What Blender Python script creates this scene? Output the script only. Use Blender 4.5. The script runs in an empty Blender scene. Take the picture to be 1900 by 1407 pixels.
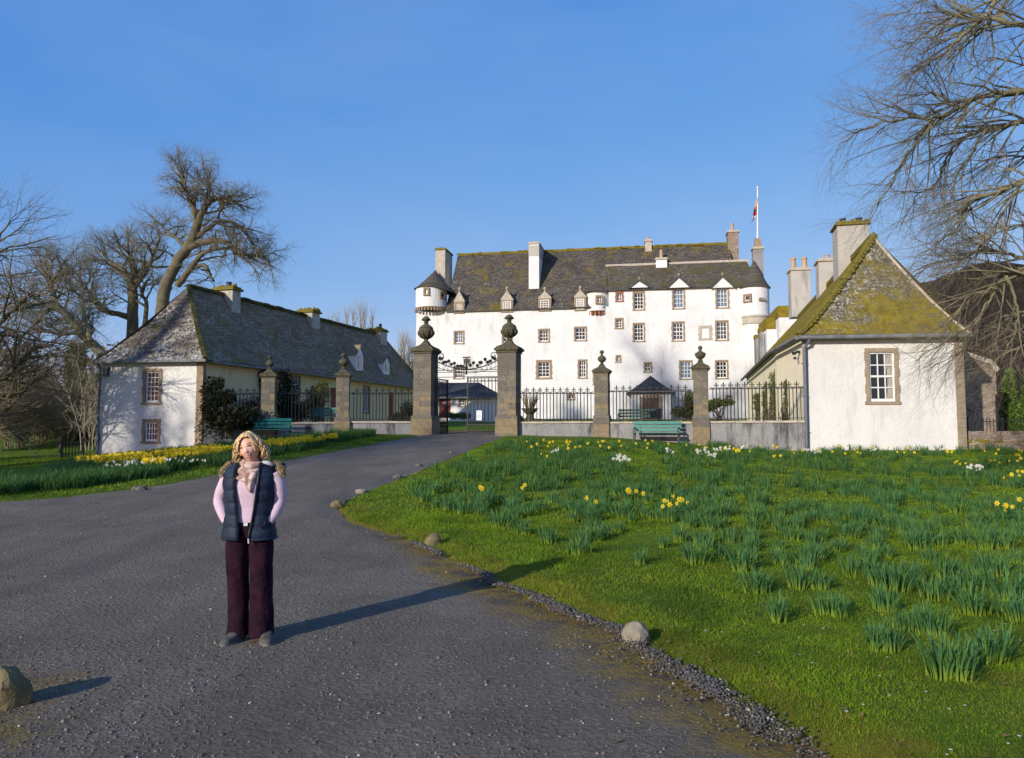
import bpy, math, random
import numpy as np
from mathutils import Vector as V, Matrix, noise as MN
R = math.radians
scn = bpy.context.scene
COL = scn.collection
# ------------------------------------------------------------------ camera
F = 1420.0; CX, CY = 950.0, 703.5
PITCH = math.atan(97 / F)
CAM = V((0, 0, 1.6))
cd = bpy.data.cameras.new('camera'); cam = bpy.data.objects.new('camera', cd); COL.objects.link(cam)
cam.location = CAM; cam.rotation_euler = (R(90) + PITCH, 0, 0)
cd.sensor_width = 36; cd.lens = 36 * F / 1900; cd.clip_start = 0.05; cd.clip_end = 3000
scn.camera = cam
# ------------------------------------------------------------------ light
SKYG = ((1.11, .70), (.61, 1.37), (.24, 3.6))        # clear spring sky: exponent and gain per channel
SUN_EL, SUN_AZ = R(19.5), R(39.5)      # travel direction leans 39.5 deg right of +Y
w = bpy.data.worlds.new('World'); scn.world = w; w.use_nodes = True
nt = w.node_tree; bg = nt.nodes['Background']
sky = nt.nodes.new('ShaderNodeTexSky'); sky.sky_type = 'NISHITA'; sky.sun_disc = False
sky.sun_elevation = SUN_EL; sky.sun_rotation = R(219.5); sky.air_density = 1.0; sky.dust_density = 0.35; sky.ozone_density = 3.0
sp_ = nt.nodes.new('ShaderNodeSeparateColor'); cb_ = nt.nodes.new('ShaderNodeCombineColor'); nt.links.new(sky.outputs[0], sp_.inputs[0])
for i_, (e_, k_) in enumerate(SKYG):
    pw = nt.nodes.new('ShaderNodeMath'); pw.operation = 'POWER'; pw.inputs[1].default_value = e_; ml = nt.nodes.new('ShaderNodeMath'); ml.operation = 'MULTIPLY'; ml.inputs[1].default_value = k_
    nt.links.new(sp_.outputs[i_], pw.inputs[0]); nt.links.new(pw.outputs[0], ml.inputs[0]); nt.links.new(ml.outputs[0], cb_.inputs[i_])
tcw = nt.nodes.new('ShaderNodeTexCoord'); mpw = nt.nodes.new('ShaderNodeMapping'); mpw.inputs['Scale'].default_value = (1.2, 1.2, 4.0); mpw.inputs['Rotation'].default_value = (.25, .1, .4); nzw = nt.nodes.new('ShaderNodeTexNoise'); nzw.inputs['Scale'].default_value = 1.6; nzw.inputs['Detail'].default_value = 6
nt.links.new(tcw.outputs['Generated'], mpw.inputs[0]); nt.links.new(mpw.outputs[0], nzw.inputs['Vector']); rpw = nt.nodes.new('ShaderNodeValToRGB'); rpw.color_ramp.elements[0].position = .42; rpw.color_ramp.elements[0].color = (0, 0, 0, 1); rpw.color_ramp.elements[1].position = .8; rpw.color_ramp.elements[1].color = (.16, .16, .16, 1)
nt.links.new(nzw.outputs['Fac'], rpw.inputs[0]); mxw = nt.nodes.new('ShaderNodeMix'); mxw.data_type = 'RGBA'; mxw.inputs[7].default_value = (3.6, 4.4, 5.6, 1)     # thin high haze
nt.links.new(rpw.outputs[0], mxw.inputs[0]); nt.links.new(cb_.outputs[0], mxw.inputs[6]); nt.links.new(mxw.outputs[2], bg.inputs[0]); bg.inputs[1].default_value = 0.15
sd = bpy.data.lights.new('sun', 'SUN'); sd.energy = 4.7; sd.angle = R(0.8); sd.color = (1.0, 0.925, 0.79)
sun = bpy.data.objects.new('sun', sd); COL.objects.link(sun)
tv = V((math.sin(SUN_AZ) * math.cos(SUN_EL), math.cos(SUN_AZ) * math.cos(SUN_EL), -math.sin(SUN_EL)))
sun.rotation_euler = tv.to_track_quat('-Z', 'Y').to_euler()
scn.view_settings.view_transform = 'Standard'; scn.view_settings.look = 'None'
scn.view_settings.exposure = 0.0; scn.view_settings.gamma = 1
scn.cycles.max_bounces = 5; scn.cycles.diffuse_bounces = 3; scn.cycles.glossy_bounces = 2
scn.cycles.transmission_bounces = 2; scn.cycles.transparent_max_bounces = 4
# ------------------------------------------------------------------ helpers
def ray(px, py):
    a = (px - CX) / F; v = (CY - py) / F
    return V((a, math.cos(PITCH) - math.sin(PITCH) * v, math.sin(PITCH) + math.cos(PITCH) * v))
def at(px, py, Y):
    d = ray(px, py); return CAM + d * (Y / d.y)
def ss(t): t = max(0.0, min(1.0, t)); return t * t * (3 - 2 * t)
def ground(x, y):
    if y < 6: p = 0.0
    elif y < 34: p = 1.4 * ((y - 6) / 28) ** 1.3
    elif y < 80: p = 1.4 + (y - 34) * 0.0332
    else: p = 2.93 + (y - 80) * 0.01
    k = ss((y - 12) / 16) * (1 - ss((y - 36) / 14))
    p -= k * (0.86 * ss((-x - 8) / 11) + 0.36 * ss((x - 2) / 8))
    return p
def gh(px, py):
    """pixel -> point on the ground"""
    d = ray(px, py); t = 1.0; prev = t
    while t < 400:
        q = CAM + d * t
        if q.z < ground(q.x, q.y): break
        prev = t; t *= 1.01
    lo, hi = prev, t
    for _ in range(25):
        m = (lo + hi) / 2; q = CAM + d * m
        if q.z < ground(q.x, q.y): hi = m
        else: lo = m
    return CAM + d * hi
ORI = {}
class MB:
    def __init__(s): s.v = []; s.f = []; s.uv = {}
    def add(s, vs, fs):
        n = len(s.v); s.v.extend([tuple(p) for p in vs]); s.f.extend([tuple(i + n for i in f) for f in fs])
    def quad(s, a, b, c, d, uv=None):
        if uv: s.uv[len(s.f)] = uv
        s.add((a, b, c, d), ((0, 1, 2, 3),))
    def box(s, c, sx, sy, sz, e=V((1, 0, 0)), n=V((0, 1, 0)), u=V((0, 0, 1)), top=1.0):
        """centre c, full sizes along e, n, u; top scales the upper face"""
        c = V(c); vs = []
        for dz in (-.5, .5):
            k = top if dz > 0 else 1
            for dx, dy in ((-.5, -.5), (.5, -.5), (.5, .5), (-.5, .5)):
                vs.append(c + e * (sx * dx * k) + n * (sy * dy * k) + u * (sz * dz))
        s.add(vs, ((3, 2, 1, 0), (4, 5, 6, 7), (0, 1, 5, 4), (1, 2, 6, 5), (2, 3, 7, 6), (3, 0, 4, 7)))
    def bar(s, a, b, w1, w2=None, side=V((0, 0, 1))):
        a, b = V(a), V(b); u = (b - a); L = u.length; u.normalize()
        e = u.cross(side)
        if e.length < 1e-4: e = u.cross(V((1, 0, 0)))
        e.normalize(); n = e.cross(u)
        s.box((a + b) / 2, w1, w2 or w1, L, e, n, u)
    def tube(s, pts, rs, sides=6, cap=True, closed=False):
        n0 = len(s.v); k = len(pts); pts = [V(p) for p in pts]
        if not hasattr(rs, '__len__'): rs = [rs] * k
        ref = V((0.31, 0.17, 0.93))
        for i, p in enumerate(pts):
            t = pts[min(i + 1, k - 1)] - pts[max(i - 1, 0)]
            if closed: t = pts[(i + 1) % k] - pts[(i - 1) % k]
            a = t.cross(ref)
            if a.length < 1e-6: a = t.cross(V((1, 0, 0)))
            a.normalize(); b = t.cross(a).normalized()
            for j in range(sides):
                an = 6.28318 * j / sides
                s.v.append(tuple(p + a * (rs[i] * math.cos(an)) + b * (rs[i] * math.sin(an))))
        for i in range(k if closed else k - 1):
            for j in range(sides):
                j2 = (j + 1) % sides; i2 = (i + 1) % k
                s.f.append((n0 + i * sides + j, n0 + i * sides + j2, n0 + i2 * sides + j2, n0 + i2 * sides + j))
        if cap and not closed:
            s.f.append(tuple(n0 + j for j in range(sides))[::-1]); s.f.append(tuple(n0 + (k - 1) * sides + j for j in range(sides)))
    def lathe(s, c, prof, n=16, a0=0.0, a1=6.28318, sx=1, sy=1):
        c = V(c); full = a1 - a0 > 6.28; n0 = len(s.v); m = n if full else n + 1
        for (r, z) in prof:
            for j in range(m):
                a = a0 + (a1 - a0) * j / n
                s.v.append((c.x + r * math.cos(a) * sx, c.y + r * math.sin(a) * sy, c.z + z))
        for i in range(len(prof) - 1):
            for j in range(n):
                j2 = (j + 1) % m
                s.f.append((n0 + i * m + j, n0 + i * m + j2, n0 + (i + 1) * m + j2, n0 + (i + 1) * m + j))
        if full:
            s.f.append(tuple(n0 + j for j in range(m))[::-1]); s.f.append(tuple(n0 + (len(prof) - 1) * m + j for j in range(m)))
    def grid(s, rows, uv=False):
        n0 = len(s.v); m = len(rows[0])
        for r in rows: s.v.extend([tuple(p) for p in r])
        for i in range(len(rows) - 1):
            for j in range(m - 1):
                if uv:
                    s.uv[len(s.f)] = [uv(i, j), uv(i, j + 1), uv(i + 1, j + 1), uv(i + 1, j)]
                s.f.append((n0 + i * m + j, n0 + i * m + j + 1, n0 + (i + 1) * m + j + 1, n0 + (i + 1) * m + j))
    def build(s, name, mat, parent=None, smooth=False, origin=None):
        me = bpy.data.meshes.new(name)
        if parent is not None: o0 = ORI[parent.name]
        elif origin is not None: o0 = V(origin)
        else:
            A = np.array(s.v); o0 = V((float(A[:, 0].min() + A[:, 0].max()) / 2, float(A[:, 1].min() + A[:, 1].max()) / 2, float(A[:, 2].min())))
        me.from_pydata([(x - o0.x, y - o0.y, z - o0.z) for x, y, z in s.v], [], s.f)
        if s.uv:
            ul = me.uv_layers.new(name='UVMap')
            for fi, q in s.uv.items():
                for k, li in enumerate(me.polygons[fi].loop_indices): ul.data[li].uv = q[k]
        for m in (mat if isinstance(mat, (list, tuple)) else [mat]): me.materials.append(m)
        if smooth: me.polygons.foreach_set('use_smooth', [True] * len(me.polygons))
        me.validate(); me.update()
        o = bpy.data.objects.new(name, me); COL.objects.link(o)
        if parent is not None: o.parent = parent
        else: o.location = o0
        ORI[o.name] = o0
        return o
def tag(o, label=None, cat=None, group=None, kind=None):
    if label: o['label'] = label
    if cat: o['category'] = cat
    if group: o['group'] = group
    if kind: o['kind'] = kind
    return o
def empty(name, loc, label=None, cat=None, group=None):
    o = bpy.data.objects.new(name, None); COL.objects.link(o); o.location = loc; o.empty_display_size = .3
    ORI[o.name] = V(loc); return tag(o, label, cat, group)
def copy_tree(o, parent=None):
    c = o.copy(); COL.objects.link(c)
    if parent is not None: c.parent = parent
    for ch in list(o.children): copy_tree(ch, c)
    return c
def np_mesh(name, verts, faces, mat, smooth=False, parent=None):
    """verts (n,3), faces (m,k) arrays"""
    me = bpy.data.meshes.new(name); k = faces.shape[1]
    me.vertices.add(len(verts)); me.vertices.foreach_set('co', verts.astype(np.float32).ravel())
    me.loops.add(faces.size); me.loops.foreach_set('vertex_index', faces.astype(np.int32).ravel())
    me.polygons.add(len(faces)); me.polygons.foreach_set('loop_start', np.arange(0, faces.size, k, dtype=np.int32))
    me.update(calc_edges=True); me.materials.append(mat)
    if smooth: me.polygons.foreach_set('use_smooth', [True] * len(me.polygons))
    o = bpy.data.objects.new(name, me); COL.objects.link(o)
    ORI[o.name] = V((0, 0, 0))
    return o
# ------------------------------------------------------------------ materials
def L3(c): return (c[0], c[1], c[2], 1)
class NM:
    def __init__(s, name, rough=0.85, spec=0.3):
        s.m = bpy.data.materials.new(name); s.m.use_nodes = True; s.t = s.m.node_tree
        s.b = s.t.nodes['Principled BSDF']; s.b.inputs['Roughness'].default_value = rough
        s.b.inputs['Specular IOR Level'].default_value = spec
        s.tc = s.t.nodes.new('ShaderNodeTexCoord'); s.geo = None
    def n(s, t): return s.t.nodes.new(t)
    def lk(s, a, b): s.t.links.new(a, b)
    def pos(s):
        if s.geo is None: s.geo = s.n('ShaderNodeNewGeometry')
        return s.geo.outputs['Position']
    def mapping(s, src, scale=(1, 1, 1), rot=(0, 0, 0)):
        m = s.n('ShaderNodeMapping'); m.inputs['Scale'].default_value = scale; m.inputs['Rotation'].default_value = rot
        s.lk(src, m.inputs[0]); return m.outputs[0]
    def noise(s, scale, detail=4, rough=.6, src=None, dist=0):
        n = s.n('ShaderNodeTexNoise'); n.inputs['Scale'].default_value = scale; n.inputs['Detail'].default_value = detail
        n.inputs['Roughness'].default_value = rough; n.inputs['Distortion'].default_value = dist
        s.lk(src or s.tc.outputs['Object'], n.inputs['Vector']); return n.outputs['Fac']
    def vor(s, scale, feat='F1', out='Distance', src=None, rnd=1):
        n = s.n('ShaderNodeTexVoronoi'); n.feature = feat; n.inputs['Scale'].default_value = scale; n.inputs['Randomness'].default_value = rnd
        s.lk(src or s.tc.outputs['Object'], n.inputs['Vector']); return n.outputs[out]
    def ramp(s, fac, stops, interp='LINEAR'):
        r = s.n('ShaderNodeValToRGB'); r.color_ramp.interpolation = interp
        while len(r.color_ramp.elements) < len(stops): r.color_ramp.elements.new(.5)
        for e, (p, c) in zip(r.color_ramp.elements, stops):
            e.position = p; e.color = L3(c) if hasattr(c, '__len__') else (c, c, c, 1)
        s.lk(fac, r.inputs[0]); return r.outputs[0]
    def mix(s, f, a, b, mode='MIX'):
        m = s.n('ShaderNodeMix'); m.data_type = 'RGBA'; m.blend_type = mode
        for i, x in ((0, f), (6, a), (7, b)):
            if hasattr(x, 'is_linked'): s.lk(x, m.inputs[i])
            elif i == 0: m.inputs[0].default_value = x
            else: m.inputs[i].default_value = L3(x)
        return m.outputs[2]
    def math(s, op, a, b=None):
        m = s.n('ShaderNodeMath'); m.operation = op; m.use_clamp = False
        for i, x in ((0, a), (1, b)):
            if x is None: continue
            if hasattr(x, 'is_linked'): s.lk(x, m.inputs[i])
            else: m.inputs[i].default_value = x
        return m.outputs[0]
    def rnd(s):
        if s.geo is None: s.geo = s.n('ShaderNodeNewGeometry')
        return s.geo.outputs['Random Per Island']
    def orand(s):
        return s.n('ShaderNodeObjectInfo').outputs['Random']
    def base(s, c):
        if hasattr(c, 'is_linked'): s.lk(c, s.b.inputs['Base Color'])
        else: s.b.inputs['Base Color'].default_value = L3(c)
        return s
    def bump(s, h, strength=.5, dist=.02):
        b = s.n('ShaderNodeBump'); b.inputs['Strength'].default_value = strength; b.inputs['Distance'].default_value = dist
        s.lk(h, b.inputs['Height'])
        if s.b.inputs['Normal'].is_linked: s.lk(s.b.inputs['Normal'].links[0].from_socket, b.inputs['Normal'])
        s.lk(b.outputs[0], s.b.inputs['Normal']); return s
M = {}
def simple(name, c, c2=None, scale=6, rough=.8, spec=.3, bump=0, bscale=40, bdist=.01):
    n = NM(name, rough, spec)
    if c2: n.base(n.ramp(n.noise(scale), [(.35, c), (.65, c2)]))
    else: n.base(c)
    if bump: n.bump(n.noise(bscale, 6), bump, bdist)
    M[name] = n.m; return n
def harl(name, c1, c2, stain, amt=.55, bs=1.0):
    n = NM(name, .9, .15); P = n.pos()
    col = n.ramp(n.noise(.6, 8, .65, P), [(.3, c1), (.7, c2)])
    st = n.noise(1.0, 6, .7, n.mapping(P, (1.6, 1.6, .35)))
    col = n.mix(n.ramp(st, [(.50 if amt > .9 else .55, 0), (.66 if amt > .9 else .75, amt)]), col, stain)
    col = n.mix(n.ramp(n.noise(9, 6, .7, P), [(.62, 0), (.72, .35)]), col, stain)
    n.base(col)
    n.bump(n.noise(7, 8, .75, P), .5 * bs, .05); n.bump(n.noise(45, 4, .7, P), .5 * bs, .012)
    M[name] = n.m
harl('harl_white', (.78, .78, .77), (.66, .655, .64), (.40, .36, .30), .68, 2.0)
harl('harl_near', (.80, .785, .75), (.68, .665, .63), (.47, .42, .35), .5, 1.4)
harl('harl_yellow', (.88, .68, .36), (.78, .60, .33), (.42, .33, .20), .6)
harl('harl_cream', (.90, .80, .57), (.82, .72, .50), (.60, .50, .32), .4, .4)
harl('harl_chimney', (.50, .47, .42), (.36, .34, .30), (.12, .11, .09), .8)
harl('harl_grey', (.30, .30, .30), (.20, .20, .20), (.07, .07, .065), .95)
harl('harl_lowwall', (.34, .335, .33), (.17, .17, .17), (.035, .035, .032), 1.0, 1.5)
simple('stone_dressed', (.36, .29, .20), (.25, .205, .15), 3, .9, .2, .5, 25, .02)
simple('stone_tan', (.34, .25, .16), (.25, .19, .13), 4, .9, .2, .4, 30)
simple('stone_red', (.36, .14, .08), (.26, .10, .06), 4, .9, .2, .4, 30)
simple('stone_pale', (.50, .45, .37), (.36, .32, .26), 4, .9, .2, .4, 30)
def pier_stone():
    n = NM('pier_stone', .92, .15); P = n.pos()
    c = n.ramp(n.rnd(), [(0, (.15, .135, .11)), (.35, (.20, .175, .135)), (.6, (.165, .15, .125)), (.8, (.25, .195, .12)), (1, (.20, .18, .155))], 'CONSTANT')
    c = n.mix(n.ramp(n.noise(6, 6, .7, P), [(.4, 0), (.75, .6)]), c, (.075, .068, .052))
    c = n.mix(n.ramp(n.noise(13, 3, .6, P), [(.6, 0), (.68, .5)]), c, (.36, .34, .28))
    n.base(c).bump(n.noise(25, 8, .7, P), .8, .02); M['pier_stone'] = n.m
pier_stone()
simple('urn_stone', (.06, .056, .036), (.13, .115, .075), 9, .95, .1, .7, 30, .02)
simple('iron', (.012, .013, .016), None, rough=.5, spec=.4)
simple('iron_grey', (.05, .055, .07), (.035, .035, .04), 5, rough=.55, spec=.4)
simple('pipe_grey', (.13, .155, .20), (.10, .12, .15), 3, .5, .4)
simple('gutter_grey', (.22, .225, .235), (.13, .13, .13), 2, .6, .3)
simple('sash_white', (.78, .76, .72), None, rough=.6)
simple('curtain', (.55, .50, .44), (.42, .38, .33), 8)
simple('door_red', (.27, .045, .03), (.22, .035, .025), 5, .6)
simple('door_brown', (.12, .065, .045), (.08, .045, .035), 5, .7)
simple('bench_green', (.012, .19, .15), (.02, .13, .10), 5, .5, .4, .2, 60)
simple('bench_dark', (.012, .055, .045), (.01, .04, .035), 5, .6)
simple('pot_clay', (.50, .34, .20), (.40, .28, .17), 6)
simple('pot_dark', (.05, .05, .05), (.03, .03, .03), 6, .5)
simple('paper_white', (.75, .77, .82), None, rough=.4)
simple('bark_old', (.17, .145, .09), (.10, .09, .06), 3, .95, .1, .7, 12, .04)
simple('bark_green', (.22, .21, .12), (.13, .125, .08), 2, .95, .1, .5, 14, .03)
simple('twig_dark', (.17, .15, .105), (.11, .095, .07), 2, .9, .1)
simple('twig_grey', (.23, .21, .14), (.15, .135, .09), 2, .9, .1)
simple('twig_brown', (.27, .21, .13), (.17, .135, .085), 2, .9, .1)
simple('twig_pale', (.36, .32, .24), (.28, .25, .2), 2, .9, .1)
simple('moss_dull', (.055, .052, .025), (.13, .115, .035), 6, .97, .05, .9, 22, .03)
simple('boulder', (.20, .165, .085), (.11, .095, .05), 4, .95, .1, .8, 14, .03)
simple('rock_pale', (.29, .25, .185), (.17, .15, .11), 6, .95, .1, .8, 25, .02)
simple('rock_dark', (.15, .14, .12), (.08, .08, .07), 6, .95, .1, .8, 25, .02)
simple('pole_white', (.75, .75, .72))
def glass(name, c=(.012, .016, .022), r=.06, sp=.6):
    n = NM(name, r, sp); n.base(c); n.bump(n.noise(1.3, 1, .5), .12, .04); M[name] = n.m
glass('glass_dark'); glass('glass_sky_tint', (.10, .16, .24), .12, .8); glass('glass_mid', (.05, .06, .07), .1, .7)  # bluish panes have the sky's reflection put into their base colour
def leafm(name, stops, rough=.5, trans=.25, spec=.25):
    n = NM(name, rough, spec); c = n.ramp(n.rnd(), stops)
    n.base(c)
    tr = n.n('ShaderNodeBsdfTranslucent'); n.lk(n.b.inputs['Base Color'].links[0].from_socket, tr.inputs[0])
    mx = n.n('ShaderNodeMixShader'); mx.inputs[0].default_value = trans
    out = n.t.nodes['Material Output']; n.lk(n.b.outputs[0], mx.inputs[1]); n.lk(tr.outputs[0], mx.inputs[2]); n.lk(mx.outputs[0], out.inputs[0])
    M[name] = n.m; return n
leafm('leaf_daffodil', [(0, (.045, .115, .034)), (.5, (.065, .155, .045)), (.8, (.085, .18, .042)), (1, (.14, .23, .03))], .55, .28, .15)
DS = [(0, (.055, .145, .05)), (.5, (.08, .195, .065)), (.8, (.105, .225, .06)), (1, (.14, .23, .03))]
def clump_mat():
    n = leafm('leaf_clump', DS, .55, .3, .15); sx = n.n('ShaderNodeSeparateXYZ'); n.lk(n.tc.outputs['Object'], sx.inputs[0])
    c0 = n.b.inputs['Base Color'].links[0].from_socket; c = n.mix(n.ramp(sx.outputs[2], [(.015, .85), (.10, 0)]), c0, (.24, .33, .03))
    for l in list(c0.links):
        if l.to_node.type in ('BSDF_PRINCIPLED', 'BSDF_TRANSLUCENT'): n.lk(c, l.to_socket)
clump_mat()
leafm('leaf_dark', [(0, (.018, .024, .011)), (.6, (.030, .038, .016)), (.85, (.045, .05, .02)), (1, (.07, .035, .02))])
leafm('leaf_conifer', [(0, (.06, .13, .015)), (.6, (.11, .20, .025)), (1, (.17, .27, .04))])
leafm('leaf_olive', [(0, (.06, .075, .016)), (.6, (.13, .14, .028)), (1, (.24, .22, .05))])
leafm('leaf_hedge', [(0, (.03, .045, .015)), (.6, (.06, .075, .022)), (1, (.10, .105, .035))])
leafm('leaf_climber', [(0, (.08, .10, .02)), (.6, (.15, .17, .035)), (1, (.22, .21, .06))])
leafm('leaf_red', [(0, (.06, .012, .012)), (.6, (.09, .02, .018)), (1, (.05, .03, .02))])
leafm('leaf_dry', [(0, (.13, .085, .04)), (.6, (.20, .14, .07)), (1, (.09, .08, .03))])
leafm('petal_yellow', [(0, (.80, .58, .02)), (1, (.85, .68, .04))], .6, .35)
leafm('petal_white', [(0, (.78, .76, .60)), (1, (.8, .8, .72))], .6, .35)
leafm('grass_blade', [(0, (.10, .18, .009)), (.4, (.17, .285, .012)), (.8, (.23, .35, .018)), (.95, (.25, .26, .05)), (1, (.34, .30, .13))], .8, .3, .08)
def grass_var():
    m = M['grass_blade']; n = NM.__new__(NM); n.m = m; n.t = m.node_tree; n.b = n.t.nodes['Principled BSDF']; n.geo = None; n.tc = n.n('ShaderNodeTexCoord'); P = n.pos()
    c0 = n.b.inputs['Base Color'].links[0].from_socket; ls = [l.to_socket for l in c0.links]
    c = n.mix(n.ramp(n.noise(1.1, 5, .7, P), [(.38, .75), (.56, 0)]), c0, (.045, .085, .012)); c = n.mix(n.ramp(n.noise(.7, 5, .7, n.mapping(P, (1, 1, 1), (0, 0, 1))), [(.52, 0), (.68, .6)]), c, (.24, .23, .03))
    for s_ in ls: n.lk(c, s_)
grass_var()
def roofm(name, stone, dark, lichen, moss, mossamt, lich_amt, bw=.32, bh=.2, lth=.56, mort=.35):
    n = NM(name, .93, .12); U = n.tc.outputs['UV']; P = n.pos()
    br = n.n('ShaderNodeTexBrick'); br.offset = .5; br.inputs['Scale'].default_value = 1
    br.inputs['Brick Width'].default_value = bw; br.inputs['Row Height'].default_value = bh
    br.inputs['Mortar Size'].default_value = .012; br.inputs['Bias'].default_value = 0
    br.inputs['Color1'].default_value = L3(stone); br.inputs['Color2'].default_value = L3(dark); br.inputs['Mortar'].default_value = L3([x * mort for x in dark])
    ds = n.n('ShaderNodeVectorMath'); ds.operation = 'ADD'
    nz = n.n('ShaderNodeTexNoise'); nz.inputs['Scale'].default_value = 1.7; n.lk(U, nz.inputs[0])
    sc = n.n('ShaderNodeVectorMath'); sc.operation = 'SCALE'; sc.inputs[3].default_value = .16; n.lk(nz.outputs[1], sc.inputs[0])
    n.lk(U, ds.inputs[0]); n.lk(sc.outputs[0], ds.inputs[1]); n.lk(ds.outputs[0], br.inputs[0])
    col = n.mix(n.ramp(n.noise(1.2, 6, .7, P), [(.4, 0), (.8, .5)]), br.outputs[0], dark)
    lc = n.noise(7.5, 5, .75, n.mapping(U, (1, .8, 1)), 1.1)
    lmask = n.math('MULTIPLY', n.ramp(lc, [(lth, 0), (lth + .05, 1)]), n.ramp(n.noise(.45, 3, .6, P), [(.4, .12), (.62, lich_amt)]))
    col = n.mix(lmask, col, lichen)
    mm = n.ramp(n.noise(.55, 7, .68, P), [(.62 - mossamt * .35, 0), (.72 - mossamt * .3, 1)])
    mm = n.math('MULTIPLY', mm, n.ramp(n.noise(5, 5, .75, P), [(.34, .1), (.5, .93)]))
    mcol = n.ramp(n.noise(3, 4, .6, P), [(.35, moss), (.7, [x * .5 for x in moss])])
    col = n.mix(mm, col, mcol)
    n.base(col); n.bump(br.outputs['Fac'], -.9, .03); n.bump(n.noise(9, 6, .75, P), .8, .05)
    M[name] = n.m
roofm('roof_mansion', (.115, .10, .085), (.055, .048, .042), (.34, .33, .28), (.20, .155, .03), .25, .85)
roofm('roof_mansion_green', (.125, .11, .085), (.062, .055, .044), (.36, .34, .27), (.115, .105, .04), .42, 1.1)
roofm('roof_left', (.31, .225, .145), (.17, .125, .08), (.56, .50, .42), (.20, .17, .04), .28, .9)
roofm('roof_left_front', (.19, .145, .10), (.10, .08, .055), (.60, .58, .53), (.13, .115, .035), .15, 1.2, lth=.49)
roofm('roof_right', (.20, .175, .12), (.10, .085, .055), (.48, .46, .38), (.26, .20, .014), .50, 1.5, .3, .17, .53, .6)
roofm('roof_moss', (.20, .18, .06), (.13, .11, .05), (.4, .38, .28), (.27, .20, .015), 1.2, .4)
roofm('roof_slate', (.075, .08, .09), (.05, .052, .06), (.12, .12, .12), (.09, .09, .04), .05, .3)
def mossm():
    n = NM('moss', .97, .05); n.base(n.ramp(n.noise(5, 6, .7), [(.3, (.09, .08, .02)), (.5, (.20, .165, .028)), (.75, (.15, .13, .07))])); n.bump(n.noise(22, 6, .7), .9, .04); M['moss'] = n.m
mossm()
def rubble():
    n = NM('rubble', .95, .1); P = n.pos(); v = n.vor(4.5, 'DISTANCE_TO_EDGE', 'Distance', n.mapping(P, (1, 1, 1.7)))
    c = n.ramp(n.vor(4.5, 'F1', 'Color', n.mapping(P, (1, 1, 1.7))), [(.1, (.17, .12, .09)), (.5, (.34, .26, .19)), (.9, (.24, .21, .18))])
    c = n.mix(n.ramp(v, [(.02, 1), (.07, 0)]), c, (.36, .30, .24)); n.base(c)
    n.bump(n.ramp(v, [(0, 0), (.12, 1)]), .8, .04); M['rubble'] = n.m
rubble()
# ------------------------------------------------------------------ terrain
rs = random.Random(7)
def interp(tab, y):
    if y <= tab[0][0]: return tab[0][1]
    for (a, b), (c, d) in zip(tab, tab[1:]):
        if y <= c: return b + (d - b) * (y - a) / (c - a)
    return tab[-1][1]
_R = [(1620, 1490), (1530, 1407), (1450, 1360), (1350, 1298), (1225, 1222), (1150, 1176), (1000, 1115), (900, 1070), (800, 1022), (715, 990), (650, 966), (627, 945), (650, 925), (705, 903), (770, 878), (850, 845), (890, 828), (932, 812)]
_L = [(0, 933), (130, 922), (260, 907), (400, 882), (530, 855), (640, 835), (725, 818), (772, 810)]
RT = sorted([(q.y, q.x) for q in (gh(*p) for p in _R)])
LT = sorted([(q.y, q.x) for q in (gh(*p) for p in _L)])
RT = [(-8, RT[0][1] + 3.2)] + RT + [(36.0, -.35)]
yl0, xl0 = LT[0]
LT = [(-8, -60), (yl0 - 6.5, -60), (yl0 - 2.2, -26)] + LT + [(36.0, -4.0)]
def xr(y): return interp(RT, y) + .10 * MN.noise((0, y * 1.7, 3)) + .05 * MN.noise((0, y * 6, 9))
def xl(y): return interp(LT, y) + .10 * MN.noise((5, y * 1.7, 3)) + .05 * MN.noise((5, y * 6, 9))
def edge_dist(x, y): return x - interp(RT, y)
def rut(x, y): return .02 * MN.noise((x * .6, y * .6, 0))
def axis(a, b, f0, f1, st):
    v = list(np.arange(f0, f1 + 1e-6, st)); s = st; q = f0
    while q > a: s *= 1.35; q -= s; v.insert(0, q)
    s = st; q = f1
    while q < b: s *= 1.35; q += s; v.append(q)
    return v
XS = axis(-900, 900, -26, 28, .4); YS = axis(-60, 1500, -4, 80, .4)
def bumpy(x, y):
    if abs(x) > 60 or y > 90: return 0
    if 35 < y < 44 and -9 < x < 4: return -.06
    d = min(max(x - interp(RT, y), interp(LT, y) - x), 3) if y < 36 else 2
    if d < 0: return -.03
    return min(1, d / 1.5) * .07 * MN.noise((x * .35, y * .35, 1)) + min(1, d / .5) * .05
mb = MB(); mb.grid([[(x, y, ground(x, y) + bumpy(x, y)) for x in XS] for y in YS])
g = NM('lawn', .95, .1); P = g.pos()
c = g.ramp(g.noise(.5, 7, .7, P), [(.3, (.07, .12, .010)), (.5, (.10, .165, .013)), (.7, (.14, .18, .02))])
c = g.mix(g.ramp(g.noise(14, 5, .75, P), [(.4, 0), (.75, .65)]), c, (.03, .055, .01))
c = g.mix(g.ramp(g.noise(3, 5, .75, P), [(.58, 0), (.72, .5)]), c, (.17, .15, .045))
att = g.n('ShaderNodeAttribute'); att.attribute_name = 'edge'
em = g.math('ADD', att.outputs['Fac'], g.math('MULTIPLY', g.noise(2.5, 5, .7, P), -.7))
c = g.mix(g.ramp(em, [(.05, .9), (.30, 0)]), c, (.22, .17, .02))
g.base(c).bump(g.noise(30, 6, .8, P), .9, .03); M['lawn'] = g.m
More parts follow.
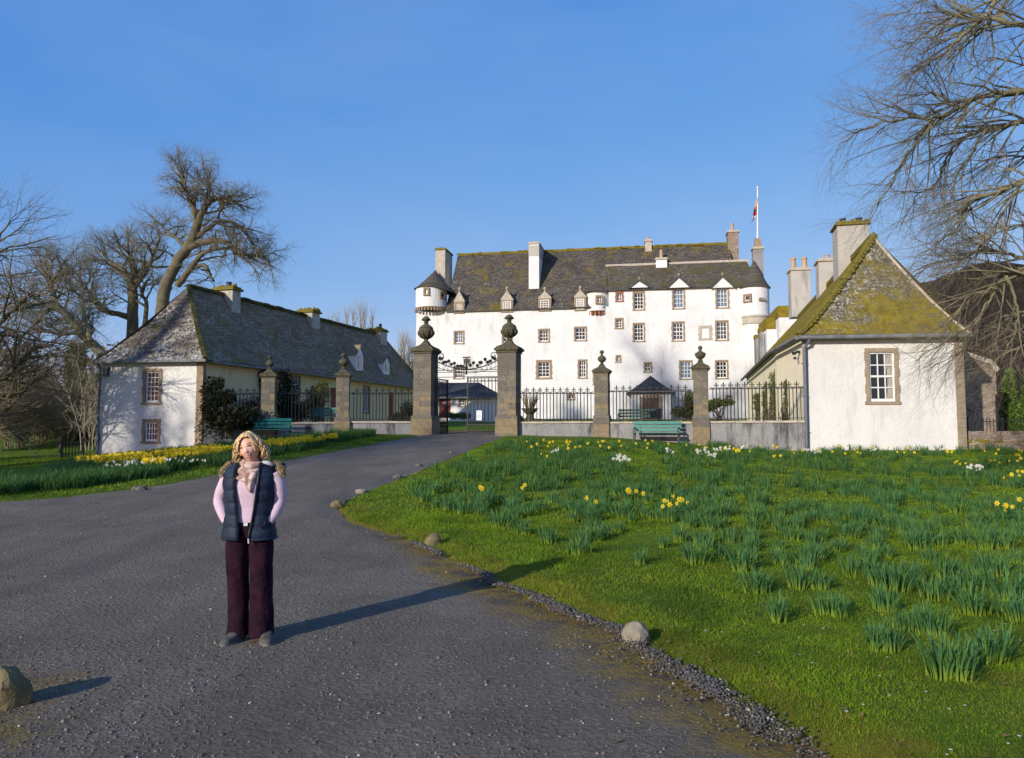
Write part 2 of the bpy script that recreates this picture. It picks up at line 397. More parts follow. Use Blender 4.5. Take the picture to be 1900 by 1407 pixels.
# bark litter under the trees
gr = mb.build('ground', M['lawn'], origin=(0, 0, 0), smooth=True); tag(gr, kind='structure')
a = gr.data.attributes.new('edge', 'FLOAT', 'POINT')
a.data.foreach_set('value', [max(0.0, min(3.0, edge_dist(v[0], v[1]))) if v[1] < 34 and v[1] < 40 and v[0] > -6 and v[1] < 14 else 3.0 for v in mb.v])
rows = []; ed = []; y = -7.0
while y < 36.0:
    a0, b0 = xl(y), xr(y); N = 110; r = []
    for i in range(N + 1):
        t = i / N; t = 1 - (1 - t) ** 1.9 if a0 < -12 else t
        x = a0 + (b0 - a0) * t
        crown = -.03 * (1 - ss(min(x - a0, b0 - x) / .5))
        r.append((x, y, ground(x, y) + .03 + rut(x, y) + crown)); ed.append((b0 - x, x - a0))
    rows.append(r); y += .12 if y < 16 else .3
mb = MB(); mb.grid(rows)
d = NM('gravel_drive', .92, .2); P = d.pos()
c = d.ramp(d.noise(.5, 7, .75, P), [(.34, (.145, .12, .09)), (.5, (.215, .18, .138)), (.66, (.27, .228, .18))])
c = d.mix(d.ramp(d.noise(90, 3, .8, P), [(.38, .7), (.62, 0)]), c, (.075, .065, .052))
vc = d.vor(34, 'F1', 'Color', P)
c = d.mix(d.ramp(vc, [(.72, 0), (.92, .5)]), c, (.30, .27, .235))
trk = d.noise(1.0, 4, .6, d.mapping(P, (1.1, .16, 1), (0, 0, .45)))
c = d.mix(d.ramp(trk, [(.42, .45), (.58, 0)]), c, (.105, .088, .07))
sp = d.math('MULTIPLY', d.ramp(d.vor(16, 'F1', 'Distance', P), [(.08, 1), (.13, 0)]), d.ramp(d.vor(16, 'F1', 'Color', P), [(.82, 0), (.86, 1)]))
c = d.mix(sp, c, (.40, .37, .33))
att = d.n('ShaderNodeAttribute'); att.attribute_name = 'edge'
nz = d.noise(1.6, 6, .75, P)
em = d.math('SUBTRACT', att.outputs['Fac'], d.math('MULTIPLY', nz, 1.15))
c = d.mix(d.ramp(em, [(.0, .85), (.35, 0)]), c, d.ramp(d.noise(2.2, 5, .7, P), [(.38, (.10, .075, .05)), (.5, (.26, .17, .018)), (.62, (.10, .078, .05))]))
d.base(c).bump(d.vor(30, 'F1', 'Distance', P), .7, .02).bump(d.noise(70, 5, .8, P), .9, .015); M['gravel_drive'] = d.m
dr = mb.build('driveway', M['gravel_drive'], origin=(0, 0, 0), smooth=True); tag(dr, kind='structure')
a = dr.data.attributes.new('edge', 'FLOAT', 'POINT')
def edv(v, e):
    x, yy, z = v
    r_ = e[0] * (.85 if yy < 12 else 3 + (yy - 12)) + (.25 if yy < 8 else .25 + (yy - 8) * .12)
    # mossy verge at the left foreground edge
    l_ = math.hypot((x + 3.6) / 1.3, (yy - 4.0) / 1.6)
    return max(0.0, min(3.0, min(r_, l_)))
a.data.foreach_set('value', [edv(v, e) for v, e in zip(mb.v, ed)])
# inner court path
rows = []
for y in np.arange(36.0, 41.1, .5):
    rows.append([(x, y, ground(x, y) + .03) for x in np.linspace(-3.9 - (y - 36) * .6, -.4 + (y - 36) * 1.2, 24)])
mb = MB(); mb.grid(rows); tag(mb.build('path', M['gravel_drive'], origin=(0, 0, 0), smooth=True), kind='structure')
# hill behind on the right
mb = MB(); rows = []
for j in range(26):
    y = 230 + j * 8; r = []
    for i in range(70):
        x = 105 + i * 7
        h = 72 * ss((x - 108) / 90) * ss((y - 225) / 90) + 3 + 5 * MN.noise((x * .02, y * .02, 0)) + 2 * MN.noise((x * .1, y * .1, 0))
        r.append((x, y, h - 3 if 0 < i < 69 else -5))
    rows.append(r)
mb.grid(rows)
h = NM('hillside', .97, .05); P = h.pos()
c = h.ramp(h.noise(.02, 6, .7, P), [(.35, (.035, .03, .022)), (.55, (.055, .035, .03)), (.7, (.04, .045, .018))])
c = h.mix(h.ramp(h.noise(.25, 5, .8, P), [(.4, 0), (.7, .6)]), c, (.02, .018, .014)); h.base(c).bump(h.noise(.5, 6, .8, P), 1, 2.0); M['hillside'] = h.m
tag(mb.build('hill', M['hillside'], origin=(0, 0, 0), smooth=True), kind='structure')

# ------------------------------------------------------------------ building helpers
class Plane:
    """vertical wall plane through A towards B (world xy); u runs A->B, n points out (to the viewer's side)"""
    def __init__(s, A, B):
        s.A = V((A[0], A[1], 0)); d = V((B[0] - A[0], B[1] - A[1], 0)); s.L = d.length; s.e = d.normalized()
        s.n = V((s.e.y, -s.e.x, 0))          # outward
    def pt(s, u, z, o=0): return s.A + s.e * u + s.n * o + V((0, 0, z))
    def hit(s, px, py):
        d = ray(px, py); t = (s.A - CAM).dot(s.n) / d.dot(s.n); q = CAM + d * t
        return (q - s.A).dot(s.e), q.z
    def rect(s, x0, y0, x1, y1):
        xm, ym = (x0 + x1) / 2, (y0 + y1) / 2
        return s.hit(x0, ym)[0], s.hit(x1, ym)[0], s.hit(xm, y1)[1], s.hit(xm, y0)[1]
def wall(mb, pl, u0, u1, z0, z1, holes=(), depth=.22):
    """face of a wall with real openings and their reveals"""
    us = sorted({u0, u1, *[h[0] for h in holes], *[h[1] for h in holes]}); us = [u for u in us if u0 <= u <= u1]
    zs = sorted({z0, z1, *[h[2] for h in holes], *[h[3] for h in holes]}); zs = [z for z in zs if z0 <= z <= z1]
    for a, b in zip(us, us[1:]):
        for c_, d_ in zip(zs, zs[1:]):
            um, zm = (a + b) / 2, (c_ + d_) / 2
            if any(h[0] < um < h[1] and h[2] < zm < h[3] for h in holes): continue
            mb.quad(pl.pt(a, c_), pl.pt(b, c_), pl.pt(b, d_), pl.pt(a, d_))
    for (a, b, c_, d_) in holes:
        f = lambda u, z, o: pl.pt(u, z, o)
        mb.quad(f(a, c_, 0), f(a, d_, 0), f(a, d_, -depth), f(a, c_, -depth))
        mb.quad(f(b, c_, 0), f(b, c_, -depth), f(b, d_, -depth), f(b, d_, 0))
        mb.quad(f(a, d_, 0), f(b, d_, 0), f(b, d_, -depth), f(a, d_, -depth))
        mb.quad(f(a, c_, 0), f(a, c_, -depth), f(b, c_, -depth), f(b, c_, 0))
def window(house, pl, rect, fw=.16, rows=4, cols=3, stone='stone_tan', gl='glass_dark', depth=.22, bar=.035, meet=False, blank=None, sill=True, proud=.03, sashin=.1, label=None):
    """rect = outer edge of the stone surround; returns the hole"""
    a, b, c_, d_ = rect; ha, hb, hc, hd = a + fw, b - fw, c_ + fw * .8, d_ - fw
    e, n, u = pl.e, pl.n, V((0, 0, 1))
    hw, hh = hb - ha, hd - hc; um, zm = (ha + hb) / 2, (hc + hd) / 2
    s = MB()
    if blank:
        s.box(pl.pt(um, zm, -.06), hw - .004, .05, hh - .004, e, n, u); sash = s.build('blind_window', M[blank], house)
    else:
        sf = min(.07, hw * .1); o = -sashin
        s.box(pl.pt(ha + sf / 2, zm, o), sf, .05, hh, e, n, u); s.box(pl.pt(hb - sf / 2, zm, o), sf, .05, hh, e, n, u)
        s.box(pl.pt(um, hc + sf * .75, o), hw - 2 * sf, .048, sf * 1.5, e, n, u); s.box(pl.pt(um, hd - sf / 2, o), hw - 2 * sf, .048, sf, e, n, u)
        for i in range(1, cols): s.box(pl.pt(ha + sf + (hw - 2 * sf) * i / cols, zm, o), bar, .03, hh - 2.5 * sf, e, n, u)
        for j in range(1, rows):
            bw = bar * 1.8 if (meet and j == rows // 2) else bar
            s.box(pl.pt(um, hc + sf * 1.5 + (hh - sf * 2.5) * j / rows, o + .004), hw - 2 * sf, .034, bw, e, n, u)
        sash = s.build('window', M['sash_white'], house)
        g_ = MB(); g_.box(pl.pt(um, zm, o - .05), hw - .01, .02, hh - .01, e, n, u); g_.build('pane', M[gl], sash)
    f_ = MB(); t = .14; o = proud - t / 2
    jr = random.Random(int(a * 100 + c_ * 37))
    nb = max(3, round((d_ - c_) / .38))
    for k in range(nb):                      # jamb stones, long and short
        z0_ = c_ + fw * .8 + (hd - hc) * k / nb; z1_ = c_ + fw * .8 + (hd - hc) * (k + 1) / nb
        for sgn, ue in ((-1, ha), (1, hb)):
            ww = fw * (1 + (.18 if k % 2 else -.04) + jr.uniform(-.04, .04))
            f_.box(pl.pt(ue + sgn * ww / 2, (z0_ + z1_) / 2, o + jr.uniform(-.002, .002)), ww, t, z1_ - z0_ - .006, e, n, u)
    f_.box(pl.pt(um, (hd + d_) / 2, o), b - a, t, d_ - hd - .004, e, n, u)
    f_.box(pl.pt(um, (c_ + hc) / 2, o + .015), b - a + (.08 if sill else 0), t, hc - c_ - .004, e, n, u)
    f_.build('surround', M[stone], sash)
    if label: sash['label'] = label
    return (ha, hb, hc, hd)
def hole_of(rect, fw): a, b, c_, d_ = rect; return (a + fw, b - fw, c_ + fw * .8, d_ - fw)
def roof_patch(mb, low, up, nv=8, nu=None, bell=1.0, sag=.03, sd=0, th=0):
    """surface between an eaves polyline and a ridge polyline (same count); bell>1 kicks the eaves out"""
    nu = nu or 24
    def pl_at(P, t):
        s_ = t * (len(P) - 1); i = min(int(s_), len(P) - 2); return V(P[i]).lerp(V(P[i + 1]), s_ - i)
    rows = []; L0 = (V(low[-1]) - V(low[0])).length or 1; H0 = (pl_at(up, .5) - pl_at(low, .5)).length
    for j in range(nv + 1):
        t = j / nv; r = []
        for i in range(nu + 1):
            s_ = i / nu; a, b = pl_at(low, s_), pl_at(up, s_); p = a.lerp(b, t)
            p.z = a.z + (b.z - a.z) * (t ** bell) + sag * MN.noise((p.x * .5 + sd, p.y * .5, p.z * .5)) * math.sin(math.pi * min(t + .05, 1)) 
            r.append(p)
        rows.append(r)
    e = (V(low[-1]) - V(low[0])).normalized()
    if L0 < 1e-3: e = V((1, 0, 0))
    mb.grid(rows, uv=lambda i, j: ((rows[i][j] - V(low[0])).dot(e), H0 * i / nv))
def chimney(house, c, w_, d_, z0, z1, e, n, mat='harl_grey', pots=(), capm='stone_pale', mossy=False, potm='pot_clay', potr=.16, poth=.6, pcap=.14, label=None):
    u = V((0, 0, 1)); c = V((c[0], c[1], 0)); s = MB()
    s.box(c + u * ((z0 + z1) / 2), w_, d_, z1 - z0, e, n, u)
    ch = s.build('chimney', M[mat], house)
    s = MB(); s.box(c + u * (z1 + pcap / 2 + .003), w_ + .2, d_ + .2, pcap, e, n, u); s.box(c + u * (z1 + pcap + .05), w_ + .04, d_ + .04, .09, e, n, u)
    if mossy:
        rr = random.Random(int(c.x * 10))
        for k in range(26):
            s.box(c + u * (z1 + pcap + rr.uniform(.02, .16)) + e * rr.uniform(-.5, .5) * w_ + n * rr.uniform(-.5, .5) * d_, rr.uniform(.1, .3), rr.uniform(.1, .3), rr.uniform(.05, .16), e, n, u, .6)
    s.build('coping', M['moss' if mossy else capm], ch)
    for q in pots:
        s = MB(); s.lathe(c + e * q + u * (z1 + pcap + .05), [(potr, 0), (potr * 1.1, .05), (potr * .9, .1), (potr * .78, poth * .8), (potr * .95, poth * .86), (potr * .95, poth), (potr * .7, poth), (potr * .7, poth * .8)], 12)
        s.build('chimney_pot', M[potm], ch, smooth=False)
    if label: ch['label'] = label
    return ch
UP = V((0, 0, 1))

# ------------------------------------------------------------------ the white mansion
HP = Plane((-10.0, 78.8), (24.5, 72.55))
he, hn = HP.e, HP.n; hb = -hn             # hb: backwards
def H(u, d, z): return HP.pt(u, z, -d)
man = empty('manor_house', H(0, 0, 2.5), 'tall white mansion with steep slate roofs, corner turrets and many small windows', 'mansion')
U = lambda px, py=640: HP.hit(px, py)[0]
Z = lambda px, py: HP.hit(px, py)[1]
zE1, zE2 = Z(960, 574), Z(1250, 535)
uL, uM, uR = U(772), U(1130), U(1420)
W = []
def mw(x0, y0, x1, y1, rows=4, cols=3, fw=.15, **k): W.append((HP.rect(x0, y0, x1, y1), rows, cols, fw, k))
mw(1173.8, 541, 1196.8, 576.6); mw(1247, 534.5, 1271, 574.5, gl='glass_sky_tint'); mw(1327.5, 533.5, 1353, 573, gl='glass_sky_tint')
mw(1141.8, 541.5, 1157, 561, 2, 2, .17, gl='glass_sky_tint', stone='stone_red'); mw(1140.5, 590, 1157, 611, 3, 2, .17, gl='glass_mid')
mw(1173.8, 599, 1196.8, 635); mw(1246, 596.5, 1270.5, 634, gl='glass_mid', meet=True)
mw(1296, 604, 1321, 631.6, 1, 1, .26, blank='harl_white', stone='stone_pale'); mw(1327, 594.5, 1352, 633, gl='glass_mid')
mw(1142, 659, 1152.7, 673, 2, 2, .13); mw(1194, 672, 1210, 692, 2, 2, .17)
mw(1260, 668.5, 1285.6, 705, gl='glass_sky_tint'); mw(1326.5, 668, 1351.5, 704)
mw(1072, 667, 1090, 703); mw(1065, 606, 1089, 633.6, 3, 3); mw(998.6, 610, 1020, 636, 3, 3)
mw(994.5, 668, 1024, 704, 4, 3, .24); mw(931, 611, 951, 637, 3, 3); mw(842, 613.6, 861.6, 639, 3, 3, gl='glass_sky_tint')
mw(841, 678, 861.6, 704, 3, 3, gl='glass_mid'); mw(1052, 730, 1067, 743, 1, 2, .16); mw(1100, 688, 1116, 715, 3, 2)
mw(1346, 733, 1359, 746, 2, 2, .13); mw(861, 666, 873, 676, 1, 2, .12)
for r_, ro, co, fw, k in W: window(man, HP, r_, fw, ro, co, bar=.05, depth=.3, sashin=.13, proud=.04, **k)
holes = [hole_of(r_, fw) for r_, ro, co, fw, k in W]
mb = MB(); zb = 1.2
wall(mb, HP, uL, uM, zb, zE1, [h for h in holes if h[1] < uM], .3)
wall(mb, HP, uM, uR, zb, zE2, [h for h in holes if h[0] > uM], .3)
D = 10.0
for (u_, zt) in ((uL, zE1), (uR, zE2)):
    mb.quad(H(u_, 0, zb), H(u_, D, zb), H(u_, D, zt), H(u_, 0, zt))
mb.quad(H(uM, 0, zE1), H(uM, 3.5, zE1), H(uM, 3.5, zE2), H(uM, 0, zE2))
mb.quad(H(uL, D, zb), H(uR, D, zb), H(uR, D, zE1), H(uL, D, zE1))
# gable walls
zR = at(1350, 453, 78.2).z; uG0, uG1 = U(828) , U(1366, 560)
for u_ in (uG0, uG1): mb.add([H(u_, 0, zE1 - .3), H(u_, D, zE1 - .3), H(u_, D / 2, zR - .12)], [(0, 1, 2)])
mb.build('wall', M['harl_white'], man)
mb = MB()
roof_patch(mb, [H(uG0 - .1, -.25, zE1 - .12), H(uM - .4, -.25, zE1 - .12)], [H(uG0 - .1, D / 2, zR), H(uM - .4, D / 2, zR)], 14, 40, 1.04, .22)
roof_patch(mb, [H(uM - .4, 1.6, zE1 + (zR - zE1) * .33), H(uG1, 1.6, zE1 + (zR - zE1) * .33)], [H(uM - .4, D / 2, zR), H(uG1, D / 2, zR)], 10, 30, 1.02, .16)
roof_patch(mb, [H(uG1, D + .2, zE1), H(uG0, D + .2, zE1)], [H(uG1, D / 2, zR), H(uG0, D / 2, zR)], 6, 10)
rf = mb.build('roof', M['roof_mansion'], man)
mb = MB(); mb.bar(H(uG0, D / 2, zR), H(uG1, D / 2, zR), .28, .26)
rr = random.Random(3)
for k in range(90): mb.box(H(rr.uniform(uG0, uG1), D / 2 + rr.uniform(-.2, .05), zR + rr.uniform(0, .14)), rr.uniform(.2, .8), .2, .14, he, hn, UP, .7)
mb.build('ridge', M['moss'], rf)
# front roof of the taller right part
fd = 3.4; zF = at(1300, 488, HP.pt(U(1300), 0, -fd).y).z
ua, ub = U(1112), U(1404, 540)
mb = MB()
roof_patch(mb, [H(uM - .1, -.28, zE2 - .1), H(uR, -.28, zE2 - .1)], [H(ua + .6, fd, zF), H(ub - .5, fd, zF)], 10, 44, 1.12, .16, 5)
roof_patch(mb, [H(ua - .9, 2.2, zE1 + 2.6), H(ua - 1.2, -.2, zE2 - .15), H(uM - .1, -.28, zE2 - .1)], [H(ua + .6, fd, zF), H(ua + .6, fd, zF), H(ua + .6, fd, zF)], 8, 12, 1.1)
mb.build('roof', M['roof_mansion_green'], man)['label'] = 'lower greenish front roof over the taller right part'
mb = MB(); mb.bar(H(ua + .5, fd + .05, zF + .02), H(ub - .3, fd + .05, zF + .02), .2, .3); mb.build('roof_coping', M['stone_pale'], man)
# filler wall between the front roof and main roof
mb = MB(); mb.box((H(ua + .6, fd + .3, zF - 1.2) + H(ub - .4, fd + .3, zF - 1.2)) / 2, (ub - ua) - 1.2, .3, 2.2, he, hn, UP); mb.build('parapet', M['harl_grey'], man)
# rounded corner turrets
def turret(px0, px1, ytop, ybot, ycorb, ztopm, uc, r, apex_d, apex_px, apex_py, corb_mat, steps, wins, rmat, mould=False, fr=1.0, base=0, skew=0, off=.35):
    c0 = H(uc, r * off, 0); zt, z0 = Z((px0 + px1) / 2, ytop), Z((px0 + px1) / 2, ybot)
    s = MB(); s.lathe(c0, [(r * .96, z0 - .02), (r, z0), (r, zt)], 36); t = s.build('turret', M['harl_white'], man)
    if base: s = MB(); s.lathe(c0, [(r * base, 1.5), (r * base, zt)], 36); s.build('stair_tower', M['harl_white'], t)
    s = MB(); zc = Z((px0 + px1) / 2, ycorb)
    if steps == 'teeth':
        s.lathe(c0, [(r * .94, zc + .1), (r * 1.0, zc + .16), (r * 1.02, z0 - .02)], 36)
        for k in range(16):
            a = math.pi + math.pi * (k + .5) / 16 - .2
            p = c0 + V((math.cos(a), math.sin(a), 0)) * (r * .98)
            s.box(V((p.x, p.y, zc - .02)), .16, .26, .3, V((-math.sin(a), math.cos(a), 0)), V((math.cos(a), math.sin(a), 0)), UP)
    elif steps == 'arc':
        for j in range(3):
            s.lathe(c0, [(r * (.58 + .11 * j), zc + (z0 - zc) * (j / 3)), (r * (.74 + .13 * j), zc + (z0 - zc) * (j / 3 + .2)), (r * (.74 + .13 * j), zc + (z0 - zc) * (j + 1) / 3 - .03)], 30)
        for k in range(9):
            a = math.pi + math.pi * (k + .5) / 9; p = c0 + V((math.cos(a), math.sin(a), 0)) * (r * .86)
            s.box(V((p.x, p.y, zc + .12)), .2, .3, .3, V((-math.sin(a), math.cos(a), 0)), V((math.cos(a), math.sin(a), 0)), UP)
    else:
        s.lathe(c0, [(r * .9, zc), (r * 1.01, zc + .06), (r * 1.01, zc + .2), (r * .97, zc + .22)], 36); s.lathe(c0, [(r * .97, zc + .2), (r * .985, z0 - .1)], 36); s.lathe(c0, [(r * .985, z0 - .1), (r * 1.035, z0 - .08), (r * 1.035, z0 + .06), (r, z0 + .1)], 36)
    s.build('corbel', M[corb_mat], t)
    ap = at(apex_px, apex_py, H(uc, apex_d, 0).y)
    if ztopm:
        s = MB(); n_ = 30
        low = [c0 + V((math.cos(a), math.sin(a), 0)) * (r * (1.12 + skew * max(0, math.cos(a)) ** 2)) + UP * (zt - .08 - skew * 1.2 * max(0, math.cos(a)) ** 2) for a in [2 * math.pi * k / n_ for k in range(n_ + 1)]]
        roof_patch(s, low, [ap] * (n_ + 1), 8, n_ * 2, 1.12, .05); s.build('turret_roof', M[rmat], t)
    for (x0, y0, x1, y1, ro, co, gl) in wins:
        xm = (x0 + x1) / 2; uu = HP.hit(xm, (y0 + y1) / 2)[0]
        a = math.asin(max(-.9, min(.9, (uu - uc) / r))); nrm = (hn * math.cos(a) + he * math.sin(a)).normalized(); ee = V((-nrm.y, nrm.x, 0))
        base = c0 + nrm * r * 1.0; A_ = base - ee * 1.5; p2 = Plane((A_.x, A_.y), (A_.x + ee.x * 3, A_.y + ee.y * 3))
        wpx = (x1 - x0) / 18.3 / max(.5, math.cos(a)); zc_ = Z(xm, y1); zd_ = Z(xm, y0)
        if ro: window(man, p2, (1.5 - wpx / 2, 1.5 + wpx / 2, zc_, zd_), .17, ro, co, gl=gl, proud=.16, sashin=-.04, bar=.05)
        else: window(man, p2, (1.5 - wpx / 2, 1.5 + wpx / 2, zc_, zd_), .15, blank='harl_white', proud=.16)
    return t
turret(771, 826, 534, 571, 575.5, True, U(797), (U(826) - U(771)) / 2 + .05, 2.6, 808, 501, 'stone_tan', 'teeth', [(791.5, 537.5, 802.5, 552, 0, 0, 0), (818, 543, 826, 556, 1, 1, 'glass_dark')], 'roof_mansion', skew=.5)
turret(1088, 1130, 541, 577, 584, False, U(1109), (U(1130) - U(1088)) / 2, 2.0, 1112, 493, 'stone_red', 'arc', [(1105.6, 549.5, 1119.4, 565.5, 2, 2, 'glass_mid')], 'roof_mansion_green', off=.68)
turret(1376, 1431, 533, 588, 603, True, U(1403), (U(1431) - U(1376)) / 2, 3.2, 1399, 481, 'stone_pale', 'mould', [(1379.6, 548, 1392, 563, 1, 1, 'glass_mid'), (1406, 555.5, 1415.5, 561, 1, 2, 'glass_dark')], 'roof_mansion_green', base=.93)
# small roof sweep over the middle turret
mb = MB(); c0 = H(U(1109), .5, 0); r_ = (U(1130) - U(1088)) / 2 * 1.08; zt = Z(1109, 541)
arc = [c0 + (hn * math.sin(a) + he * math.cos(a)) * r_ + UP * (zt - .05) for a in [math.pi * (1 - k / 14) for k in range(15)]]
ap = H(ua + .4, fd, zF); apm = H(ua - .9, 3.0, zE1 + 3.4)
roof_patch(mb, arc, [V(apm).lerp(V(ap), k / 14) for k in range(15)], 8, 28, 1.1, .05, 2)
mb.build('turret_roof', M['roof_mansion_green'], man)
# pedimented dormers: left four in stone, right three white over the wall head
def dormer(x0, x1, ya, y0, y1, blank=False, gl='glass_mid'):
    a, b, c_, d_ = HP.rect(x0, y0, x1, y1); um = (a + b) / 2; za = Z((x0 + x1) / 2, ya); w_ = (b - a)
    s = MB(); pr = .06
    f0, f1, f2 = H(a, -pr, c_), H(b, -pr, c_), H(um, -pr, za)
    fd0 = d_ + .1
    s.add([H(a, -pr, c_), H(b, -pr, c_), H(b, -pr, fd0), H(um, -pr, za), H(a, -pr, fd0), H(a, 3, c_), H(b, 3, c_), H(b, 3, fd0), H(um, 3.4, za), H(a, 3, fd0)],
          [(0, 1, 2, 3, 4), (1, 6, 7, 2), (5, 0, 4, 9), (0, 5, 6, 1), (5, 9, 8, 7, 6)])
    dm = s.build('dormer', M['stone_pale'], man)
    s = MB(); q = .14
    for sg in (a - q, b + q):
        s.add([H(sg, -.02, fd0 - .12), H(um, -.02, za + .05), H(um, 3.6, za + .05), H(sg, 3.2, fd0 - .12), H(sg, -.02, fd0 - .2), H(um, -.02, za - .03), H(um, 3.6, za - .03), H(sg, 3.2, fd0 - .2)],
              [(0, 1, 2, 3), (4, 7, 6, 5), (0, 4, 5, 1), (0, 3, 7, 4)])
    s.build('dormer_roof', M['roof_mansion'], dm)
    pf = Plane(tuple(H(0, -pr, 0))[:2], tuple(H(10, -pr, 0))[:2])
    window(man, pf, (a + .05, b - .05, c_, d_), .17, 4, 3, blank='sash_white' if blank else None, gl=gl, bar=.05, proud=.05, sashin=-.04 if not blank else .0)
    s = MB(); s.lathe(H(um, -.03, za), [(.09, -.05), (.06, .08), (.14, .2), (.1, .32), (.02, .4)], 8); s.build('finial', M['stone_pale'], dm)
dormer(842.5, 862, 540, 560, 582, True); dormer(929.5, 952, 539, 557, 580, gl='glass_dark'); dormer(999, 1023, 540, 554, 578, gl='glass_sky_tint'); dormer(1065.5, 1088, 538, 552, 577, gl='glass_mid')
for x0, x1, ya in ((1170, 1203, 523), (1240.5, 1279, 516.5), (1321, 1360, 515.5)):
    a, b = HP.hit(x0, 537)[0], HP.hit(x1, 537)[0]; um = (a + b) / 2; za = Z((x0 + x1) / 2, ya); zb_ = Z((x0 + x1) / 2, 534) - .05
    s = MB(); s.add([H(a, -.34, zb_), H(b, -.34, zb_), H(um, -.34, za), H(a, 2.4, zb_), H(b, 2.4, zb_), H(um, 3.2, za)], [(0, 1, 2), (0, 2, 5, 3), (1, 4, 5, 2), (0, 3, 4, 1)])
    pd = s.build('pediment', M['harl_white'], man)
    s = MB()
    for sg in (a - .15, b + .15): 
        s.bar(H(sg, -.36, zb_ - .02), H(um, -.36, za + .06), .12, .14); 
    for sg in (a - .15, b + .15):
        s.add([H(sg, -.3, zb_ + .0), H(um, -.3, za + .08), H(um, 3.3, za + .08), H(sg, 2.5, zb_ + .0)], [(0, 1, 2, 3)])
    s.build('pediment_roof', M['roof_slate'], pd)
    s = MB(); s.lathe(H(um, -.3, za), [(.09, -.05), (.06, .12), (.15, .24), (.1, .38), (.02, .46)], 8); s.build('finial', M['stone_tan'], pd)
def mch(x0, x1, yt, yb, d, dd, **k):
    q = H(U((x0 + x1) / 2, yt), 0, 0)
    p0, p1 = [at(x, yt, HP.pt(U(x, yt), 0, -d).y) for x in (x0, x1)]
    c = (p0 + p1) / 2; zb_ = at((x0 + x1) / 2, yb, c.y).z - .8
    return chimney(man, c - hn * (dd / 2), abs((p1 - p0).dot(he)), dd, zb_, c.z, he, hn, **k)
mch(808, 826, 464, 520, 3.2, 3.0, mat='stone_pale', pots=(0,), mossy=True, potm='pot_dark', poth=.4)
mc_ = mch(981, 1000, 453, 522, 1.5, 4.2, mat='harl_white', pots=(.1,), poth=.5)
qa, qb = at(981, 456, HP.pt(U(981, 449), 0, -1.5).y), at(1000, 475, HP.pt(U(1000, 449), 0, -1.5).y)
s = MB(); s.box((qa + qb) / 2 - hn * 2.1, abs((qb - qa).dot(he)) + .03, 4.24, abs(qa.z - qb.z), he, hn, UP); s.build('upper_stage', M['harl_chimney'], mc_)
mch(1197, 1209, 448, 470, 4.6, .9, mat='stone_pale', pots=(0,), poth=.4)
mch(1217, 1237.5, 482, 500, 2.9, .9, mat='harl_white', pots=(0,), poth=.9, potr=.2)
mch(1350.5, 1370, 431, 495, 4.4, 1.6, mat='rubble', pots=(0,), poth=.9, potr=.2)
cf = mch(1397, 1416, 462, 500, 3.0, 1.0, mat='harl_grey')
p = at(1406, 462, HP.pt(U(1406, 462), 0, -3.5).y)
s = MB(); s.box(p + UP * .5, .75, .6, 1.1, he, hn, UP, .75); s.build('chimney_head', M['stone_tan'], cf)
# flagpole
pb = p + UP * .9; pt_ = at(1405.5, 350, p.y)
fp = empty('flagpole', pb, 'white flagpole with a limp red, yellow and white flag above the right turret', 'flagpole')
s = MB(); s.tube([pb, pt_], [.085, .05], 8); s.lathe(pt_, [(.09, 0), (.13, .08), (.05, .2)], 8); s.build('pole', M['pole_white'], fp)
fl = NM('flag', .8, .2); ge = fl.tc.outputs['Generated']; sx = fl.n('ShaderNodeSeparateXYZ'); fl.lk(ge, sx.inputs[0])
fl.base(fl.ramp(sx.outputs[2], [(0, (.5, .03, .08)), (.12, (.75, .72, .72)), (.27, (.45, .02, .06)), (.42, (.03, .15, .05)), (.5, (.7, .10, .02)), (.6, (.85, .55, .02)), (.92, (.05, .18, .06))], 'CONSTANT'))
rows = []
for j in range(15):
    t = j / 14; q0 = at(1406.5, 365 + 30 * t, p.y); q1 = at(1405 - 5 * min(1, t * 2) - 6 * t * t * 1.0, 368 + 46 * t, p.y)
    rows.append([q0.lerp(q1, i / 8) + hn * (.22 * math.sin(i * 1.5 + t * 3)) * (i / 8) for i in range(9)])
s = MB(); s.grid(rows); f_ = s.build('flag', fl.m, fp, smooth=True)
sm = f_.modifiers.new('s', 'SOLIDIFY'); sm.thickness = .02
# entrance porch
up0, up1 = U(1163, 740), U(1253, 740); um = U(1207, 700); zpe, zpa = Z(1207, 731) - .0, at(1207, 697, HP.pt(um, 0, 1.5).y).z
zg = 2.6
s = MB(); s.box((H(up0 + .5, -1.5, 0) + H(up1 - .5, -1.5, 0)) / 2 + UP * ((zg + zpe) / 2 - .3), up1 - up0 - 1, 3.0, zpe - zg + .6, he, hn, UP)
po = s.build('porch', M['harl_white'], man)
s = MB(); A_, B_ = H(up0, -3.3, zpe - .1), H(up1, -3.3, zpe - .1); C_, D_ = H(up1, 0, zpe - .1), H(up0, 0, zpe - .1); T_, T2 = H(um, -1.4, zpa), H(um, -.02, zpa + .05)
roof_patch(s, [A_, B_], [T_, T_], 6, 12, 1.15); roof_patch(s, [B_, C_], [T_, T2], 6, 8, 1.1); roof_patch(s, [D_, A_], [T2, T_], 6, 8, 1.1)
s.build('porch_roof', M['roof_slate'], po)
s = MB(); s.box(H(um, -3.02, (zg + zpe) / 2 - .25), 1.5, .12, zpe - zg - .5, he, hn, UP); dd_ = s.build('door', M['door_brown'], po)
s = MB()
for q in (-.9, .9): s.box(H(um + q, -3.04, (zg + zpe) / 2 - .2), .28, .16, zpe - zg - .4, he, hn, UP)
s.box(H(um, -3.04, zpe - .28), 1.5, .16, .3, he, hn, UP); s.build('surround', M['stone_tan'], dd_)
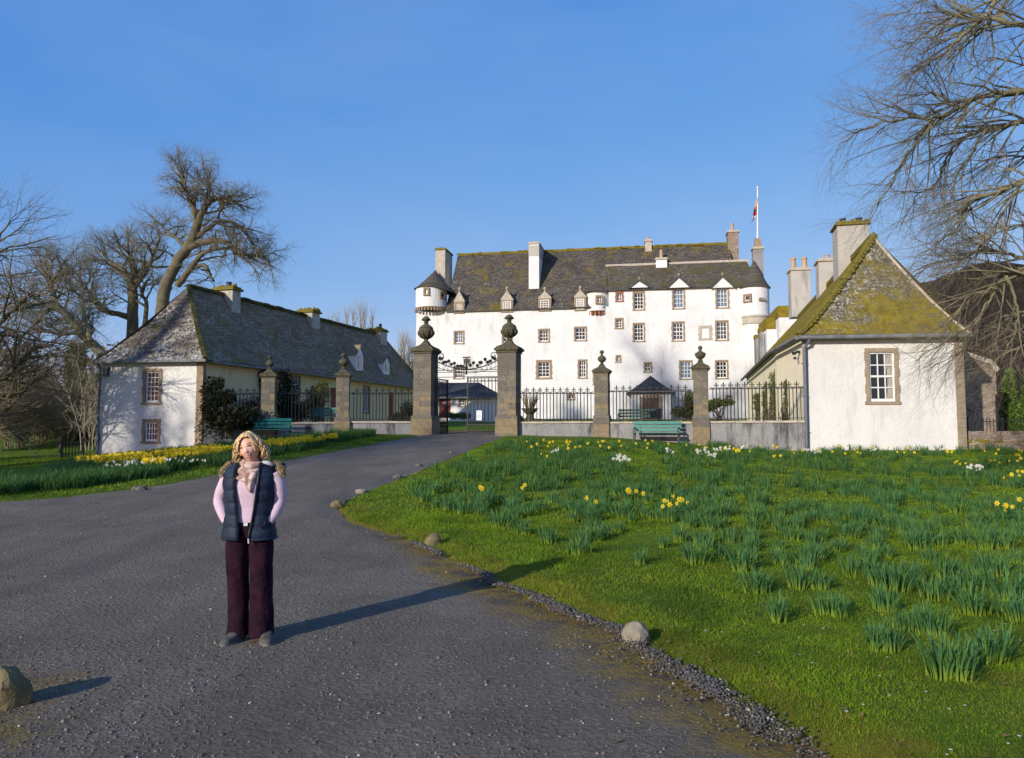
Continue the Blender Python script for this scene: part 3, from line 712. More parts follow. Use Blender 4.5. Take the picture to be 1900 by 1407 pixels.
# downpipe
s = MB(); s.tube([H(uR - .15, -.12, zE1 - 1.6), H(uR - .15, -.12, 2.4)], .08, 8); s.build('downpipe', M['pipe_grey'], man)
# link building between the mansion and the right wing
lk_ = empty('link_building', at(1460, 790, 66), 'narrow link range with mossy coping between mansion and right wing', 'building')
def pbox(parent, name, x0, x1, yt, yb, Y, D_, mat, e=he, n=hn):
    a, b = at(x0, yt, Y), at(x1, yt, Y); zb_ = at(x0, yb, Y).z; c = (a + b) / 2
    s = MB(); s.box(V((c.x, c.y, 0)) + n * (-D_ / 2) + UP * ((a.z + zb_) / 2), (b - a).length, D_, a.z - zb_, e, n, UP); return s.build(name, M[mat], parent)
a1 = pbox(lk_, 'wall', 1448, 1560, 588, 790, 64, 5, 'harl_white')
a2 = pbox(lk_, 'roof', 1446, 1560, 566, 587.6, 64.2, 5.4, 'roof_moss')
a3 = pbox(lk_, 'annex_wall', 1423, 1447.5, 611, 790, 66, 4, 'harl_white'); a4 = pbox(a3, 'annex_roof', 1421, 1447.5, 590, 610.6, 66.2, 4.4, 'roof_moss')
# timber oriel stubs on the link wall
a5 = pbox(lk_, 'buttress', 1402, 1412, 628, 700, 69, 1.0, 'harl_grey'); pbox(a5, 'coping', 1401, 1413, 621, 628, 69, 1.1, 'moss')
a6 = pbox(lk_, 'buttress', 1410, 1423, 616, 690, 68, 1.0, 'harl_grey'); pbox(a6, 'coping', 1409, 1424, 608, 616, 68, 1.1, 'moss')
s = MB(); q = at(1419, 620, 67); s.tube([q, V((q.x, q.y, 4))], .07, 6); s.build('downpipe', M['pipe_grey'], lk_)
c1 = at(1482, 505, 60); chimney(lk_, c1, 34 / 1420 * 60, 1.4, at(1482, 590, 60).z, c1.z, he, hn, mat='harl_chimney', pots=(-.4, .45), poth=.95, potr=.24)
# slate-roofed outbuilding seen through the gate
OP = Plane((at(770, 780, 62).x, 62), (at(915, 780, 62).x, 61))
ob = empty('outbuilding', OP.pt(4, 2.3), 'low white outbuilding with dark slate roof and red door seen through the gate', 'outbuilding')
ze, zt_ = OP.hit(850, 735)[1], at(850, 711, 66).z
u0_, u1_ = 0, OP.hit(913, 760)[0]
rd = OP.rect(815.5, 736.5, 836, 776); rw = OP.rect(850, 740, 864, 755)
s = MB(); wall(s, OP, u0_, u1_, 1.8, ze, [rd, hole_of(rw, .1)], .2)
s.quad(OP.pt(u1_, 1.8), OP.pt(u1_, 1.8, -8), OP.pt(u1_, ze, -8), OP.pt(u1_, ze)); s.build('wall', M['harl_white'], ob)
window(ob, OP, rw, .1, 2, 2, bar=.04, depth=.2, sashin=.08)
s = MB(); s.box(OP.pt((rd[0] + rd[1]) / 2, (rd[2] + rd[3]) / 2, -.1), rd[1] - rd[0] - .01, .06, rd[3] - rd[2] - .01, OP.e, OP.n, UP)
do = s.build('door', M['door_red'], ob); s = MB(); s.box(OP.pt((rd[0] + rd[1]) / 2, rd[3] - .45, -.06), .35, .03, .12, OP.e, OP.n, UP); s.build('door_plate', M['paper_white'], do)
s = MB(); r0, r1 = OP.pt(u0_ - .2, zt_, -4), OP.pt(OP.hit(873, 711)[0] - .1, zt_, -4)
roof_patch(s, [OP.pt(u0_ - .2, ze - .05, .3), OP.pt(u1_ + .4, ze - .1, .3)], [r0, r1], 6, 20, 1.05); roof_patch(s, [OP.pt(u1_ + .4, ze - .1, .3), OP.pt(u1_ + .4, ze - .1, -8)], [r1, r1], 6, 10, 1.05)
s.build('roof', M['roof_slate'], ob)
s = MB(); s.bar(OP.pt(u0_ - .2, ze - .12, .36), OP.pt(u1_ + .4, ze - .16, .36), .12); s.build('gutter', M['gutter_grey'], ob)

# ------------------------------------------------------------------ left wing
A0 = at(188, 760, 33.2); A1 = at(374, 760, 32.5); far = V((-13.16 + .325 * 22, 54.5, 0)); A1x, A1y = A1.x, A1.y
far = V((A1x + .325 * 21.5, A1y + 21.5, 0))
LF = Plane((A0.x, A0.y), (A1x, A1y)); LI = Plane((A1x, A1y), (far.x, far.y))
lw = empty('left_wing', V(((A0.x + far.x) / 2, (A0.y + far.y) / 2, .6)), 'long two-storey white wing with hipped stone roof and three chimneys', 'house')
zE = at(374, 667, 32.5).z
rU, rL = LF.rect(265, 684, 300, 751.5), LF.rect(263.5, 777.5, 297.5, 823.5)
h1, h2 = hole_of(rU, .13), hole_of(rL, .13)
Wd = LF.L
s = MB(); wall(s, LF, 0, Wd, -.3, zE, [h1, h2], .22)
s.quad(LF.pt(0, -.3, -22), LF.pt(0, -.3), LF.pt(0, zE), LF.pt(0, zE, -22))
fw_ = s.build('wall', M['harl_near'], lw); fw_['label'] = 'white harled end wall facing the drive'
window(lw, LF, rU, .13, 6, 3, stone='stone_tan', gl='glass_mid', bar=.02, meet=True, sashin=.08)
window(lw, LF, rL, .13, 3, 4, stone='stone_tan', gl='glass_dark', bar=.03, sashin=.08)
LIW = [((541, 697, 557, 752), 4, 3, .12), ((480, 690, 494, 742), 4, 3, .12), ((674, 715, 686, 768), 4, 3, .12)]
rects = [LI.rect(*q[0]) for q in LIW]; drr = [LI.rect(613, 720, 629, 790), LI.rect(722, 728, 731, 790)]
s = MB(); wall(s, LI, 0, LI.L, .3, zE, [hole_of(r_, .12) for r_ in rects] + drr, .2); 
e_, n_ = LI.e, LI.n
s.quad(LI.pt(LI.L, .3), LI.pt(LI.L, .3, -Wd), LI.pt(LI.L, zE, -Wd), LI.pt(LI.L, zE))
iw = s.build('wall', M['harl_yellow'], lw); iw['label'] = 'yellow limewashed court wall in shade'
for r_, q in zip(rects, LIW): window(lw, LI, r_, .12, q[1], q[2], bar=.03, sashin=.08)
for r_ in drr:
    s = MB(); s.box(LI.pt((r_[0] + r_[1]) / 2, (r_[2] + r_[3]) / 2, -.12), r_[1] - r_[0] - .01, .05, r_[3] - r_[2] - .01, LI.e, LI.n, UP); s.build('door', M['door_red'], lw)
for k in range(14):                       # corner quoins
    s = MB()
s = MB(); zq = .3
while zq < zE - .1:
    hq = .34; s.box(V((A1x, A1y, zq + hq / 2)) + LF.e * -.10 + LF.n * -.08, .30, .24, hq - .01, LF.e, LF.n, UP); zq += hq
s.build('quoin', M['stone_tan'], lw)
apL = at(350, 531, 35.0); rE = V((apL.x + .325 * 18.3, apL.y + 18.3, apL.z - .02))
ov = .28
f0 = LF.pt(-ov, zE - .02, ov); f1 = LF.pt(Wd + ov, zE - .02, ov) ; b1 = LI.pt(LI.L + ov, zE - .02, ov); b0 = LI.pt(LI.L + ov, zE - .02, -Wd - ov)
s = MB(); roof_patch(s, [f0, f1], [apL, apL], 18, 30, 1.22, .12, 1); ff = s.build('roof', M['roof_left_front'], lw); ff['label'] = 'hipped end of the roof with white lichen streaks'
s = MB(); roof_patch(s, [f1, b1], [apL, rE], 16, 60, 1.14, .22, 3); roof_patch(s, [b1, b0], [rE, rE], 8, 10, 1.1); roof_patch(s, [b0, f0], [rE, apL], 6, 20, 1.1)
lrf = s.build('roof', M['roof_left'], lw)
rr = random.Random(5)
s = MB(); s.bar(apL, rE, .2, .2)
for k in range(110):
    q = V(apL).lerp(rE, rr.random()); s.box(q + V((rr.uniform(-.15, .15), 0, rr.uniform(0, .08))), .2, rr.uniform(.2, .7), .10, LI.n, LI.e, UP, .7)
s.build('ridge', M['moss_dull'], lrf)
s = MB(); nb_ = 34
for k in range(nb_):
    t0, t1 = k / nb_, (k + 1) / nb_
    q0, q1 = V(f1).lerp(apL, t0), V(f1).lerp(apL, t1); q0.z = f1.z + (apL.z - f1.z) * t0 ** 1.18; q1.z = f1.z + (apL.z - f1.z) * t1 ** 1.18
    s.bar(q0 + UP * .04, q1 + UP * .04, .16, .12)
s.build('hip_ridge', M['moss_dull'], lrf)
s = MB(); o = .34
s.bar(LF.pt(-o, zE - .08, o), LF.pt(Wd + o, zE - .08, o), .10, .10); s.bar(LI.pt(.2, zE - .09, o + .01), LI.pt(LI.L, zE - .09, o + .01), .10, .10)
s.build('gutter', M['gutter_grey'], lw)
s = MB(); s.box(LF.pt(Wd / 2, zE - .07, .14), Wd + .2, .28, .04, LF.e, LF.n, UP); s.box(LI.pt(LI.L / 2, zE - .07, .14), LI.L, .27, .038, LI.e, LI.n, UP); s.build('soffit', M['gutter_grey'], lw)
s = MB(); s.tube([LF.pt(-.05, zE - .1, .3), LF.pt(-.03, zE - .35, .12), LF.pt(-.03, .1, .12)], .055, 8); s.build('downpipe', M['pipe_grey'], lw)
s = MB(); s.box(LF.pt(*LF.hit(199, 690), .07), .2, .13, .42, LF.e, LF.n, UP); s.build('wall_box', M['iron_grey'], lw)
s = MB(); q = LI.pt(.35, zE - .75, .12); s.box(q, .1, .2, .1, LI.e, LI.n, UP); s.lathe(q + LI.n * .12 - UP * .06, [(.02, .1), (.09, .06), (.09, 0)], 10); s.build('lamp', M['iron'], lw)
def rch(px, yt, wpx, h_ap, ridge0, ridge1, house, dd, Ycheck=None, **k):
    """chimney whose middle stands on the ridge where the pixel column crosses it"""
    sx = (px - CX) / F; a_, b_ = V(ridge0), V(ridge1); dx, dy = b_.x - a_.x, b_.y - a_.y
    t = (a_.x - sx * a_.y) / (sx * dy - dx); c = a_.lerp(b_, t); top = at(px, yt, c.y - .4)
    nn = V((-(b_ - a_).x, -(b_ - a_).y, 0)).normalized(); ee = V((-nn.y, nn.x, 0))
    return chimney(house, c, wpx / F * c.y, dd, c.z - 1.6, top.z, ee, nn, **k)
rch(416, 538, 43, 0, apL, rE, lw, .62, mat='stone_pale', mossy=True, pots=(.1,), potm='pot_dark', poth=.3, pcap=.1)
rch(570, 580, 31, 0, apL, rE, lw, .8, mat='stone_pale', mossy=True, pots=(-.3, 0, .3), poth=.2, potr=.1, pcap=.1)
rch(698, 615, 29, 0, apL, rE, lw, .9, mat='stone_pale', mossy=True, pots=(.25,), potm='pot_dark', poth=.4, potr=.12, pcap=.1)
# roof dormers on the court slope
def ldorm(px, y0, y1, wpx, Lb):
    sl = (apL.z - zE); half = Wd / 2
    def on(u, z):  # point on slope plane at height z
        t = (z - zE) / sl; t = max(0, t) ** (1 / 1.14); return LI.pt(u, zE, ov).lerp(LI.pt(u, apL.z, -half + .02), t)
    u = LI.hit(px, 700)[0]
    for _ in range(12):
        q = on(u, zE + 1.0); P_ = Plane(tuple(q)[:2], tuple(q + LI.e)[:2]); u = P_.hit(px, (y0 + y1) / 2)[0] + u - 0; 
        break
    zc = P_.hit(px, y1)[1]; zd = P_.hit(px, y0)[1]; w_ = .8; zsh = zc + (zd - zc) * .62
    o0 = (q - LI.pt(u, 0)).dot(LI.n)
    f = lambda du, z, o: LI.pt(u + du, z, o)
    of = o0 + .25
    s = MB(); s.add([f(-w_ / 2, zc - .3, of), f(w_ / 2, zc - .3, of), f(w_ / 2, zsh, of), f(0, zd, of), f(-w_ / 2, zsh, of), f(-w_ / 2, zc - .3, of - 1.6), f(w_ / 2, zc - .3, of - 1.6), f(w_ / 2, zsh, of - 1.6), f(0, zd, of - 1.9), f(-w_ / 2, zsh, of - 1.6)],
        [(0, 1, 2, 3, 4), (1, 6, 7, 2), (5, 0, 4, 9), (5, 9, 8, 7, 6)])
    dm = s.build('dormer', M['sash_white'], lw)
    s = MB()
    for sg in (-1, 1): s.add([f(sg * (w_ / 2 + .1), zsh - .1, of + .08), f(0, zd + .03, of + .08), f(0, zd + .03, of - 1.9), f(sg * (w_ / 2 + .1), zsh - .1, of - 1.7)], [(0, 1, 2, 3)])
    s.build('dormer_roof', M['roof_left'], dm)
    PF = Plane(tuple(LI.pt(u, 0, of))[:2], tuple(LI.pt(u + 1, 0, of))[:2])
    s = MB(); s.box(PF.pt(0, (zc + zsh) / 2 - .05, .02), w_ * .5, .03, (zsh - zc) * .85, LI.e, LI.n, UP); s.build('pane', M['glass_sky_tint'], dm)
ldorm(661, 641, 684, 14, 0); ldorm(711, 662, 688, 10, 0)

# ------------------------------------------------------------------ right wing
B0 = at(1494, 760, 30.5); B1 = at(1790, 760, 30.2)
RFp = Plane((B0.x, B0.y), (B1.x, B1.y)); W2 = RFp.L
m1 = at(1441, 700, 36.2); m2 = at(1386, 720, 55.0)
rwg = empty('right_wing', V((B0.x + 2, B0.y + 12, .8)), 'white end pavilion with tall mossy stone roof and barred sash window on the right', 'house')
zR0 = at(1494, 622, 30.5).z
rW = RFp.rect(1605.5, 646, 1668, 751)
s = MB(); wall(s, RFp, 0, W2, 0, zR0, [hole_of(rW, .16)], .2)
s.quad(RFp.pt(W2, 0), RFp.pt(W2, 0, -20), RFp.pt(W2, zR0, -20), RFp.pt(W2, zR0)); s.build('wall', M['harl_near'], rwg)['label'] = 'cream harled end wall with dappled light'
wn = window(rwg, RFp, rW, .16, 4, 3, stone='stone_dressed', gl='glass_dark', bar=.045, meet=True, sashin=.07)
# curtain inside the right window, drawn aside
hA = hole_of(rW, .16)
s = MB(); rows = []
for j in range(10):
    z_ = hA[3] - .05 - (hA[3] - hA[2] - .1) * j / 9
    wdt = .30 - .12 * math.sin(j / 9 * 3.14 * .8); rows.append([RFp.pt(hA[1] - .08 - wdt * i / 12, z_, -.1 + .012 * math.sin(i * 2.2) - .005) for i in range(13)])
s.grid(rows)
wo = [o for o in rwg.children if o.name.startswith('window')][0]; s.build('curtain', M['curtain'], wo, smooth=True)
RI = Plane((m1.x, m1.y), (B0.x, B0.y)); RI2 = Plane((m2.x, m2.y), (m1.x, m1.y))
s = MB(); wall(s, RI, 0, RI.L, 0, zR0); wall(s, RI2, 0, RI2.L, 0, zR0)
s.quad(RI2.pt(0, 0), RI2.pt(0, 0) + V((7, -1, 0)), RI2.pt(0, zR0) + V((7, -1, 0)), RI2.pt(0, zR0)); s.build('wall', M['harl_cream'], rwg)['label'] = 'yellow limewashed court wall in sun'
s = MB(); zq = .6
while zq < zR0 - .1:
    hq = random.Random(int(zq * 100)).uniform(.3, .5)
    hq = min(hq, zR0 - zq - .02)
    s.box(RFp.pt(W2 - .14, zq + hq / 2, -.12), .34, .30, hq - .012, RFp.e, RFp.n, UP); zq += hq
s.build('quoin', M['stone_dressed'], rwg)
s = MB(); s.box(RFp.pt(.06, (zR0 + .5) / 2, -.05), .16, .16, zR0 - .6, RFp.e, RFp.n, UP); s.build('quoin', M['stone_pale'], rwg)
apR = at(1621, 440, 32.5); k0 = at(1501, 568, 51.0); rfE = at(1478, 594, 56.5)
rfE = V((k0.x + (k0.x - apR.x) * .25, k0.y + (k0.y - apR.y) * .25, apR.z)); k0.z = apR.z
zz = zR0 - .02
f0 = RFp.pt(-.3, zz, .3); f1 = RFp.pt(W2 + .25, zz, .3)
n1 = RI.n
g1 = V((m1.x, m1.y, zz)) + n1 * .3; g2 = V((m2.x, m2.y, zz)) + RI2.n * .3
s = MB(); roof_patch(s, [f0, f1], [apR, apR], 24, 40, 1.2, .16, 8); rrf = s.build('roof', M['roof_right'], rwg); rrf['label'] = 'front hip of stone tiles patched with yellow moss'
s = MB(); mid = V(apR).lerp(k0, .3)
roof_patch(s, [f0, g1], [apR, mid], 16, 20, 1.12, .1, 2); roof_patch(s, [g1, g2], [mid, rfE], 14, 30, 1.12, .1, 3); roof_patch(s, [g2, g2 + V((8, -1, 0))], [rfE, rfE], 8, 8)
roof_patch(s, [f1, f1 + V((3.5, 20, 0))], [apR, rfE], 8, 10); s.build('roof', M['roof_moss'], rwg)['label'] = 'court slope of the roof thick with yellow moss'
s = MB(); rr = random.Random(9); nb_ = 40
def hipq(t): q = V(f0).lerp(apR, t); q.z = f0.z + (apR.z - f0.z) * t ** 1.17; return q
def hipr(t): q = V(f1).lerp(apR, t); q.z = f1.z + (apR.z - f1.z) * t ** 1.19; return q
for k in range(nb_):
    s.bar(hipq(k / nb_) + UP * .03, hipq((k + 1) / nb_) + UP * .03, .22, .16)
    q = hipq((k + rr.random()) / nb_); s.box(q + UP * .08, rr.uniform(.2, .4), .25, rr.uniform(.1, .2), RFp.e, RFp.n, UP, .6)
s2 = MB()
for k in range(nb_): s2.bar(hipr(k / nb_) + UP * .0, hipr((k + 1) / nb_) + UP * .0, .12, .10)
s2.build('hip_ridge', M['stone_pale'], rrf)
s.bar(apR, rfE, .3, .25)
s.lathe(apR, [(.14, -.1), (.12, .1), (.04, .22)], 8)
s.build('hip_ridge', M['moss'], rrf)
# gutters and downpipe
s = MB(); s.tube([RFp.pt(-.3, zz - .12, .36), RFp.pt(W2 * .5, zz - .09, .38), RFp.pt(W2 + .2, zz - .07, .36)], .085, 8); 
s.tube([f0 + V((0, 0, -.12)) + n1 * .06, g1 + V((0, 0, -.13)) + n1 * .06, g2 + V((0, 0, -.13)) + RI2.n * .06], .085, 8)
s.build('gutter', M['gutter_grey'], rwg)
s = MB(); s.box(RFp.pt(W2 / 2, zz - .10, .13), W2 + .3, .3, .14, RFp.e, RFp.n, UP); s.build('soffit', M['gutter_grey'], rwg)
s = MB(); s.tube([RFp.pt(.12, zz - .15, .36), RFp.pt(.1, zz - .32, .3), RFp.pt(-.02, zz - .5, .16), RFp.pt(-.02, .6, .13)], .062, 10)
for q in (1.6, 3.0, 4.3): s.box(RFp.pt(-.02, q, .1), .2, .1, .05, RFp.e, RFp.n, UP)
s.build('downpipe', M['pipe_grey'], rwg)
s = MB(); q = RI.pt(RI.L - .6, zz - .6, .1)
s.box(q, .1, .16, .1, RI.e, RI.n, UP); s.box(q + RI.n * .15 - UP * .05, .16, .14, .12, RI.e, RI.n, UP); s.box(q + RI.n * .12 - UP * .25, .1, .1, .1, RI.e, RI.n, UP); s.build('security_light', M['iron'], rwg)
def rch2(px, yt, wpx, **k): return rch(px, yt, wpx, 0, apR, rfE, rwg, **k)
bc = rch2(1587, 420, 54, dd=1.35, mat='harl_chimney', mossy=True, pots=(-.32, .42), potm='pot_dark', potr=.17, poth=.34, pcap=.1)
bc['label'] = 'broad rounded chimney nearest the hip'
rch2(1541, 486, 34, dd=1.2, mat='harl_chimney', pots=(.05,), potr=.15, poth=.35, pcap=.1)
# rubble outhouse at the far right
o0 = at(1796, 700, 33.5); o1 = at(1848, 700, 33.2)
OH = Plane((o0.x, o0.y), (o1.x, o1.y)); oh = empty('rubble_outhouse', OH.pt(.6, .8), 'rubble stone lean-to gable right of the pavilion', 'outhouse')
zl, zr = at(1797, 652, 33.5).z, at(1848, 690, 33.3).z
s = MB(); s.add([OH.pt(-.4, 0), OH.pt(OH.L, 0), OH.pt(OH.L, zr), OH.pt(OH.L * .85, zr + .35), OH.pt(-.4, zl), OH.pt(-.4, 0, -5), OH.pt(OH.L, 0, -5), OH.pt(OH.L, zr, -5), OH.pt(OH.L * .85, zr + .35, -5), OH.pt(-.4, zl, -5)],
   [(0, 1, 2, 3, 4), (1, 6, 7, 2), (5, 9, 8, 7, 6)]); s.build('wall', M['rubble'], oh)
s = MB(); s.bar(OH.pt(-.45, zl + .04, .04), OH.pt(OH.L * .85, zr + .40, .04), .14, .2); s.bar(OH.pt(OH.L * .85, zr + .40, .04), OH.pt(OH.L + .05, zr + .02, .04), .14, .2)
s.build('skew', M['stone_pale'], oh)
s = MB(); s.quad(OH.pt(-.4, zl), OH.pt(OH.L * .85, zr + .38), OH.pt(OH.L * .85, zr + .38, -5), OH.pt(-.4, zl, -5)); s.quad(OH.pt(OH.L * .85, zr + .38), OH.pt(OH.L + .1, zr), OH.pt(OH.L + .1, zr, -5), OH.pt(OH.L * .85, zr + .38, -5)); s.build('roof', M['roof_slate'], oh)
# ------------------------------------------------------------------ screen wall: piers, gates, railings
def pier(name, px, Y, wbase, wsh, zg, zbase, ztop, zfin, ang, seed, urn, label, group):
    q = at(px, 700, Y); c = V((q.x, q.y, 0)); e = V((math.cos(ang), -math.sin(ang), 0)); n = V((-e.y, e.x, 0)); r = random.Random(seed)
    o = empty(name, V((c.x, c.y, zg)), label, 'gate pier' if urn == 'big' else 'fence pier', group)
    s = MB(); z = zg - .4; first = True
    s.box(c + UP * ((zg + zbase) / 2 - .2), wbase - .03, wbase - .03, zbase - zg + .4 - .01, e, n, UP)
    while z < zbase - .05:
        hh = min(r.uniform(.34, .5), zbase - z)
        s.box(c + UP * (z + hh / 2), wbase + r.uniform(-.01, .02), wbase + r.uniform(-.01, .02), hh - .015, e, n, UP); z += hh
    s.box(c + UP * (zbase + .06), wbase + .02, wbase + .02, .12, e, n, UP, .93)
    s.build('plinth', M['pier_stone'], o)
    s = MB(); z = zbase + .12; s.box(c + UP * ((z + ztop) / 2), wsh - .02, wsh - .02, ztop - z, e, n, UP); k = 0
    while z < ztop - .05:
        hh = min(r.uniform(.2, .3), ztop - z)
        if ztop - z - hh < .08: hh = ztop - z
        sp = r.choice([.35, .5, .62, 1]) 
        if sp < 1:
            for (a, b) in ((-.5, -.5 + sp), (-.5 + sp, .5)):
                s.box(c + e * (wsh * (a + b) / 2) + UP * (z + hh / 2), wsh * (b - a) - .012, wsh + r.uniform(-.008, .008), hh - .014, e, n, UP)
        else: s.box(c + UP * (z + hh / 2), wsh + r.uniform(-.006, .01), wsh + r.uniform(-.006, .01), hh - .014, e, n, UP)
        z += hh; k += 1
    s.build('shaft', M['pier_stone'], o)
    k = wsh / .85; s = MB(); big = urn == 'big'
    f_ = 1 if big else .66
    s.box(c + UP * (ztop + .05 * f_), wsh + .10 * k, wsh + .10 * k, .10 * f_, e, n, UP); s.box(c + UP * (ztop + .155 * f_), wsh + .24 * k, wsh + .24 * k, .11 * f_, e, n, UP); s.box(c + UP * (ztop + .24 * f_), wsh + .16 * k, wsh + .16 * k, .07 * f_, e, n, UP, .93)
    zc = ztop + .275 * f_; hcap = (.26 if big else .20) 
    for j in range(4):
        w0 = (wsh + .1) * (1, .72, .5, .36, .30)[j]; w1 = (wsh + .1) * (1, .72, .5, .36, .30)[j + 1]
        s.box(c + UP * (zc + hcap * (j + .5) / 4), w0, w0, hcap / 4, e, n, UP, w1 / w0)
    cp = s.build('cap', M['urn_stone'], o)
    z0 = zc + hcap; H_ = zfin - z0; s = MB()
    if urn == 'big':
        prof = [(.15, 0), (.19, .02), (.12, .06), (.10, .10), (.15, .15), (.28, .22), (.37, .32), (.395, .42), (.37, .50), (.34, .53), (.36, .55), (.30, .60), (.20, .655), (.11, .70), (.09, .735), (.14, .76), (.09, .79), (.12, .83), (.19, .885), (.16, .94), (.07, 1.0)]
        s.lathe(c + UP * z0, [(a * H_ / 1.35, b * H_) for a, b in prof], 20)
        for j in range(10):              # gadroons
            a = j * .628; s.tube([c + UP * (z0 + b * H_) + V((math.cos(a), math.sin(a), 0)) * (rr_ * H_ / 1.35) for rr_, b in ((.13, .15), (.28, .23), (.38, .33), (.40, .43))], [.03, .05, .055, .03], 5)
        for j in range(4):               # leaf lobes on the knop
            a = j * 1.57; d_ = V((math.cos(a), math.sin(a), 0)); s.tube([c + UP * (z0 + .84 * H_) + d_ * .06, c + UP * (z0 + .88 * H_) + d_ * .17, c + UP * (z0 + .94 * H_) + d_ * .13], [.06, .075, .03], 6)
    elif urn == 'ball':
        prof = [(.10, 0), (.13, .03), (.07, .10), (.06, .16), (.12, .22), (.19, .32), (.21, .42), (.18, .52), (.11, .60), (.055, .66), (.05, .76), (.09, .80), (.11, .87), (.09, .95), (.03, 1.0)]
        s.lathe(c + UP * z0, [(a * H_ / .72, b * H_) for a, b in prof], 16)
    else:
        prof = [(.10, 0), (.13, .03), (.08, .1), (.09, .16), (.19, .26), (.25, .42), (.235, .50), (.25, .52), (.16, .58), (.08, .66), (.07, .78), (.10, .83), (.10, .92), (.04, 1.0)]
        s.lathe(c + UP * z0, [(a * H_ / .72, b * H_) for a, b in prof], 16)
    s.build('urn', M['urn_stone'], o, smooth=False)
    return c, e, n
def zpix(px, py, Y): return at(px, py, Y).z
G1 = pier('gate_pier', 790, 35.0, 1.0, .86, 1.38, zpix(790, 776, 34.6), zpix(790, 656, 34.6), zpix(790, 587, 35.0), .28, 1, 'big', 'tall coursed stone gate pier with big urn, left of the open gateway', 'gate piers with big urns')
G2 = pier('gate_pier', 945, 34.2, 1.0, .86, 1.38, zpix(945, 776, 33.8), zpix(945, 654, 33.8), zpix(945, 584, 34.2), .28, 2, 'big', 'tall coursed stone gate pier with big urn, right of the closed gate leaf', 'gate piers with big urns')
P1 = pier('fence_pier', 1117, 33.3, .68, .60, 1.15, zpix(1117, 776, 33), zpix(1117, 693, 33), zpix(1117, 650, 33.3), .28, 3, 'ball', 'small stone fence pier with round ball finial beside the front teal bench', 'small fence piers')
P2 = pier('fence_pier', 1300, 31.9, .68, .60, .95, zpix(1300, 776, 31.6), zpix(1300, 687, 31.6), zpix(1300, 642, 31.9), .28, 4, 'vase', 'small stone fence pier with squat vase finial nearest the right pavilion', 'small fence piers')
P3 = pier('fence_pier', 637, 34.6, .68, .58, 1.2, zpix(637, 780, 34.6), zpix(637, 701, 34.6), zpix(637, 655, 34.6), -.12, 5, 'ball', 'small stone fence pier left of the gates beside the barred railing', 'small fence piers')
P4 = pier('fence_pier', 500, 33.4, .68, .58, 1.1, zpix(500, 778, 33.4), zpix(500, 702, 33.4), zpix(500, 660, 33.4), -.12, 6, 'ball', 'small stone fence pier nearest the left wing, above the left front bench', 'small fence piers')
E1 = V((RFp.pt(0, 0).x, RFp.pt(0, 0).y, 0)); E0 = V((A1x, A1y, 0))
def low_wall(a, b, pya, pyb, ga, gb, label, t=.42):
    d = (b - a).normalized(); n = V((d.y, -d.x, 0)); za, zb_ = pya, pyb
    N = 24; s = MB(); rows = []
    L = (b - a).length
    prof = lambda u: [a.lerp(b, u) + n * o + UP * z for o, z in (
        (t / 2 + .03, (ga + (gb - ga) * u) - .5), (t / 2, za + (zb_ - za) * u - .16), (t / 2 + .002, za + (zb_ - za) * u - .04), (t / 2 - .05, za + (zb_ - za) * u), (-t / 2, za + (zb_ - za) * u), (-t / 2 - .03, ga - .5))]
    for i in range(N + 1):
        r = prof(i / N); rows.append([p + n * (.02 * MN.noise(p * 2.3)) + UP * (.02 * MN.noise(p * 1.7 + V((9, 9, 9)))) for p in r])
    s.grid([list(x) for x in zip(*rows)])
    s.add(rows[0], [(0, 1, 2, 3, 4, 5)]); s.add(rows[-1], [(5, 4, 3, 2, 1, 0)])
    o = s.build('low_wall', M['harl_lowwall'], None, smooth=False); tag(o, label, 'wall', 'low weathered walls under the railings')
    s = MB(); rr = random.Random(int(L * 100)); u = 0
    while u < L - .05:
        w_ = min(rr.uniform(.7, 1.1), L - u); um = (u + w_ / 2) / L
        s.box(a.lerp(b, um) + UP * (za + (zb_ - za) * um + .035), w_ - .012, t + .06 + rr.uniform(-.02, .02), .07 + rr.uniform(0, .015), d, -n, UP); u += w_
    s.build('coping', M['stone_pale'], o); s = MB()
    for k in range(int(L * 9)):
        q = a.lerp(b, rr.random()) + n * rr.uniform(-.2, .2) + UP * (za + .07); q.z += rr.uniform(0, .03)
        if MN.noise(q * .8) > -.05: s.box(q, rr.uniform(.06, .25), rr.uniform(.05, .15), .05, d, n, UP, .6)
    if s.v: s.build('moss', M['moss'], o)
    return o
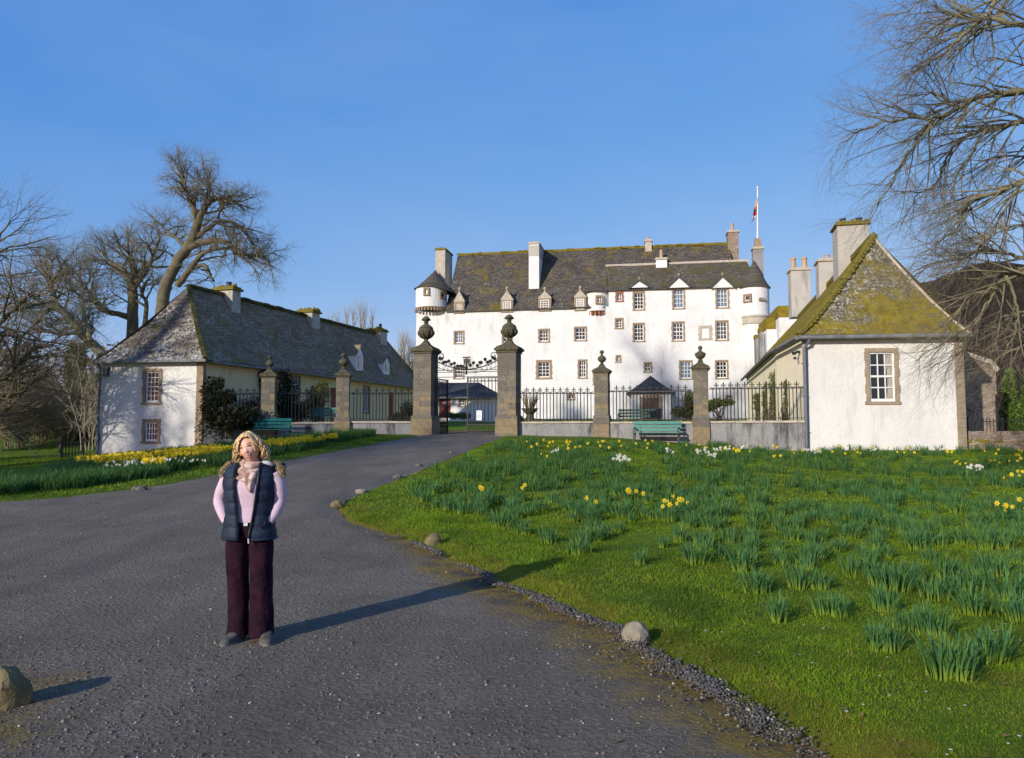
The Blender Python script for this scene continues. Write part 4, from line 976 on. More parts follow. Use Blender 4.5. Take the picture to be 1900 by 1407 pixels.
def railing(a, b, za, zb_, ta, tb, label, sp=.28):
    """posts with cross heads, thin bars between, one top rail and scrolls; za/zb foot heights, ta/tb rail heights"""
    d = (b - a).normalized(); L = (b - a).length; n = V((d.y, -d.x, 0)); k = int(L / sp)
    o = empty('railing', a.lerp(b, .5) + UP * ((za + zb_) / 2), label, 'railing', 'wrought iron railings on the low walls')
    P_ = lambda u, z=0: a + d * u + UP * z
    zf = lambda u: za + (zb_ - za) * u / L; zt = lambda u: ta + (tb - ta) * u / L
    s = MB(); s.bar(P_(0, ta), P_(L, tb), .055, .045); s.build('top_rail', M['iron'], o)
    s = MB(); s.bar(P_(0, za + .12), P_(L, zb_ + .12), .03, .025); s.build('bottom_rail', M['iron'], o)
    s = MB()
    for i in range(k):
        u = (i + .5) * L / k; s.tube([P_(u, zf(u)), P_(u, zt(u))], .018, 5, False)
    for i in range(k):                 # scrolls between the heads
        u0, u1 = i * L / k, (i + 1) * L / k
        pts = [P_(u0 + (u1 - u0) * t, zt(u0) + .13 - .10 * math.sin(math.pi * t)) for t in (.15, .3, .45, .55, .7, .85)]
        s.tube(pts, .014, 4, False)
    s.build('bar_screen', M['iron'], o)
    for i in range(1, k):
        u = i * L / k; z1 = zt(u); s = MB()
        s.tube([P_(u, zf(u)), P_(u, z1 + .22)], .023, 5)
        s.bar(P_(u - .075, z1 + .15), P_(u + .075, z1 + .15), .04, .03)
        s.tube([P_(u, z1 + .17), P_(u, z1 + .215), P_(u, z1 + .28)], [.012, .032, .006], 5)
        for sg in (-1, 1): s.tube([P_(u + sg * .07, z1 + .13), P_(u + sg * .085, z1 + .16), P_(u + sg * .07, z1 + .185)], [.014, .02, .01], 5)
        s.build('upright', M['iron'], o)
    return o
def run(c0, c1, px0, px1, wy0, wy1, ry0, ry1, wl, rl, g0, g1, inset0=.34, inset1=.34, rail=True):
    d = (c1 - c0).normalized(); a, b = c0 + d * inset0, c1 - d * inset1
    za, zb_ = zpix(px0, wy0, a.y), zpix(px1, wy1, b.y)
    low_wall(a, b, za, zb_, g0, g1, wl)
    if rail: railing(a, b, za + .06, zb_ + .06, zpix(px0, ry0, a.y), zpix(px1, ry1, b.y), rl)
run(G2[0], P1[0], 965, 1103, 786, 785, 730, 730, 'low grey stained wall between right gate pier and ball-topped pier', 'iron railing right of the gates, over the lawn and twiggy planter', 1.2, 1.1, .5)
run(P1[0], P2[0], 1131, 1287, 786, 786, 727, 726, 'low wall directly behind the front teal bench', 'iron railing in front of the porch and dark green bench', 1.05, .9)
run(P2[0], E1, 1314, 1488, 785, 784, 722, 720, 'low blotchy grey wall running up to the right pavilion', 'iron railing meeting the right pavilion corner', .9, .7, .34, .02)
run(P3[0], G1[0], 652, 770, 785, 785, 731, 731, 'low pale wall between the left gate pier and the next pier', 'iron railing left of the open gate, before the yellow wing wall', 1.2, 1.3, .34, .5)
run(P4[0], P3[0], 514, 624, 787, 786, 730, 731, 'low wall between the two small piers left of the gates', 'iron railing before the dark shrubs and rear left bench', 1.0, 1.1)
run(E0, P4[0], 376, 487, 790, 788, 733, 731, 'low mottled wall joining the left wing corner, under the hanging shrub', 'iron railing half hidden by the dark shrub at the left wing', .9, 1.0, .1, .34)
# gates
gd = (G2[0] - G1[0]).normalized(); ga, gb_ = G1[0] + gd * .46, G2[0] - gd * .46; GL = (gb_ - ga).length; gn = V((gd.y, -gd.x, 0))
zgb = ground(.0 - 1, 34.5) + .07; ztop = zpix(870, 700, 34.5); zov = zpix(870, 690, 34.5)
def gate_leaf(label, hinge, dirn, w_, group):
    o = empty('gate_leaf', hinge + UP * zgb, label, 'gate', group); P_ = lambda u, z: hinge + dirn * u + UP * (zgb + z); h_ = ztop - zgb
    s = MB()
    for u in (.03, w_ - .03): s.bar(P_(u, 0), P_(u, h_), .055, .055, gn)
    for z in (.04, .42, h_ * .52, h_ * .58, h_ - .18, h_ - .03): s.bar(P_(.03, z), P_(w_ - .03, z), .035, .04)
    s.build('frame', M['iron'], o); s = MB(); k = 9
    for i in range(1, k): s.tube([P_(w_ * i / k, .04), P_(w_ * i / k, h_ - .03)], .017, 6, False)
    for i in range(k * 1):
        s.tube([P_(w_ * (i + .5) / k, .04), P_(w_ * (i + .5) / k, .62), P_(w_ * (i + .5) / k, .70)], [.010, .010, .002], 5, False)
    for i in range(5):
        u = w_ * (i + .5) / 5; s.tube([P_(u + .09 * math.cos(a), h_ - .10 + .06 * math.sin(a)) for a in [j * .7 for j in range(10)]], .008, 4, False)
    s.build('bar_screen', M['iron'], o); return o
mid = ga.lerp(gb_, .5)
gl2 = gate_leaf('closed iron gate leaf hung on the right pier, with the white notice', gb_, -gd, GL / 2, 'iron gate leaves')
gl1 = gate_leaf('open iron gate leaf swung back beside the left pier', ga, (-gn * .94 + gd * .10).normalized(), GL / 2, 'iron gate leaves')
# overthrow
ov_ = empty('gate_overthrow', mid + UP * (zov - .1), 'wrought iron overthrow of scrolls and flowers dipping between the gate piers', 'ironwork')
PO = lambda t, z: ga + gd * (GL * t) + UP * z
s = MB()
for z in (zov, zov + .09, ztop + .02): s.bar(PO(0, z), PO(1, z), .03, .03)
s.build('cross_bar', M['iron'], ov_)
zs0 = zpix(820, 668, 34.5); dip = lambda t: zov + .12 + (zs0 - zov - .12) * (abs(2 * t - 1) ** 1.9)
for sg in (0, 1):
    s = MB(); tt = [.5 * j / 14 for j in range(15)]; s.tube([PO(t if sg == 0 else 1 - t, dip(t)) for t in tt], .026, 6)
    s.tube([PO(t if sg == 0 else 1 - t, dip(t) - .16 - .1 * abs(2 * t - 1)) for t in tt], .014, 5)
    for t in (.06, .12, .2, .28, .36, .44): s.tube([PO(t if sg == 0 else 1 - t, dip(t)), PO(t if sg == 0 else 1 - t, zov + .09)], .009, 4)
    cx_, cz_ = .07, dip(.0) + .17
    pts = [(.0 + .085 * 0, 0)]
    for turn in (1,):
        pts = []
        for j in range(22):
            a = -2.2 - j * .42; r_ = .21 * (1 - j / 26); pts.append(PO((.085 + r_ * math.cos(a) / GL) if sg == 0 else 1 - (.085 + r_ * math.cos(a) / GL), cz_ + r_ * math.sin(a)))
        s.tube(pts, .022, 5)
    for t0, r0, dz in ((.17, .12, .02), (.28, .10, .0), (.38, .08, -.01)):     # small volutes below the curve
        pts = []
        for j in range(14):
            a = 1.5 + j * .45; r_ = r0 * (1 - j / 18); t_ = t0 + r_ * math.cos(a) / GL; pts.append(PO(t_ if sg == 0 else 1 - t_, dip(t0) - r0 - .05 + dz + r_ * math.sin(a)))
        s.tube(pts, .014, 4)
    s.build('scroll', M['iron'], ov_)
rr = random.Random(12)
for k, t in enumerate((.07, .10, .13, .17, .21, .30, .25, .40, .35, .44, .55, .60, .66, .72, .78, .82, .86, .70, .90, .93)):
    s = MB(); b0 = PO(t, dip(t)); hh = rr.uniform(.10, .30); s.tube([b0, b0 + UP * hh * .6 + gd * rr.uniform(-.05, .05), b0 + UP * hh], .010, 4)
    c = b0 + UP * hh
    for j in range(6):
        a = j * 1.047 + k; c2 = c + (gd * math.cos(a) + UP * math.sin(a)) * .06; s.tube([c, c2, c2 + (gd * math.cos(a) + UP * math.sin(a)) * .03], [.014, .036, .008], 5)
    s.build('flower', M['iron'], ov_)
s = MB(); c = PO(.49, zov - .12)
s.tube([c, c + UP * .25, c + UP * .3, c + UP * .42, c + UP * .75], [.05, .035, .08, .03, .03], 6)
for sg in (-1, 1): s.tube([c + UP * .38 + gd * sg * .02, c + UP * .5 + gd * sg * .12, c + UP * .72 + gd * sg * .13], .014, 5)
s.box(c + UP * .78, .36, .06, .06, gd, gn, UP); s.box(c + UP * .62, .2, .05, .2, gd, gn, UP); s.build('crest', M['iron'], ov_)
# notice on the gate: a framed white sheet with faint print lines
nb0 = at(889, 771, 34.3); s = MB(); s.box(nb0, .25, .02, .44, gd, gn, UP); nt_ = s.build('notice', M['paper_white'], None); tag(nt_, 'small white rounded notice hung on the closed gate leaf', 'sign')
s = MB()
for sg in (-1, 1): s.box(nb0 + gd * sg * .135 - gn * 0, .02, .03, .46, gd, gn, UP)
for sg in (-1, 1): s.box(nb0 + UP * sg * .23, .25, .03, .02, gd, gn, UP)
s.build('frame', M['iron'], nt_); s = MB()
for k, w_ in enumerate((.17, .13, .0, .18, .16, .18, .10)):
    if w_: s.box(nb0 + gn * .0125 + UP * (.15 - k * .045), w_, .003, .012, gd, gn, UP)
s.build('print', M['iron_grey'], nt_)

# ------------------------------------------------------------------ benches
def bench(c, e, w_, label, mat, seat_front=True, back=.45, group='slatted garden benches'):
    n = V((e.y, -e.x, 0))     # n points to the sitter's front
    o = empty('garden_bench', c, label, 'bench', group); P_ = lambda x, y, z: c + e * x + n * y + UP * z
    def slat(name, x0, x1, y, z, d_, h_, tilt=0):
        s = MB(); u = (UP * math.cos(tilt) - n * math.sin(tilt)); m_ = (n * math.cos(tilt) + UP * math.sin(tilt)); s.box(P_((x0 + x1) / 2, y, z), x1 - x0, d_, h_, e, m_, u); return s
    s = MB()
    for k in range(4):
        q = slat('', -w_ / 2, w_ / 2, .42 - k * .115, .43, .095, .025); s.add(q.v, q.f)
    s.build('seat', M[mat], o); s = MB()
    for k in range(3):
        q = slat('', -w_ / 2, w_ / 2, .0 - k * .05, .55 + k * .15, .025, .115, .28); s.add(q.v, q.f)
    s.build('backrest', M[mat], o)
    for sg in (-1, 1):
        x = sg * (w_ / 2 - .09)
        s = MB(); s.bar(P_(x, .42, 0), P_(x, .40, .62), .05, .05, e); s.build('leg', M['iron'], o)
        s = MB(); s.bar(P_(x, .04, 0), P_(x, .02, .42), .05, .05, e); s.bar(P_(x, .02, .42), P_(x, -.16, .93), .05, .04, e); s.build('leg', M['iron'], o)
        s = MB(); s.bar(P_(x, -.06, .62), P_(x, .44, .63), .06, .04, e); s.build('armrest', M[mat], o)
        s = MB(); s.bar(P_(x, .42, .39), P_(x, .03, .39), .04, .04, e); s.build('stretcher', M['iron'], o)
q = gh(1218, 823); dl = (P2[0] - P1[0]).normalized(); nl = V((dl.y, -dl.x, 0))
q = at(1219, 800, (P1[0].y + P2[0].y) / 2 - .75); bench(V((q.x, q.y, ground(q.x, q.y) + .03)), dl, 1.98, 'teal slatted bench on the lawn in front of the low wall, right of the gates', 'bench_green')
q = at(506, 800, P4[0].y - .72); bench(V((q.x, q.y, ground(q.x, q.y) + .02)), (P3[0] - P4[0]).normalized(), 1.55, 'green bench behind the woman, against the low wall left of the gates', 'bench_green')
q = at(1187, 770, 37.5); bench(V((q.x, q.y, q.z - .62)), dl, 2.15, 'dark green bench behind the railings, in front of the porch', 'bench_dark')
q = at(601, 770, 37.6); bench(V((q.x, q.y, q.z - .55)), V((1, 0, 0)), 1.3, 'dim green bench behind the left railings by the dark shrubs', 'bench_green')
# twiggy stone planter behind the railing
q = at(983, 779, 46); c = V((q.x, q.y, q.z)); s = MB()
s.lathe(c, [(.34, -.5), (.36, .05), (.24, .12), (.2, .3), (.32, .42), (.48, .62), (.52, .68), (.44, .68), (.40, .6)], 16); pt0 = s.build('stone_planter', M['urn_stone'], None); tag(pt0, 'dark stone urn planter with bare twigs behind the railing right of the gates', 'planter')
s = MB(); rr = random.Random(4)
for k in range(70):
    a = rr.uniform(0, 6.28); t_ = rr.uniform(.1, .6); p0 = c + UP * .6 + V((math.cos(a), math.sin(a), 0)) * .2; s.tube([p0, p0 + V((math.cos(a) * t_ * .4, math.sin(a) * t_ * .4, .5)), p0 + V((math.cos(a + .4) * t_ * .8, math.sin(a + .4) * t_ * .8, rr.uniform(.7, 1.3)))], [.02, .014, .006], 4)
s.build('twigs', M['twig_brown'], pt0)

# ------------------------------------------------------------------ right: rear low wall + iron fence, conifer; left: wooden gate
fa, fb = at(1795, 815, 30.6), at(2010, 815, 29.2); fa.z = fb.z = 0
s = MB(); d = (fb - fa).normalized(); n = V((d.y, -d.x, 0)); zt_ = zpix(1850, 819, 30.2)
s.box(fa.lerp(fb, .5) + UP * (zt_ / 2 + .2), (fb - fa).length, .5, zt_ - .4 + .8, d, n, UP); wl_ = s.build('low_wall', M['rubble'], None); tag(wl_, 'low mossy rubble wall right of the pavilion', 'wall')
s = MB(); rr = random.Random(2)
for k in range(150): s.box(fa.lerp(fb, rr.random()) + UP * (zt_ + .6 - .6 + rr.uniform(-.02, .05)) + n * rr.uniform(-.2, .24), rr.uniform(.1, .35), rr.uniform(.06, .2), .12, d, n, UP, .6)
s.build('moss', M['moss'], wl_)
o = empty('iron_fence', fa.lerp(fb, .5) + UP * zt_, 'dark iron fence with spiked bars on the rubble wall at far right', 'fence')
for u in (.02, 1.05, 1.22):
    s = MB(); q = fa + d * (u * 1.0); s.bar(q + UP * zt_, q + UP * (zt_ + (1.85 if u == 1.05 else .95)), .07, .07, n); s.build('post', M['iron'], o)
s = MB()
for z in (.12, .78): s.bar(fa + UP * (zt_ + z), fb + UP * (zt_ + z), .04, .03)
s.build('rail', M['iron'], o); s = MB(); k = 0
while k * .115 < (fb - fa).length:
    q = fa + d * (k * .115); s.tube([q + UP * zt_, q + UP * (zt_ + .86), q + UP * (zt_ + .96)], [.015, .015, .003], 5); s.bar(q + UP * (zt_ + .86) - d * .025, q + UP * (zt_ + .86) + d * .025, .02); k += 1
s.build('bar_screen', M['iron'], o)
g0, g1 = gh(111, 853), gh(147, 851); g1.y = g0.y + .6
o = empty('wooden_gate', (g0 + g1) / 2, 'small dark slatted wooden gate at the lawn edge left of the left wing', 'gate')
for q in (g0, g1): s = MB(); s.bar(q - UP * .1, q + UP * .92, .09, .09); s.build('post', M['iron'], o)
s = MB()
for k in range(6): q = g0.lerp(g1, (k + .8) / 7.2); s.bar(q + UP * .08, q + UP * (.78 + .04 * math.sin(k)), .055, .02)
s.bar(g0 + UP * .25, g1 + UP * .25, .05, .03); s.bar(g0 + UP * .62, g1 + UP * .62, .05, .03); s.build('slat_panel', M['iron'], o)

# ------------------------------------------------------------------ trees
SK = {n: ([math.cos(6.28318 * j / n) for j in range(n)], [math.sin(6.28318 * j / n) for j in range(n)]) for n in (3, 4, 5, 6, 8)}
class Tree:
    def __init__(s, seed, thick=.035): s.r = random.Random(seed); s.L = MB(); s.T = MB(); s.th = thick
    def put(s, pts, rs, thickr):
        mb = s.L if thickr > s.th else s.T
        sd = 8 if thickr > .15 else 6 if thickr > .06 else 4 if thickr > .02 else 3
        cs, sn = SK[sd]; n0 = len(mb.v); k = len(pts)
        for i in range(k):
            a, b = pts[max(i - 1, 0)], pts[min(i + 1, k - 1)]
            tx, ty, tz = b[0] - a[0], b[1] - a[1], b[2] - a[2]; l = math.sqrt(tx * tx + ty * ty + tz * tz) or 1; tx /= l; ty /= l; tz /= l
            if i == 0:
                if abs(tz) < .9: ax, ay, az = ty, -tx, 0.0
                else: ax, ay, az = 0.0, tz, -ty
            else:
                dt = ax * tx + ay * ty + az * tz; ax -= tx * dt; ay -= ty * dt; az -= tz * dt
            l = math.sqrt(ax * ax + ay * ay + az * az) or 1; ax /= l; ay /= l; az /= l
            bx, by, bz = ty * az - tz * ay, tz * ax - tx * az, tx * ay - ty * ax
            x, y, z = pts[i]; r = rs[i]
            for j in range(sd): c_, s_ = cs[j] * r, sn[j] * r; mb.v.append((x + ax * c_ + bx * s_, y + ay * c_ + by * s_, z + az * c_ + bz * s_))
        for i in range(k - 1):
            for j in range(sd):
                j2 = (j + 1) % sd; mb.f.append((n0 + i * sd + j, n0 + i * sd + j2, n0 + (i + 1) * sd + j2, n0 + (i + 1) * sd + j))
    def grow(s, p, d, L, r, lev, cf):
        R_ = s.r; n = cf['seg'][lev]; st = L / n; pts = [p]; rs = [r]; x, y, z = p; dx, dy, dz = d; wob = cf['wob'][lev]; tr = cf['trop'][lev]; dirs = [d]
        for i in range(n):
            dx += R_.gauss(0, wob); dy += R_.gauss(0, wob); dz += R_.gauss(0, wob) + tr
            l = math.sqrt(dx * dx + dy * dy + dz * dz) or 1; dx /= l; dy /= l; dz /= l
            x += dx * st; y += dy * st; z += dz * st; pts.append((x, y, z)); dirs.append((dx, dy, dz)); rs.append(r * (1 - (i + 1) / n * cf['tap']))
        s.put(pts, rs, r)
        if lev + 1 < len(cf['seg']): s.kids(pts, rs, dirs, L, lev + 1, cf)
    def kids(s, pts, rs, dirs, L, lev, cf, t0=None, cnt=None):
        R_ = s.r; k = cnt if cnt is not None else cf['n'][lev]; k = int(k + R_.random()); n = len(pts) - 1; t0 = cf['t0'] if t0 is None else t0
        for c in range(k):
            t = (t0 + (1 - t0) * (c + R_.random()) / k) * n; i = min(int(t), n - 1); f = t - i
            p = tuple(pts[i][q] + (pts[i + 1][q] - pts[i][q]) * f for q in range(3)); r = rs[i] + (rs[i + 1] - rs[i]) * f
            d = V(dirs[min(i + 1, n)]); ax = d.cross(V((R_.gauss(0, 1), R_.gauss(0, 1), R_.gauss(0, 1)))).normalized()
            a = R_.uniform(*cf['ang']); d = d * math.cos(a) + ax * math.sin(a); d.y *= cf.get('flat', 1)
            lo = cf['len'][lev]; ll = R_.uniform(lo[0], lo[1]) * (1 - .45 * t / n)
            s.grow(p, tuple(d.normalized()), ll, min(r * .65, cf['rad'][lev] * R_.uniform(.8, 1.2)), lev, cf)
    def limb(s, pix, Y0, Y1, r0, r1, cf, cnt, t0=.15, lev=0, wob=.02, yo=()):
        """a limb given by points of its course at depths Y0..Y1"""
        P_ = [at(px, py, Y0 + (Y1 - Y0) * i / (len(pix) - 1)) for i, (px, py) in enumerate(pix)]
        s.limb3(P_, r0, r1, cf, cnt, t0, lev, wob)
    def limb3(s, P_, r0, r1, cf, cnt, t0=.15, lev=0, wob=.02):
        pts = []
        for i in range(len(P_) - 1):       # catmull-rom
            a, b, c, d = V(P_[max(i - 1, 0)]), V(P_[i]), V(P_[i + 1]), V(P_[min(i + 2, len(P_) - 1)])
            for k in range(5):
                t = k / 5; q = .5 * ((2 * b) + (c - a) * t + (2 * a - 5 * b + 4 * c - d) * t * t + (3 * b - a - 3 * c + d) * t ** 3)
                pts.append(tuple(q + V((s.r.gauss(0, wob), s.r.gauss(0, wob), s.r.gauss(0, wob)))))
        pts.append(tuple(P_[-1])); n = len(pts); rs = [r0 + (r1 - r0) * (i / (n - 1)) ** .8 for i in range(n)]
        dirs = [tuple((V(pts[min(i + 1, n - 1)]) - V(pts[max(i - 1, 0)])).normalized()) for i in range(n)]
        s.put(pts, rs, max(r0, s.th * 1.01)); s.kids(pts, rs, dirs, 0, lev, cf, t0, cnt)
    def done(s, name, bark, twig, label, cat='tree', group=None, base=None):
        A = np.array(s.L.v); b = V(base) if base is not None else V((float(A[0][0]), float(A[0][1]), float(A[:, 2].min())))
        o = empty(name, b, label, cat, group); t = s.L.build('trunk', M[bark], o, smooth=True)
        if s.T.v: s.T.build('crown', M[twig], o)
        return o
# old sprawling tree behind the left wing
cfL = dict(seg=[6, 5, 4, 3], wob=[.20, .25, .28, .3], trop=[.03, .03, .03, .02], tap=.75, n=[0, 5.5, 6, 4.6], len=[(2.0, 3.0), (1.0, 2.1), (.6, 1.2), (.3, .7)], rad=[.08, .035, .016, .010], ang=(.4, 1.15), t0=.2)
T = Tree(21, .05); Y = 45
T.limb([(292, 780), (298, 640), (301, 566), (310, 525), (328, 489), (352, 453), (366, 423)], Y, Y, .46, .27, cfL, 4, .45)
T.limb([(366, 423), (363, 402), (355, 366), (340, 343), (335, 325)], Y, Y, .24, .06, cfL, 15, .1)
T.limb([(364, 426), (376, 393), (394, 372), (418, 369), (442, 378)], Y, Y - 1, .26, .05, cfL, 15, .15)
T.limb([(380, 388), (388, 365), (388, 340), (392, 316)], Y, Y + 1, .14, .04, cfL, 11, .1)
T.limb([(352, 459), (376, 450), (409, 447), (430, 456), (442, 471), (460, 474), (490, 478), (502, 495)], Y, Y - 2, .24, .05, cfL, 16, .3)
T.limb([(330, 530), (343, 512), (358, 492), (376, 471), (400, 462), (424, 462), (450, 472), (470, 470)], Y, Y - 1, .22, .05, cfL, 10, .3)
T.limb([(366, 440), (385, 425), (410, 410), (440, 418), (462, 440), (475, 465)], Y, Y - 1, .18, .04, cfL, 14, .3)
T.limb([(350, 500), (379, 492), (388, 507), (397, 522)], Y, Y - 1, .17, .06, cfL, 3, .5)
T.limb([(345, 460), (325, 440), (305, 425), (300, 415)], Y, Y + 1, .14, .04, cfL, 9, .2)
T.done('bare_tree', 'bark_old', 'twig_grey', 'gnarled bare old tree leaning right behind the left wing, tallest on that side', 'tree', 'bare old trees behind the left wing', at(292, 800, Y))
T = Tree(22, .05); Y = 48
T.limb([(243, 790), (245, 640), (246, 570), (244, 525)], Y, Y, .42, .3, cfL, 3, .6)
T.limb([(244, 530), (232, 505), (205, 485), (190, 470)], Y, Y, .26, .05, cfL, 13, .15)
T.limb([(244, 530), (250, 500), (240, 470), (236, 455)], Y, Y + 1, .26, .05, cfL, 13, .15)
T.limb([(246, 535), (270, 505), (285, 470), (298, 440)], Y, Y - 1, .24, .05, cfL, 14, .15)
T.limb([(243, 590), (220, 583), (190, 575), (170, 550), (150, 520), (135, 500)], Y, Y - 1, .22, .05, cfL, 15, .2)
T.limb([(262, 640), (272, 570), (262, 540), (278, 515)], Y, Y - 1, .2, .05, cfL, 10, .3)
T.done('bare_tree', 'bark_old', 'twig_grey', 'bare tree with stout upright trunk just left of the wing roof apex', 'tree', 'bare old trees behind the left wing', at(243, 800, Y))
T = Tree(23, .05); Y = 43
T.limb([(200, 800), (198, 700), (191, 662), (167, 635), (149, 617), (131, 590), (104, 563), (101, 543), (84, 507), (69, 489)], Y, Y + 2, .42, .05, cfL, 28, .3)
T.limb([(150, 617), (119, 582), (90, 567), (48, 561), (12, 549), (-20, 540)], Y, Y - 2, .2, .04, cfL, 20, .25)
T.limb([(104, 563), (95, 530), (110, 500), (120, 485)], Y, Y, .14, .04, cfL, 12, .2)
T.limb([(167, 635), (160, 600), (150, 560), (165, 520), (180, 500)], Y, Y + 2, .16, .04, cfL, 16, .2)
T.limb([(149, 617), (110, 620), (70, 610), (30, 630)], Y, Y - 2, .14, .04, cfL, 12, .2)
T.done('bare_tree', 'bark_green', 'twig_grey', 'wide bare tree with mossy limb arching left above the bushes', 'tree', 'bare old trees behind the left wing', at(200, 810, Y))
# near thin tree at the left frame edge and the shade trees left of the view
cfN = dict(seg=[7, 5, 4, 3], wob=[.13, .18, .2, .22], trop=[.02, .02, .02, .01], tap=.75, n=[0, 5, 4.5, 3], len=[(2.5, 4.5), (1.4, 2.6), (.7, 1.4), (.3, .8)], rad=[.09, .04, .018, .009], ang=(.35, .95), t0=.15)
T = Tree(31, .04); Y = 30
T.limb([(-130, 860), (-120, 700), (-100, 560), (-80, 420)], Y, Y, .35, .12, cfN, 8, .4)
T.limb([(-105, 700), (-60, 640), (0, 600), (40, 560), (60, 540)], Y, Y - 1, .15, .03, cfN, 14, .2)
T.limb([(-110, 760), (-50, 720), (10, 700), (60, 650), (100, 640)], Y, Y, .14, .03, cfN, 18, .2)
T.limb([(-100, 560), (-60, 500), (-20, 460), (5, 430)], Y, Y - 1, .13, .03, cfN, 9, .2)
T.limb([(-120, 800), (-60, 790), (0, 770), (50, 720), (70, 700)], Y, Y + 1, .12, .03, cfN, 18, .2)
T.done('bare_tree', 'bark_old', 'twig_brown', 'dark thin-twigged tree reaching in from the left frame edge', 'tree', None, at(-130, 870, Y))
def shade_tree(x, y, h, seed, spread, label, dens=1.0):
    T = Tree(seed, .05); cf = dict(cfN); z0 = ground(x, y); r_ = T.r
    tr = [V((x, y, z0 - .2)), V((x + .2, y, z0 + h * .25)), V((x - .1, y + .2, z0 + h * .5)), V((x + .1, y, z0 + h * .8))]
    T.limb3(tr, .45, .12, cf, 6, .5)
    for k in range(int(11 * dens)):
        a = k * 2.4 + r_.uniform(-.3, .3); zb_ = h * (.25 + .5 * k / (11 * dens)); R_ = spread * r_.uniform(.6, 1.0) * (1 - .35 * k / 11)
        p0 = V((x, y, z0 + zb_)); dv = V((math.cos(a), math.sin(a), 0))
        T.limb3([p0, p0 + dv * R_ * .4 + UP * h * .08, p0 + dv * R_ * .75 + UP * h * .2, p0 + dv * R_ + UP * h * .24], .2, .03, cf, 17, .15)
    return T.done('bare_tree', 'bark_old', 'twig_brown', label, 'tree', 'bare trees beside the drive out of view', V((x, y, z0)))
shade_tree(-22.5, 10.5, 11, 41, 5.0, 'short spreading bare tree beside the left verge, outside the view', 1.2)
shade_tree(-30.0, 13.0, 12, 42, 4.5, 'thin bare tree standing farthest left of the verge, outside the view', .7)
def tall_tree(x, y, h, seed, spread, lo, n, label):
    T = Tree(seed, .08); z0 = ground(x, y); r_ = T.r
    cf = dict(seg=[6, 5, 4], wob=[.14, .18, .2], trop=[.02, .02, .01], tap=.75, n=[0, 6, 4], len=[(3, 5.5), (1.6, 3.2), (.8, 1.6)], rad=[.10, .05, .028], ang=(.35, 1.0), t0=.15)
    T.limb3([V((x, y, z0 - .3)), V((x + .3, y, z0 + h * .3)), V((x, y + .2, z0 + h * .6)), V((x, y, z0 + h * .95))], .42, .1, cf, 8, .6)
    for k in range(n):
        a = k * 2.4 + r_.uniform(-.3, .3); f = lo + (.92 - lo) * k / n; p0 = V((x, y, z0 + h * f)); dv = V((math.cos(a), math.sin(a), 0)); R_ = spread * r_.uniform(.6, 1) * (1 - .4 * k / n)
        T.limb3([p0, p0 + dv * R_ * .5 + UP * h * .04, p0 + dv * R_ + UP * h * .09], .2, .04, cf, 14, .2)
    return T.done('bare_tree', 'bark_old', 'twig_brown', label, 'tree', 'bare trees beside the drive out of view', V((x, y, z0)))
tall_tree(-33.0, 12.5, 36, 44, 9, .62, 15, 'very tall bare tree left of the drive with high crown, outside the view')
# big overhanging tree on the right
cfR = dict(seg=[7, 6, 5, 4], wob=[.10, .13, .16, .18], trop=[-.02, -.03, -.03, -.01], tap=.8, n=[0, 3.8, 4.0, 2.6], len=[(1.3, 2.4), (.9, 1.7), (.5, 1.0), (.25, .55)], rad=[.034, .017, .009, .0055], ang=(.3, .85), t0=.12)
T = Tree(51, .022); TX, TY = 17.5, 16.5
def RL(pix, Y0, Y1, r0, r1, cnt, t0=.05, stem=None):
    P_ = [at(px, py, Y0 + (Y1 - Y0) * i / (len(pix) - 1)) for i, (px, py) in enumerate(pix)]
    if stem is not None: P_ = [V((TX, TY, stem)), V((TX - 1.6, TY + .1, stem + .9))] + P_
    T.limb3(P_, r0 * .78, r1 * .8, cfR, cnt * .85, t0)
T.limb3([V((TX + .1, TY, .3)), V((TX, TY, 3)), V((TX - .1, TY, 6)), V((TX, TY, 9)), V((TX, TY, 12.5))], .6, .3, cfR, 0)
RL([(1980, 30), (1900, 47), (1848, 35), (1818, 37), (1779, 75), (1744, 104), (1709, 124), (1664, 150)], 16, 16.5, .14, .015, 34, .2, 10.0)
RL([(1900, -30), (1848, 5), (1818, 37), (1779, 30), (1739, 45), (1689, 80), (1650, 90)], 16, 17, .09, .012, 26)
RL([(1960, -60), (1880, -40), (1800, -50), (1730, -10), (1680, 20), (1640, 30)], 17, 18, .09, .012, 30, .1, 11.0)
RL([(1960, 165), (1900, 169), (1848, 174), (1808, 184), (1769, 204), (1734, 219), (1689, 219), (1639, 228), (1594, 244), (1556, 269)], 17, 17, .13, .012, 44, .2, 9.0)
RL([(1734, 219), (1704, 264), (1674, 299), (1644, 358), (1614, 393)], 17, 17.5, .055, .010, 20, .1)
RL([(1780, 200), (1740, 175), (1690, 180), (1640, 205)], 17, 16.5, .04, .010, 16, .1)
RL([(1960, 220), (1900, 229), (1868, 231), (1818, 244), (1779, 264), (1754, 299), (1739, 338), (1699, 368), (1669, 423)], 17.5, 18.5, .11, .012, 34, .2, 8.4)
RL([(1830, 240), (1800, 290), (1775, 330), (1760, 380), (1720, 400)], 17.5, 18, .05, .010, 18, .1)
RL([(1970, 325), (1900, 335), (1848, 358), (1799, 368), (1789, 398), (1759, 438), (1699, 478)], 16, 17, .10, .012, 30, .25, 7.0)
RL([(1900, 333), (1870, 380), (1850, 420), (1800, 470), (1770, 500)], 16, 16.5, .05, .010, 20, .1)
RL([(1960, 485), (1900, 478), (1848, 468), (1818, 465), (1779, 483), (1729, 490), (1690, 520)], 17, 18, .09, .012, 28, .25, 5.6)
